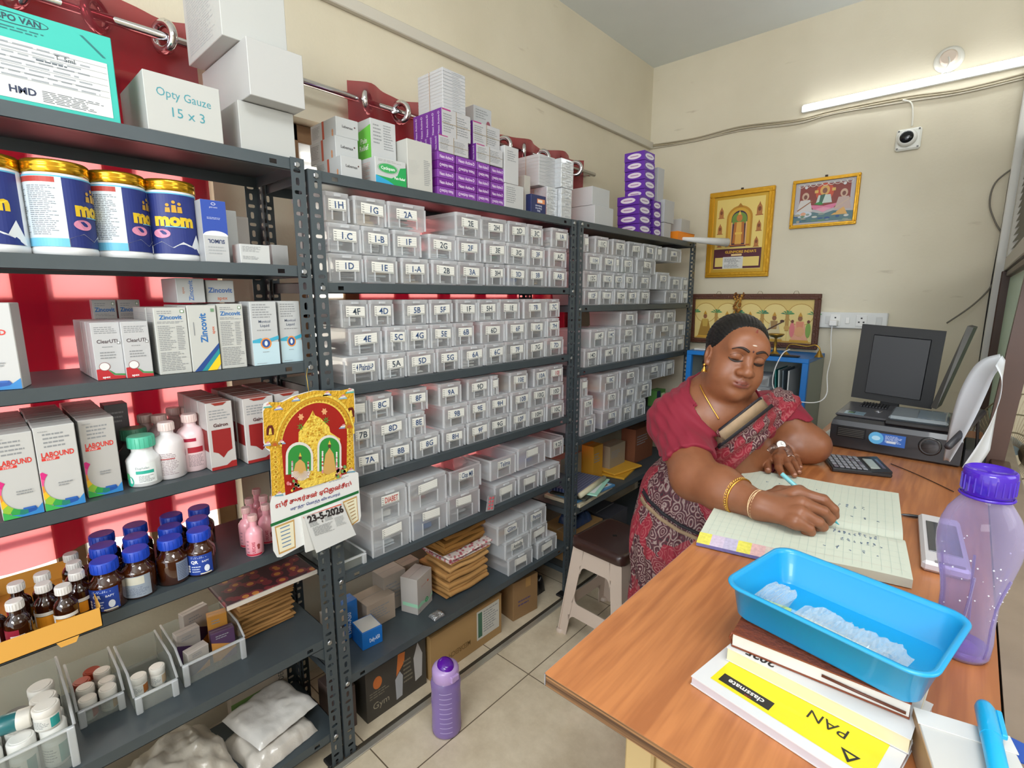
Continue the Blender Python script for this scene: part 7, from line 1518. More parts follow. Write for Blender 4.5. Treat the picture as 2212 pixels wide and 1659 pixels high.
# ---- big purple bottle on the table
bc = Pz(2122, 1405, T); bc = Vector((.047, .968, T+.0008))
t = thing('water_bottle', 'large translucent purple water bottle standing on the table at the right edge', 'bottle', bc)
vp = clearmat('violet_clear_bottle', 'd3cbec', .88, .05); vd = clearmat('violet_dark_base', '8a4fd0', .45, .05)
mb = MB(); mb.lathe([(.024, .004), (.031, 0), (.0335, .006), (.0345, .03), (.033, .06), (.0335, .09), (.037, .115), (.043, .14), (.0475, .165), (.0485, .185), (.046, .205), (.040, .224), (.0305, .240), (.0262, .247), (.0262, .256)], vp, 48)
for k in range(6):
    a = k*pi/3+.3; P = [Vector((r*cos(a+q), r*sin(a+q), z_)) for r, z_, q in ((.0345, .012, 0), (.0352, .03, .06), (.034, .06, .1), (.0345, .09, .16), (.0385, .115, .2), (.044, .14, .22))]
    mb.tube(P, .0018, vp, 6)
mb.build('bottle_body', t)
MB().lathe([(.0225, .0045), (.030, .001), (.0325, .006), (.0332, .016), (.024, .008), (.012, .018), (.001, .02)], vd, 40).build('base', t)
r = random.Random(3); mb = MB()
for k in range(46):
    a, z_ = r.uniform(-2.6, .4), r.uniform(.05, .2); rr = np.interp(z_, [.03, .06, .09, .115, .14, .165, .2], [.0345, .033, .0335, .037, .043, .0475, .046]); s = r.uniform(.0006, .0016)
    mb.lathe([(.0002, -s), (s, 0), (.0002, s)], clearmat('drop', 'f4f6fa', .4, .02) if k == 0 else mb.mats[0], 6, ((rr+.0004)*cos(a), (rr+.0004)*sin(a), z_))
mb.build('water_drops', t)['kind'] = 'stuff'
cpm = clearmat('violet_cap_plastic', '4a22b8', .22, .12)
mb = MB(); mb.lathe([(.0268, .252), (.0295, .254), (.0300, .284), (.029, .289), (.026, .291), (.025, .286), (.001, .285)], cpm, 40)
for k in range(24): a = 2*pi*k/24; mb.box(.0298*cos(a)-.0008, .0298*cos(a)+.0008, .0298*sin(a)-.0008, .0298*sin(a)+.0008, .258, .280, cpm)
mb.build('cap', t)
MB().tube([(.0295*cos(i*pi/16), .0295*sin(i*pi/16), .2505) for i in range(32)], .0022, cpm, 6, closed=True).build('cap_ring', t)
# ================================================================ plastic stool
t = thing('plastic_stool', 'cream plastic stool with a dark brown seat beside the racks', 'stool', (-1.04, 1.82, 0), radians(-3))
crm = M('cbb9aa', .45, var=.05); brn = M('3a2420', .3, coat=.25)
sw, sd, sh_ = .27, .29, .455
mb = MB(); loft(mb, [rrect(sw-.01, sd-.01, .03, sh_-.045), rrect(sw, sd, .035, sh_-.040), rrect(sw, sd, .035, sh_-.012), rrect(sw-.012, sd-.012, .03, sh_-.002), rrect(sw-.04, sd-.04, .02, sh_)], brn, False, True); mb.build('seat', t)
MB().lathe([(.013, sh_+.0003), (.001, sh_+.0006)], M('0f0a08', .8), 4).build('handle_hole', t)
def side(ax, sgn):
    # one side panel with a window and an arched foot, leaning outwards
    mb = MB(); H = sh_-.046; w0, w1 = (sw if ax == 0 else sd)*.5-.012, (sw if ax == 0 else sd)*.5+.035; o0, o1 = (sd if ax == 0 else sw)*.5-.012, (sd if ax == 0 else sw)*.5+.03
    def P(u, z, k=0): q = 1-z/H; w = w0+(w1-w0)*q; o = sgn*(o0+(o1-o0)*q-k); return (u*w, o, z) if ax == 0 else (o, u*w, z)
    outer = [(-1, 0), (-1, H), (1, H), (1, 0)]
    strips = [((-1, 0), (-.72, 0), (-.52, H), (-1, H)), ((1, 0), (1, H), (.52, H), (.72, 0)), ((-.56, H-.075), (-.56, H), (.56, H), (.56, H-.075)), ((-.70, .10), (-.66, .16), (.66, .16), (.70, .10))]
    for s in strips:
        A = [P(u, z) for u, z in s]; B = [P(u, z, .004) for u, z in s]; n = 4; mb.add(A+B, [(0, 1, 2, 3), (7, 6, 5, 4)]+[(i, (i+1) % n, n+(i+1) % n, n+i) for i in range(n)], crm)
    # rounded inner corners of the window and the foot arch
    for (cx, cz, su, sz) in ((-.56, H-.075, 1, -1), (.56, H-.075, -1, -1), (-.64, .16, 1, 1), (.64, .16, -1, 1), (-.70, .10, 1, -1), (.70, .10, -1, -1)):
        pts = [(cx-su*.06, cz)]+[(cx+su*(.16-.16*sin(a)), cz+sz*(.035-.035*cos(a))) for a in (0, .4, .8, 1.2, 1.57)]; A = [P(u, z) for u, z in pts]; B = [P(u, z, .004) for u, z in pts]; n = len(pts); mb.add(A+B, [tuple(range(n)), tuple(range(n, 2*n))[::-1]]+[(i, (i+1) % n, n+(i+1) % n, n+i) for i in range(n)], crm)
    return mb
for ax in (0, 1):
    for sg in (-1, 1): recalc(side(ax, sg).build('side_frame', t))
for sx in (-1, 1):
    for sy in (-1, 1):
        MB().lathe([(.020, .0005), (.020, .012), (.014, .016)], crm, 16, (sx*(sw/2+.022), sy*(sd/2+.022), 0)).build('foot', t)
# ================================================================ the woman: smooth implicit surfaces meshed in one piece
class Field:
    def __init__(s, lo, hi, h):
        s.lo = np.array(lo, float); s.h = h; s.n = np.ceil((np.array(hi)-s.lo)/h).astype(int)+1
        s.d = np.full(s.n, .06, np.float32)
    def box(s, lo, hi):
        a = np.clip(np.floor((np.array(lo)-s.lo)/s.h).astype(int), 0, s.n); b = np.clip(np.ceil((np.array(hi)-s.lo)/s.h).astype(int)+1, 0, s.n)
        if np.any(b <= a): return None, None
        sl = tuple(slice(int(i), int(j)) for i, j in zip(a, b))
        ax = [s.lo[k]+s.h*np.arange(a[k], b[k]) for k in range(3)]
        return sl, np.meshgrid(*[x.astype(np.float32) for x in ax], indexing='ij', sparse=True)
    def mix(s, sl, p, k, mode):
        d = s.d[sl]
        if mode == 'u': hh = np.maximum(k-np.abs(d-p), 0)/k; s.d[sl] = np.minimum(d, p)-hh*hh*k*.25
        elif mode == 's': q = -p; hh = np.maximum(k-np.abs(d-q), 0)/k; s.d[sl] = np.maximum(d, q)+hh*hh*k*.25
    def cone(s, a, b, ra, rb, k=.01, mode='u', flat=None):
        a = np.array(a, float); b = np.array(b, float); R_ = max(ra, rb)+k+2*s.h
        sl, g = s.box(np.minimum(a, b)-R_, np.maximum(a, b)+R_)
        if sl is None: return
        ab = b-a; L = max(ab.dot(ab), 1e-9); x, y, z = g[0]-a[0], g[1]-a[1], g[2]-a[2]
        t = np.clip((x*ab[0]+y*ab[1]+z*ab[2])/L, 0, 1); p = np.sqrt((x-t*ab[0])**2+(y-t*ab[1])**2+(z-t*ab[2])**2)-(ra+(rb-ra)*t)
        s.mix(sl, p, k, mode)
    def ell(s, c, r, B=None, k=.01, mode='u'):
        c = np.array(c, float); r = np.array(r, float); R_ = r.max()+k+2*s.h
        sl, g = s.box(c-R_, c+R_)
        if sl is None: return
        x, y, z = g[0]-c[0], g[1]-c[1], g[2]-c[2]
        if B is None: B = np.eye(3)
        q = [(x*B[i][0]+y*B[i][1]+z*B[i][2])/r[i] for i in range(3)]
        k0 = np.sqrt(q[0]**2+q[1]**2+q[2]**2); k1 = np.sqrt(sum((q[i]/r[i])**2 for i in range(3)))
        s.mix(sl, k0*(k0-1)/np.maximum(k1, 1e-6), k, mode)
    def coords(s): return np.meshgrid(*[(s.lo[k]+s.h*np.arange(s.n[k])).astype(np.float32) for k in range(3)], indexing='ij', sparse=True)
    def mesh(s):
        d = s.d; neg = d < 0
        c = np.zeros(np.array(d.shape)-1, np.uint8)
        for i in (0, 1):
            for j in (0, 1):
                for k in (0, 1): c += neg[i:d.shape[0]-1+i, j:d.shape[1]-1+j, k:d.shape[2]-1+k]
        act = (c > 0) & (c < 8); idx = np.argwhere(act); vid = np.full(act.shape, -1, np.int64); vid[act] = np.arange(len(idx))
        acc = np.zeros((len(idx), 3)); cnt = np.zeros(len(idx)); offs = [(i, j, k) for i in (0, 1) for j in (0, 1) for k in (0, 1)]
        val = [d[idx[:, 0]+o[0], idx[:, 1]+o[1], idx[:, 2]+o[2]] for o in offs]
        for a in range(8):
            for b in range(a+1, 8):
                if sum(abs(offs[a][q]-offs[b][q]) for q in range(3)) != 1: continue
                va, vb = val[a], val[b]; m = (va < 0) != (vb < 0); t = np.where(m, va/np.where(m, va-vb, 1), 0)
                pt = np.array(offs[a])[None, :]+t[:, None]*(np.array(offs[b])-np.array(offs[a]))[None, :]
                acc[m] += pt[m]; cnt[m] += 1
        V = s.lo+s.h*(idx+acc/cnt[:, None]); F = []
        for ax in range(3):
            o1, o2 = (ax+1) % 3, (ax+2) % 3
            A = neg.take(range(d.shape[ax]-1), ax); Bm = neg.take(range(1, d.shape[ax]), ax); e = np.argwhere(A != Bm)
            e = e[(e[:, o1] > 0) & (e[:, o2] > 0) & (e[:, o1] < d.shape[o1]-1) & (e[:, o2] < d.shape[o2]-1)]
            q = []
            for (u, w) in ((-1, -1), (0, -1), (0, 0), (-1, 0)):
                g = e.copy(); g[:, o1] += u; g[:, o2] += w; q.append(vid[g[:, 0], g[:, 1], g[:, 2]])
            q = np.stack(q, 1); fl = ~neg[e[:, 0], e[:, 1], e[:, 2]]; q[fl] = q[fl][:, ::-1]; F.append(q)
        F = np.concatenate(F); F = F[(F >= 0).all(1)]
        return V, F
def np_mesh(name, V, F, mats, parent=None, col=None, matidx=None):
    me = bpy.data.meshes.new(name); me.vertices.add(len(V)); me.vertices.foreach_set('co', V.astype(np.float32).ravel())
    me.loops.add(len(F)*4); me.loops.foreach_set('vertex_index', F.astype(np.int32).ravel())
    me.polygons.add(len(F)); me.polygons.foreach_set('loop_start', np.arange(0, len(F)*4, 4, dtype=np.int32)); me.polygons.foreach_set('loop_total', np.full(len(F), 4, np.int32))
    me.polygons.foreach_set('use_smooth', np.ones(len(F), bool)); me.update(calc_edges=True); me.validate()
    for m in mats: me.materials.append(m)
    if col is not None:
        at = me.color_attributes.new('tone', 'FLOAT_COLOR', 'POINT'); at.data.foreach_set('color', col.astype(np.float32).ravel())
    if matidx is not None: me.polygons.foreach_set('material_index', matidx.astype(np.int32))
    o = bpy.data.objects.new(name, me); COL.objects.link(o)
    if parent: o.parent = parent
    return o
A3 = lambda v: np.array((v[0], v[1], v[2]))
# head frame
HC = A3(Pd(1588, 770, 1.43))
vc = -Vector(HC-np.array([0, 0, EYE])).normalized(); vr = Vector((0, 0, 1)).cross(vc).normalized()*1.0; vdn = -(vc.cross(vr)).normalized()
if vr.dot(CR) < 0: vr = -vr
if vdn.z > 0: vdn = -vdn
HY, HP, HR = radians(22), radians(8), radians(9)
fw = (vc*cos(HY)*cos(HP)+vr*sin(HY)*cos(HP)+vdn*sin(HP)).normalized()
up = -vdn; up = (up-fw*up.dot(fw)).normalized(); lf = up.cross(fw)*1.0      # her left = image right
if lf.dot(vr) < 0: lf = -lf
up2 = up*cos(HR)+lf*sin(HR); lf2 = lf*cos(HR)-up*sin(HR)
BX, BY, BZ = A3(lf2), A3(fw), A3(up2); HB = [BX, BY, BZ]; HS = .955
def hp(x, y, z): return HC+HS*(BX*x+BY*y+BZ*z)
SK = Field((-.88, .93, .80), (.02, 1.96, 1.47), .0027)
# torso core, neck
NB = A3(Pd(1548, 888, 1.53)); RS = A3(Pd(1462, 912, 1.53)); LS = A3(Pd(1672, 900, 1.68)); CH = A3(Pd(1560, 985, 1.66)); BE = A3(Pd(1500, 1085, 1.66)); HI = A3(Pd(1478, 1150, 1.66))
RE = A3(Pd(1500, 1030, 1.34)); RW = A3(Pz(1640, 1092, 1.004)); LE = A3(Pz(1752, 962, T+.060)); LW = A3(Pz(1692, 970, T+.044))
RMID = (RS+RE)/2; LMID = (LS+LE)/2
for args in ((RS, RE, .072, .058), (RE, lerp(RE, RW, .45), .058, .052), (lerp(RE, RW, .45), RW, .052, .0315), (LS, LE, .070, .052), (LE, lerp(LE, LW, .5), .052, .045), (lerp(LE, LW, .5), LW, .045, .030)): SK.cone(*args, k=.03)
SK.cone(NB, CH, .12, .135, k=.05); SK.cone(CH, BE, .135, .15, k=.05); SK.cone(RS, NB, .06, .065, k=.06); SK.cone(LS, NB, .06, .065, k=.06)
SK.cone(NB+np.array([0, 0, -.02]), hp(0, -.03, -.075), .062, .056, k=.045)
E3 = lambda c, r, k=.012, m='u': SK.ell(hp(*c), np.array(r)*HS, HB, k, m)
E3((0, -.012, .034), (.077, .097, .086), .01); E3((0, .014, -.022), (.068, .078, .088), .03); E3((0, .020, -.066), (.060, .060, .048), .03)
for s in (-1, 1): E3((s*.038, .042, -.046), (.030, .034, .034), .03)
E3((0, .012, -.094), (.056, .056, .034), .03); E3((0, .068, -.099), (.021, .019, .018), .022)
E3((0, .070, .040), (.056, .030, .040), .03)
for s in (-1, 1):
    E3((s*.033, .099, .010), (.021, .016, .013), .016, 's'); E3((s*.032, .076, .009), (.0185, .0165, .0145), .006)
    SK.cone(hp(s*.012, .089, .030), hp(s*.046, .076, .030), .008, .007, .014)
SK.cone(hp(0, .086, .012), hp(0, .108, -.027), .0085, .0115, .014); E3((0, .107, -.031), (.0155, .014, .0125), .010)
for s in (-1, 1): E3((s*.0165, .098, -.034), (.0105, .012, .009), .008)
for s in (-1, 1): E3((s*.008, .106, -.043), (.0042, .0055, .003), .003, 's')
E3((0, .082, -.060), (.026, .016, .018), .014)
SK.cone(hp(-.020, .086, -.0615), hp(0, .0965, -.0575), .0040, .0072, .004); SK.cone(hp(.020, .086, -.0615), hp(0, .0965, -.0575), .0040, .0072, .004)
SK.cone(hp(-.016, .088, -.0685), hp(.016, .088, -.0685), .0060, .0060, .005); E3((0, .094, -.0695), (.012, .007, .0062), .006)
SK.cone(hp(-.022, .0935, -.0640), hp(.022, .0935, -.0640), .0018, .0018, .002, 's')
for s in (-1, 1):
    E3((s*.079, -.004, -.008), (.007, .017, .027), .004); E3((s*.083, .002, -.004), (.006, .009, .014), .004, 's'); E3((s*.078, .002, -.034), (.006, .008, .009), .006)
# right hand, gripping the pen
pz = lambda u, v, z: A3(Pz(u, v, z))
rh = dict(i=[(1722, 1066, 1.030, .0170), (1778, 1080, 1.026, .0128), (1800, 1100, 1.006, .0112), (1804, 1114, .990, .0092)],
          m=[(1730, 1088, 1.026, .0165), (1778, 1105, 1.012, .0125), (1794, 1120, .996, .0105), (1790, 1128, .985, .0088)],
          r=[(1728, 1108, 1.014, .0155), (1768, 1128, 1.000, .0118), (1778, 1138, .988, .0100), (1764, 1140, .980, .0085)],
          p=[(1718, 1124, 1.002, .0140), (1748, 1142, .988, .0105), (1752, 1149, .980, .0090), (1738, 1148, .976, .0080)],
          t=[(1686, 1066, 1.004, .0180), (1728, 1060, 1.003, .0140), (1765, 1080, .998, .0115), (1788, 1106, .992, .0095)])
RH = {k: [(pz(a, b, c), r_) for a, b, c, r_ in v] for k, v in rh.items()}
for k, v in RH.items():
    for (p, a), (q, b) in zip(v, v[1:]): SK.cone(p, q, a, b, k=.0035)
    if k != 't': SK.cone(RW, v[0][0]-np.array([0, 0, .004]), .026, v[0][1]+.002, k=.014)
SK.cone(RW, RH['t'][0][0], .026, .018, k=.012); SK.cone(RW, pz(1700, 1112, .995), .026, .024, k=.012); SK.cone(pz(1700, 1112, .995), pz(1738, 1128, .990), .022, .014, k=.008)
# left hand, palm down
lh = dict(t=[(1668, 985, .985, .0150), (1657, 1000, .979, .0120), (1659, 1016, .973, .0100)],
          i=[(1680, 992, .990, .0135), (1682, 1010, .984, .0110), (1690, 1026, .974, .0088)],
          m=[(1693, 990, .991, .0135), (1703, 1006, .986, .0110), (1716, 1026, .974, .0088)],
          r=[(1703, 986, .988, .0130), (1716, 1001, .983, .0105), (1726, 1020, .973, .0084)],
          p=[(1710, 981, .984, .0120), (1722, 993, .978, .0095), (1729, 1010, .970, .0078)])
LH = {k: [(pz(a, b, c), r_) for a, b, c, r_ in v] for k, v in lh.items()}
for k, v in LH.items():
    for (p, a), (q, b) in zip(v, v[1:]): SK.cone(p, q, a, b, k=.003)
    SK.cone(LW, v[0][0], .024, v[0][1]+.001, k=.012)
def skinmat():
    m, nt, b, out = newmat('skin'); at = nt.nodes.new('ShaderNodeVertexColor'); at.layer_name = 'tone'
    tc = nt.nodes.new('ShaderNodeTexCoord'); n = nt.nodes.new('ShaderNodeTexNoise'); n.inputs['Scale'].default_value = 45; n.inputs['Detail'].default_value = 5
    nt.links.new(tc.outputs['Object'], n.inputs[0]); mx = nt.nodes.new('ShaderNodeMix'); mx.data_type = 'RGBA'; mx.blend_type = 'MULTIPLY'; mx.inputs[0].default_value = .35
    r = nt.nodes.new('ShaderNodeValToRGB'); r.color_ramp.elements[0].position = .3; r.color_ramp.elements[0].color = (.72, .66, .62, 1); r.color_ramp.elements[1].position = .65
    nt.links.new(n.outputs[0], r.inputs[0]); nt.links.new(at.outputs[0], mx.inputs[6]); nt.links.new(r.outputs[0], mx.inputs[7]); nt.links.new(mx.outputs[2], b.inputs[0])
    b.inputs['Roughness'].default_value = .42; b.inputs['Subsurface Weight'].default_value = .12; b.inputs['Subsurface Radius'].default_value = (.012, .005, .003); b.inputs['Subsurface Scale'].default_value = .6
    n2 = nt.nodes.new('ShaderNodeTexNoise'); n2.inputs['Scale'].default_value = 420; bp = nt.nodes.new('ShaderNodeBump'); bp.inputs['Strength'].default_value = .08; bp.inputs['Distance'].default_value = .001
    nt.links.new(tc.outputs['Object'], n2.inputs[0]); nt.links.new(n2.outputs[0], bp.inputs['Height']); nt.links.new(bp.outputs[0], b.inputs['Normal']); return m
V, F = SK.mesh()
# keep the skin only a little way under the clothes at the waist
loc = (V-HC) @ np.stack([BX, BY, BZ], 1)
skin = np.array(lin('865438')[:3]); col = np.ones((len(V), 4)); col[:, :3] = skin
def tint(mask, c, a=1.0): 
    k = (mask*a)[:, None]; col[:, :3] = col[:, :3]*(1-k)+np.array(lin(c)[:3])*k
def soft(v, e0, e1): return np.clip((v-e0)/(e1-e0), 0, 1)
ex = lambda cx, cy, cz, rx, ry, rz: 1-soft(np.sqrt(((loc[:, 0]-cx)/rx)**2+((loc[:, 1]-cy)/ry)**2+((loc[:, 2]-cz)/rz)**2), .75, 1.05)
tint(ex(0, .095, -.0635, .026, .02, .0135), '7e463c', .9); tint(ex(0, .098, -.064, .021, .02, .002), '4a2420', .8)
for s in (-1, 1):
    tint(ex(s*.032, .09, .009, .024, .02, .015), '7d5038', .45); tint(ex(s*.032, .09, -.002, .017, .02, .0035), '24130e', .8)
    tint(ex(s*.006, .106, -.042, .004, .01, .003), '3a1e16', .7)
dist = np.sqrt(((V-RE)**2).sum(1)); tint(1-soft(dist, .03, .07), '7d5038', .35)
for c_, v in ((RH, None), (LH, None)):
    for k, q in c_.items():
        for j in (1, 2):
            if j < len(q): dd = np.sqrt(((V-q[j][0]-np.array([0, 0, q[j][1]]))**2).sum(1)); tint(1-soft(dd, .004, .012), '6e4430', .4)
tint(soft(.10-np.sqrt(((V-RH['m'][0][0])**2).sum(1)), 0, .08), '85543a', .45)
bw_ = thing('person', 'woman in crimson blouse and maroon patterned saree writing in the ledger with blue pen', 'person', (float(HI[0]), float(HI[1]), 0))
PL = Vector(bw_.location)
o = np_mesh('body', V, F, [skinmat()], bw_, col); o.location = -PL
# ---- hair
HF = Field(HC-.15, HC+.15, .003)
HF.ell(hp(0, -.018, .040), (.0805, .0955, .0840), HB, .01); HF.ell(hp(0, -.075, -.035), (.058, .038, .058), HB, .03); HF.ell(hp(0, -.115, -.055), (.040, .032, .038), HB, .02)
X = HF.coords(); lx = sum((X[i]-HC[i])*BX[i] for i in range(3)); ly = sum((X[i]-HC[i])*BY[i] for i in range(3)); lz = sum((X[i]-HC[i])*BZ[i] for i in range(3))
th = np.arctan2(lx, lz-.0); rad = .0011*np.sin(th*70+ly*60)+.0008*np.sin(th*131+ly*25)
cut = .80*ly-.60*lz-.0085-.9*np.maximum(.030-np.abs(lx), 0)*.35*(lz > .05)+.10*np.maximum(-lz, 0)*0
HF.d = np.maximum(HF.d+rad.astype(np.float32), cut.astype(np.float32)+.0)
cut2 = -(lz+.075); HF.d = np.maximum(HF.d, cut2.astype(np.float32))
V2, F2 = HF.mesh()
def hairmat():
    m, nt, b, out = newmat('black_oiled_hair'); b.inputs['Base Color'].default_value = lin('080606'); b.inputs['Roughness'].default_value = .42; b.inputs['Specular IOR Level'].default_value = .4; return m
HM = hairmat(); o = np_mesh('hair', V2, F2, [HM], bw_); o.location = -PL
def onskin(x, z, y0=.14, off=.0008, step=.0006):      # march towards the face surface in the head frame
    y = y0
    for _ in range(200):
        p = hp(x, y, z); i = np.round((p-SK.lo)/SK.h).astype(int); f = (p-SK.lo)/SK.h; i0 = np.floor(f).astype(int); w = f-i0; v = 0
        for a in (0, 1):
            for b in (0, 1):
                for c in (0, 1): v += SK.d[i0[0]+a, i0[1]+b, i0[2]+c]*(w[0] if a else 1-w[0])*(w[1] if b else 1-w[1])*(w[2] if c else 1-w[2])
        if v < .0004: break
        y -= max(v*.7, .0003)
    return Vector(hp(x, y+off, z))
for s in (-1, 1):
    mb = MB(); pts = [onskin(s*x, z) for x, z in ((.010, .0270), (.019, .0315), (.030, .0345), (.041, .0325), (.052, .026))]
    mb.tube(wirepts(pts, 5), [.0014+.0022*sin(pi*min(1, .25+i/21)) for i in range(21)], M('241712', .7), 6); mb.build('eyebrow', bw_).location = -PL
    mb = MB(); pts = [onskin(s*x, z, off=.0004) for x, z in ((.0155, -.0005), (.023, -.0045), (.033, -.0062), (.043, -.0045), (.051, .001))]; mb.tube(wirepts(pts, 5), [.0008+.0017*sin(pi*i/20) for i in range(21)], M('120b09', .5), 6); mb.build('eyelashes', bw_).location = -PL
    mb = MB(); pts = [onskin(s*x, z, off=-.0004) for x, z in ((.017, .012), (.025, .017), (.034, .0175), (.043, .014), (.050, .008)) ]; mb.tube(wirepts(pts, 4), .0007, M('5a3626', .7), 5); mb.build('eyelid_crease', bw_).location = -PL
def dot(name, x, z, r, c, sz=1, off=.0006):
    p = onskin(x, z, off=off); mb = MB(); n = Vector(BY); u = Vector(BX); w = Vector(BZ)
    mb.add([p+u*r*cos(i*pi/6)+w*r*sz*sin(i*pi/6)-n*.0006 for i in range(12)]+[p+n*.0006], [(i, (i+1) % 12, 12) for i in range(12)], M(c, .5), True); o = mb.build(name, bw_); o.location = -PL; return o
dot('bindi', .001, .030, .0024, '3a0f12', 1.3); dot('forehead_ash_mark', .001, .047, .0065, 'b9a89a', .35, .0003); dot('parting_vermilion', .004, .082, .0030, '6e2a1c', 3.0, .0003)
# earring, necklace
gold = M('d6a04a', .25, .9)
ep = Vector(hp(-.083, .004, -.042)); mb = MB(); mb.lathe([(.0004, .005), (.004, .002), (.0045, -.001), (.0004, -.004)], gold, 14, tuple(ep)); mb.lathe([(.0015, -.004), (.0035, -.008), (.0075, -.017), (.0078, -.019), (.0004, -.018)], gold, 16, tuple(ep))
for k in range(7): a = k*2*pi/7; mb.lathe([(.0003, .0012), (.0012, 0), (.0003, -.0012)], gold, 6, tuple(ep+Vector((.0068*cos(a), .0068*sin(a), -.0205))))
mb.build('earring', bw_).location = -PL
# march along a camera ray onto a field (used once, to lay trims on the cloth surfaces)
def hit(F_, u, v, off=0.0, d0=1.0, d1=2.0):
    r = ray(u, v); r = np.array([r.x, r.y, r.z]); rn = np.linalg.norm(r); d = d0
    while d < d1:
        p = r*d+np.array([0, 0, EYE]); f = (p-F_.lo)/F_.h; i0 = np.floor(f).astype(int)
        if np.all(i0 >= 0) and np.all(i0 < F_.n-1):
            w = f-i0; vv = 0
            for a in (0, 1):
                for b in (0, 1):
                    for c in (0, 1): vv += F_.d[i0[0]+a, i0[1]+b, i0[2]+c]*(w[0] if a else 1-w[0])*(w[1] if b else 1-w[1])*(w[2] if c else 1-w[2])
            if vv < .0003: break
            d += max(float(vv)*.5, .0005)/rn
        else: d += .004
    if d >= d1: return None
    return Vector(r*(d-off/rn)+np.array([0, 0, EYE]))
# ---- blouse
RH_ = lerp(RS, RE, .78); LH_ = lerp(LS, LE, .62)
BF = Field((-.90, 1.10, .96), (-.20, 1.98, 1.30), .0034); g = .008
def torso(Fl, g, k=.05):
    Fl.cone(NB, CH, .12+g, .135+g, k=k); Fl.cone(CH, BE, .135+g, .15+g, k=k); Fl.cone(RS, NB, .06+g, .065+g, k=.06); Fl.cone(LS, NB, .06+g, .065+g, k=.06)
def resample(Fs, Fd, g):
    ax = [np.clip((Fd.lo[k]+Fd.h*np.arange(Fd.n[k])-Fs.lo[k])/Fs.h, 0, Fs.n[k]-1.001) for k in range(3)]; i0 = [a.astype(int) for a in ax]; w = [(a-b).astype(np.float32) for a, b in zip(ax, i0)]; R_ = 0
    for a in (0, 1):
        for b in (0, 1):
            for c in (0, 1): R_ = R_+Fs.d[np.ix_(i0[0]+a, i0[1]+b, i0[2]+c)]*((w[0] if a else 1-w[0])[:, None, None]*(w[1] if b else 1-w[1])[None, :, None]*(w[2] if c else 1-w[2])[None, None, :])
    Fd.d = R_-g
resample(SK, BF, g)
X = BF.coords()
def half(Fl, X, p, n):   # keep the side n points away from
    p = np.array(p); n = np.array(n); n = n/np.linalg.norm(n); Fl.d = np.maximum(Fl.d, ((X[0]-p[0])*n[0]+(X[1]-p[1])*n[1]+(X[2]-p[2])*n[2]).astype(np.float32))
# sleeves end: outside a ball round each lower arm
def cutaway(Fl, X, p, n, c, R_):   # remove the half-space beyond p along n, but only near c
    n = np.array(n)/np.linalg.norm(n); hs = (X[0]-p[0])*n[0]+(X[1]-p[1])*n[1]+(X[2]-p[2])*n[2]
    ball = np.sqrt((X[0]-c[0])**2+(X[1]-c[1])**2+(X[2]-c[2])**2)-R_; Fl.d = np.maximum(Fl.d, -np.maximum(-hs, ball).astype(np.float32))
cutaway(BF, X, RH_, RE-RS, lerp(RS, RE, 1.35), .17); cutaway(BF, X, LH_, LE-LS, lerp(LS, LE, 1.4), .16)
for c_, R_ in ((RW, .17), (lerp(RE, RW, .5), .13), (RH['m'][0][0], .16), (LW, .11), (lerp(LE, LW, .5), .09), (LH['m'][1][0], .10), (HC, .150)): BF.d = np.maximum(BF.d, -(np.sqrt(sum((X[i]-c_[i])**2 for i in range(3)))-R_).astype(np.float32))
half(BF, X, (0, 0, 1.035), (0, 0, -1))
# neckline: deep round scoop around the neck
nk = NB+np.array([.050, -.040, .050]); BF.d = np.maximum(BF.d, -(np.sqrt((X[0]-nk[0])**2+(X[1]-nk[1])**2+((X[2]-nk[2])*.8)**2)-.112).astype(np.float32))
wr = .0022*np.sin(((X[0]*.6+X[1]*.3+X[2])*150)+3*np.sin(X[0]*22+X[2]*17))+.0016*np.sin((X[0]-X[1]+X[2]*1.4)*95)
BF.d = BF.d+np.minimum(wr, .002).astype(np.float32)
V3, F3 = BF.mesh()
def cloth(name, hexc, fine=900):
    m, nt, b, out = newmat(name); b.inputs['Base Color'].default_value = lin(hexc); b.inputs['Roughness'].default_value = .75; b.inputs['Sheen Weight'].default_value = .05
    tc = nt.nodes.new('ShaderNodeTexCoord'); n = nt.nodes.new('ShaderNodeTexNoise'); n.inputs['Scale'].default_value = fine; bp = nt.nodes.new('ShaderNodeBump'); bp.inputs['Strength'].default_value = .15; bp.inputs['Distance'].default_value = .001
    nt.links.new(tc.outputs['Object'], n.inputs[0]); nt.links.new(n.outputs[0], bp.inputs['Height']); nt.links.new(bp.outputs[0], b.inputs['Normal']); return m
o = np_mesh('blouse', V3, F3, [cloth('crimson_cotton', '7c0d28')], bw_); o.location = -PL
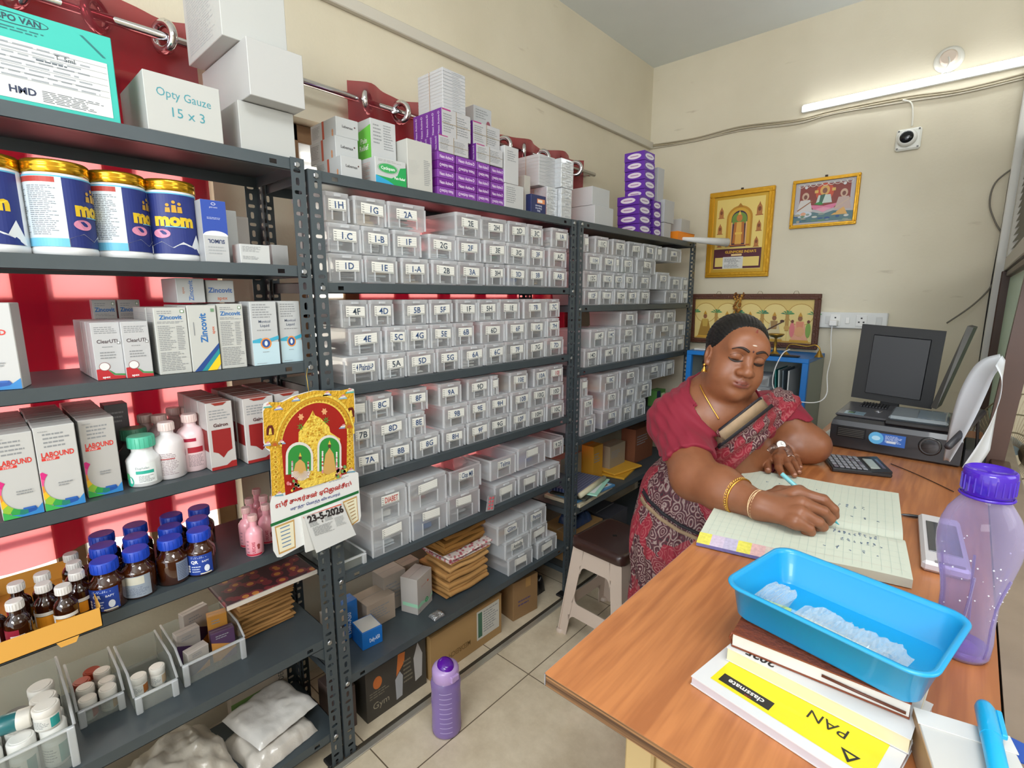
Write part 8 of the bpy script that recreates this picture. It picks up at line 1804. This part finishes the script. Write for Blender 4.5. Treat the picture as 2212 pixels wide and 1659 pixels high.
# ---- saree
def sareemat():
    m, nt, b, out = newmat('paisley_saree'); b.inputs['Roughness'].default_value = .7; tc = nt.nodes.new('ShaderNodeTexCoord')
    mp = nt.nodes.new('ShaderNodeMapping'); mp.inputs['Scale'].default_value = (1, 1, .8); nt.links.new(tc.outputs['Object'], mp.inputs[0])
    nz = nt.nodes.new('ShaderNodeTexNoise'); nz.inputs['Scale'].default_value = 14; nt.links.new(mp.outputs[0], nz.inputs[0])
    ad = nt.nodes.new('ShaderNodeMix'); ad.data_type = 'RGBA'; ad.blend_type = 'ADD'; ad.inputs[0].default_value = .035; nt.links.new(mp.outputs[0], ad.inputs[6]); nt.links.new(nz.outputs[1], ad.inputs[7])
    v = nt.nodes.new('ShaderNodeTexVoronoi'); v.inputs['Scale'].default_value = 40; nt.links.new(ad.outputs[2], v.inputs['Vector'])
    w = nt.nodes.new('ShaderNodeMath'); w.operation = 'MULTIPLY'; w.inputs[1].default_value = 24; nt.links.new(v.outputs['Distance'], w.inputs[0])
    nz2 = nt.nodes.new('ShaderNodeTexNoise'); nz2.inputs['Scale'].default_value = 70; nt.links.new(mp.outputs[0], nz2.inputs[0])
    ma = nt.nodes.new('ShaderNodeMath'); ma.operation = 'MULTIPLY_ADD'; ma.inputs[1].default_value = 5; nt.links.new(nz2.outputs[0], ma.inputs[0]); nt.links.new(w.outputs[0], ma.inputs[2])
    s = nt.nodes.new('ShaderNodeMath'); s.operation = 'SINE'; nt.links.new(ma.outputs[0], s.inputs[0])
    r = nt.nodes.new('ShaderNodeValToRGB'); r.color_ramp.interpolation = 'EASE'; e = r.color_ramp.elements; e[0].position = .0; e[0].color = lin('34232a'); e[1].position = 1.0; e[1].color = lin('9c8a84')
    for p, c in ((.28, '6a1c2c'), (.5, '45303a'), (.72, '7c5a5a')): q = e.new(p); q.color = lin(c)
    mr = nt.nodes.new('ShaderNodeMapRange'); mr.inputs[1].default_value = -1; nt.links.new(s.outputs[0], mr.inputs[0]); nt.links.new(mr.outputs[0], r.inputs[0])
    v2 = nt.nodes.new('ShaderNodeTexVoronoi'); v2.inputs['Scale'].default_value = 17; v2.feature = 'F1'; nt.links.new(ad.outputs[2], v2.inputs['Vector'])
    r2 = nt.nodes.new('ShaderNodeValToRGB'); r2.color_ramp.elements[0].position = .48; r2.color_ramp.elements[0].color = (0, 0, 0, 1); r2.color_ramp.elements[1].position = .56; nt.links.new(v2.outputs['Color'], r2.inputs[0])
    mx = nt.nodes.new('ShaderNodeMix'); mx.data_type = 'RGBA'; mx.blend_type = 'MIX'; mx.inputs[7].default_value = lin('9c1830'); m2 = nt.nodes.new('ShaderNodeMath'); m2.operation = 'MULTIPLY'; m2.inputs[1].default_value = .72
    nt.links.new(r2.outputs[0], m2.inputs[0]); nt.links.new(m2.outputs[0], mx.inputs[0]); nt.links.new(r.outputs[0], mx.inputs[6]); nt.links.new(mx.outputs[2], b.inputs[0]); return m
SM_ = sareemat()
SF = Field((-1.0, 1.05, .03), (-.18, 2.0, 1.30), .0055); g = .017
HIP = HI+np.array([.02, .0, -.02])
resample(SK, SF, g)
X = SF.coords(); half(SF, X, (0, 0, .85), (0, 0, -1))
for a_, b_, ra, rb in ((lerp(RS, RE, .25), RE, .098, .088), (RE, RW, .088, .075), (RW, RH['m'][1][0], .08, .08), (LE, LW, .075, .055), (LW, LH['m'][2][0], .055, .055), (HC, HC+BZ*.05, .118, .13)): SF.cone(a_, b_, ra, rb, .01, 's')
a1, a2, a3 = Pd(1652, 850, 1.45), Pd(1526, 948, 1.42), Pd(1600, 900, 1.8)
nn = (a2-a1).cross(a3-a1).normalized(); tgt = Pd(1700, 960, 1.5)
if nn.dot(tgt-a1) > 0: nn = -nn
half(SF, X, a1, nn)          # keep her left side of the chest
half(SF, X, Pd(1700, 905, 1.7), Vector(LE-LS)*1.0)
low = Field(SF.lo, SF.lo+SF.h*(SF.n-1), SF.h)
low.d = low.d[:SF.n[0], :SF.n[1], :SF.n[2]]
low.cone(BE, HIP, .150+g, .178, k=.05); low.cone(HIP, np.array([HIP[0]-.01, HIP[1], .45]), .178, .165, k=.05); low.cone(np.array([HIP[0]-.01, HIP[1], .45]), np.array([HIP[0], HIP[1], .05]), .165, .20, k=.05)
low.cone(CH+np.array([0, 0, -.06]), BE, .135+g, .150+g, k=.04)
low.ell((-.535, 1.665, .93), (.125, .12, .13), None, .04)
X2 = low.coords(); low.d = np.maximum(low.d, (X2[2]-1.045-.25*(X2[0]+.60)).astype(np.float32)); low.d = np.maximum(low.d, (.035-X2[2]).astype(np.float32))
an = np.arctan2(X2[1]-HIP[1], X2[0]-HIP[0]); pl = .004*np.sin(an*17+X2[2]*6)+.003*np.sin(an*31-X2[2]*9); pl = pl*np.clip((1.0-X2[2])*3, .25, 1); low.d = low.d+pl.astype(np.float32)
# pleats of the pallu over the chest
pp = np.array(nn); sdist = (X[0]-a1.x)*pp[0]+(X[1]-a1.y)*pp[1]+(X[2]-a1.z)*pp[2]; SF.d = SF.d+(.0035*np.sin(sdist*210)).astype(np.float32)
q = np.minimum(SF.d, low.d); hh = np.maximum(.02-np.abs(SF.d-low.d), 0)/.02; SF.d = q-hh*hh*.005
V4, F4 = SF.mesh(); o = np_mesh('saree', V4, F4, [SM_], bw_); o.location = -PL

# borders: ribbons lying on the cloth
def ribbon(name, Fl, path, wpx, mat, off, parent=bw_, dirn=None):
    P = []
    for i in range(len(path)-1):
        for k in range(6): P.append((lerp(path[i][0], path[i+1][0], k/6), lerp(path[i][1], path[i+1][1], k/6)))
    P.append(path[-1]); L_, R2 = [], []
    for i, (u, v) in enumerate(P):
        a, b = P[max(i-1, 0)], P[min(i+1, len(P)-1)]; dx, dy = b[0]-a[0], b[1]-a[1]; n = sqrt(dx*dx+dy*dy); nx, ny = -dy/n*wpx/2, dx/n*wpx/2
        h1, h2 = hit(Fl, u+nx, v+ny, off), hit(Fl, u-nx, v-ny, off)
        if h1 and h2 and (h1-h2).length < .06 and (not L_ or (h1-L_[-1]).length < .08): L_.append(h1); R2.append(h2)
    n = len(L_)
    if n < 2: return
    mb = MB(); mb.add(L_+R2, [(i, i+1, n+i+1, n+i) for i in range(n-1)], mat, True); o = mb.build(name, parent); o.location = -PL
    md = o.modifiers.new('t', 'SOLIDIFY'); md.thickness = .0012; md.offset = 0; return o
tan, blk = M('9c8468', .7, var=.25, vs=60), M('1d1a22', .7)
ribbon('saree_border', SF, [(1660, 864), (1620, 895), (1580, 926), (1540, 957)], 22, tan, .009); ribbon('black_edging', SF, [(1651, 855), (1613, 884), (1573, 915), (1534, 946)], 7, blk, .0088); ribbon('black_edging', SF, [(1669, 875), (1629, 906), (1589, 937), (1550, 966)], 8, blk, .0088)
ribbon('saree_border', SF, [(1665, 842), (1675, 875), (1680, 905), (1678, 935)], 20, tan, .009)
ribbon('hip_border', SF, [(1376, 985), (1373, 1015), (1380, 1045), (1400, 1080), (1432, 1110), (1470, 1135), (1525, 1160)], 7, blk, .006)
ribbon('hip_border_tan', SF, [(1370, 985), (1366, 1015), (1372, 1050), (1392, 1088), (1426, 1120), (1466, 1146), (1520, 1170)], 8, tan, .006)
mb = MB(); pts = [hit(SK, u, v, .003) for u, v in ((1512, 832), (1519, 848), (1529, 866), (1541, 886), (1553, 906))]; pts = [p for p in pts if p]
mb.tube(wirepts(pts, 6), .0021, gold, 8); mb.build('gold_necklace', bw_).location = -PL
# bangles, thread, watch, ring, nails
def around(mb, c, ax, R_, r, mat, n=30, wob=0, sq=1.0):
    ax = Vector(ax).normalized(); u = ax.orthogonal().normalized(); w = ax.cross(u); mb.tube([Vector(c)+u*cos(2*pi*i/n)*R_+w*sin(2*pi*i/n)*R_*sq for i in range(n)], r, mat, 8, closed=True)
ax = Vector(RW-RE).normalized(); c0 = Vector(lerp(RE, RW, .68)); Rb = .0445
mb = MB(); around(mb, c0, ax, Rb, .0026, gold); around(mb, c0+ax*.0085, ax, Rb, .0026, gold)
u = ax.orthogonal().normalized(); w = ax.cross(u)
for k in range(44):
    a = 2*pi*k/44; mb.lathe([(.0003, -.0034), (.0033, 0), (.0003, .0034)], gold, 6, tuple(c0+ax*.0037+(u*cos(a)+w*sin(a))*Rb))
mb.build('gold_bangle', bw_).location = -PL
c1_ = Vector(lerp(RE, RW, .97)); mb = MB(); thr = M('e2c49a', .6); around(mb, c1_, (ax+Vector((.15, 0, .1))), .0345, .0013, thr); around(mb, c1_+ax*.003, ax, .0345, .0013, thr); around(mb, c1_+ax*.0015, (ax+Vector((0, .2, 0))), .0348, .0012, thr); mb.build('wrist_thread', bw_).location = -PL
axl = Vector(LW-LE).normalized(); cw = Vector(lerp(LE, LW, .96)); silver = M('c9b8b0', .2, .9)
fc_ = hit(SK, 1687, 961, .0035); d_ = (fc_-cw); d_ = (d_-axl*d_.dot(axl)).normalized()
for pth in ([(1662, 976), (1668, 968), (1676, 962)], [(1698, 965), (1704, 973), (1708, 984)]): ribbon('watch_strap', SK, pth, 13, silver, .0025)
q = d_.to_track_quat('Z', 'Y').to_matrix().to_4x4(); mb = MB(); mb.X = Matrix.Translation(fc_) @ q; mb.lathe([(.0145, -.003), (.0155, .001), (.0145, .0035), (.0125, .004)], silver, 28, cap=False); mb.lathe([(.0128, .003), (.0001, .003)], M('dcdad6', .25), 28, cap=False); mb.box(-.0004, .0004, 0, .009, .0032, .0038, M('2a2a2a', .4)); mb.box(0, .006, -.0004, .0004, .0032, .0038, M('2a2a2a', .4)); mb.build('watch_face', bw_).location = -PL
m1_, m2_ = Vector(LH['r'][0][0]), Vector(LH['r'][1][0]); mb = MB(); around(mb, lerp(m1_, m2_, .35), m2_-m1_, .0128, .0014, silver, 20); mb.build('finger_ring', bw_).location = -PL
for v in LH.values():
    p, r_ = v[-1]; q0 = v[-2][0]; d2 = Vector(p-q0).normalized(); nrm_ = Vector((0, -.25, 1)); nrm_ = (nrm_-d2*nrm_.dot(d2)).normalized(); s_ = d2.cross(nrm_)
    c = Vector(p)+nrm_*(r_*.80)+d2*r_*.25; mb = MB(); k = 10
    mb.add([c+d2*cos(2*pi*i/k)*r_*.72+s_*sin(2*pi*i/k)*r_*.6-nrm_*r_*.12 for i in range(k)]+[c+nrm_*r_*.16], [(i, (i+1) % k, k) for i in range(k)], M('c09080', .25, coat=.4), True); mb.build('fingernail', bw_).location = -PL
# feet below the hem
FF = Field((HIP[0]-.15, HIP[1]-.25, -.005), (HIP[0]+.3, HIP[1]+.25, .12), .004)
for s in (-1, 1):
    b0 = np.array([HIP[0]+.02, HIP[1]+s*.09, .04]); FF.cone(b0, b0+np.array([.15, -.05, -.018]), .036, .024, k=.02); FF.cone(b0, b0+np.array([0, 0, .06]), .036, .036, k=.02)
FF.d = np.maximum(FF.d, (.006-FF.coords()[2]).astype(np.float32)); Vf, Ff = FF.mesh(); o = np_mesh('feet', Vf, Ff, [M('7a4c34', .6)], bw_); o.location = -PL
# ---- the pen in her hand
pt, pe = Pz(1813, 1134, SURF(.66, .4).z+.0015), Pz(1688, 1023, 1.062); dv = (pt-pe); ln_ = dv.length
t = thing('blue_pen', 'pale teal pen held in the writing hand over the ledger', 'pen', pe); cy_ = M('6fb4bc', .3, coat=.5)
q = dv.to_track_quat('Z', 'Y').to_matrix().to_4x4()
mb = MB(); mb.X = q; mb.lathe([(.0044, 0), (.0054, .002), (.0050, ln_-.028)], cy_, 14); mb.build('barrel', t)
mb = MB(); mb.X = q; mb.lathe([(.0044, ln_-.028), (.0038, ln_-.016), (.0018, ln_-.005), (.0005, ln_)], M('2f9aa4', .3, coat=.5), 14); mb.build('tip', t)
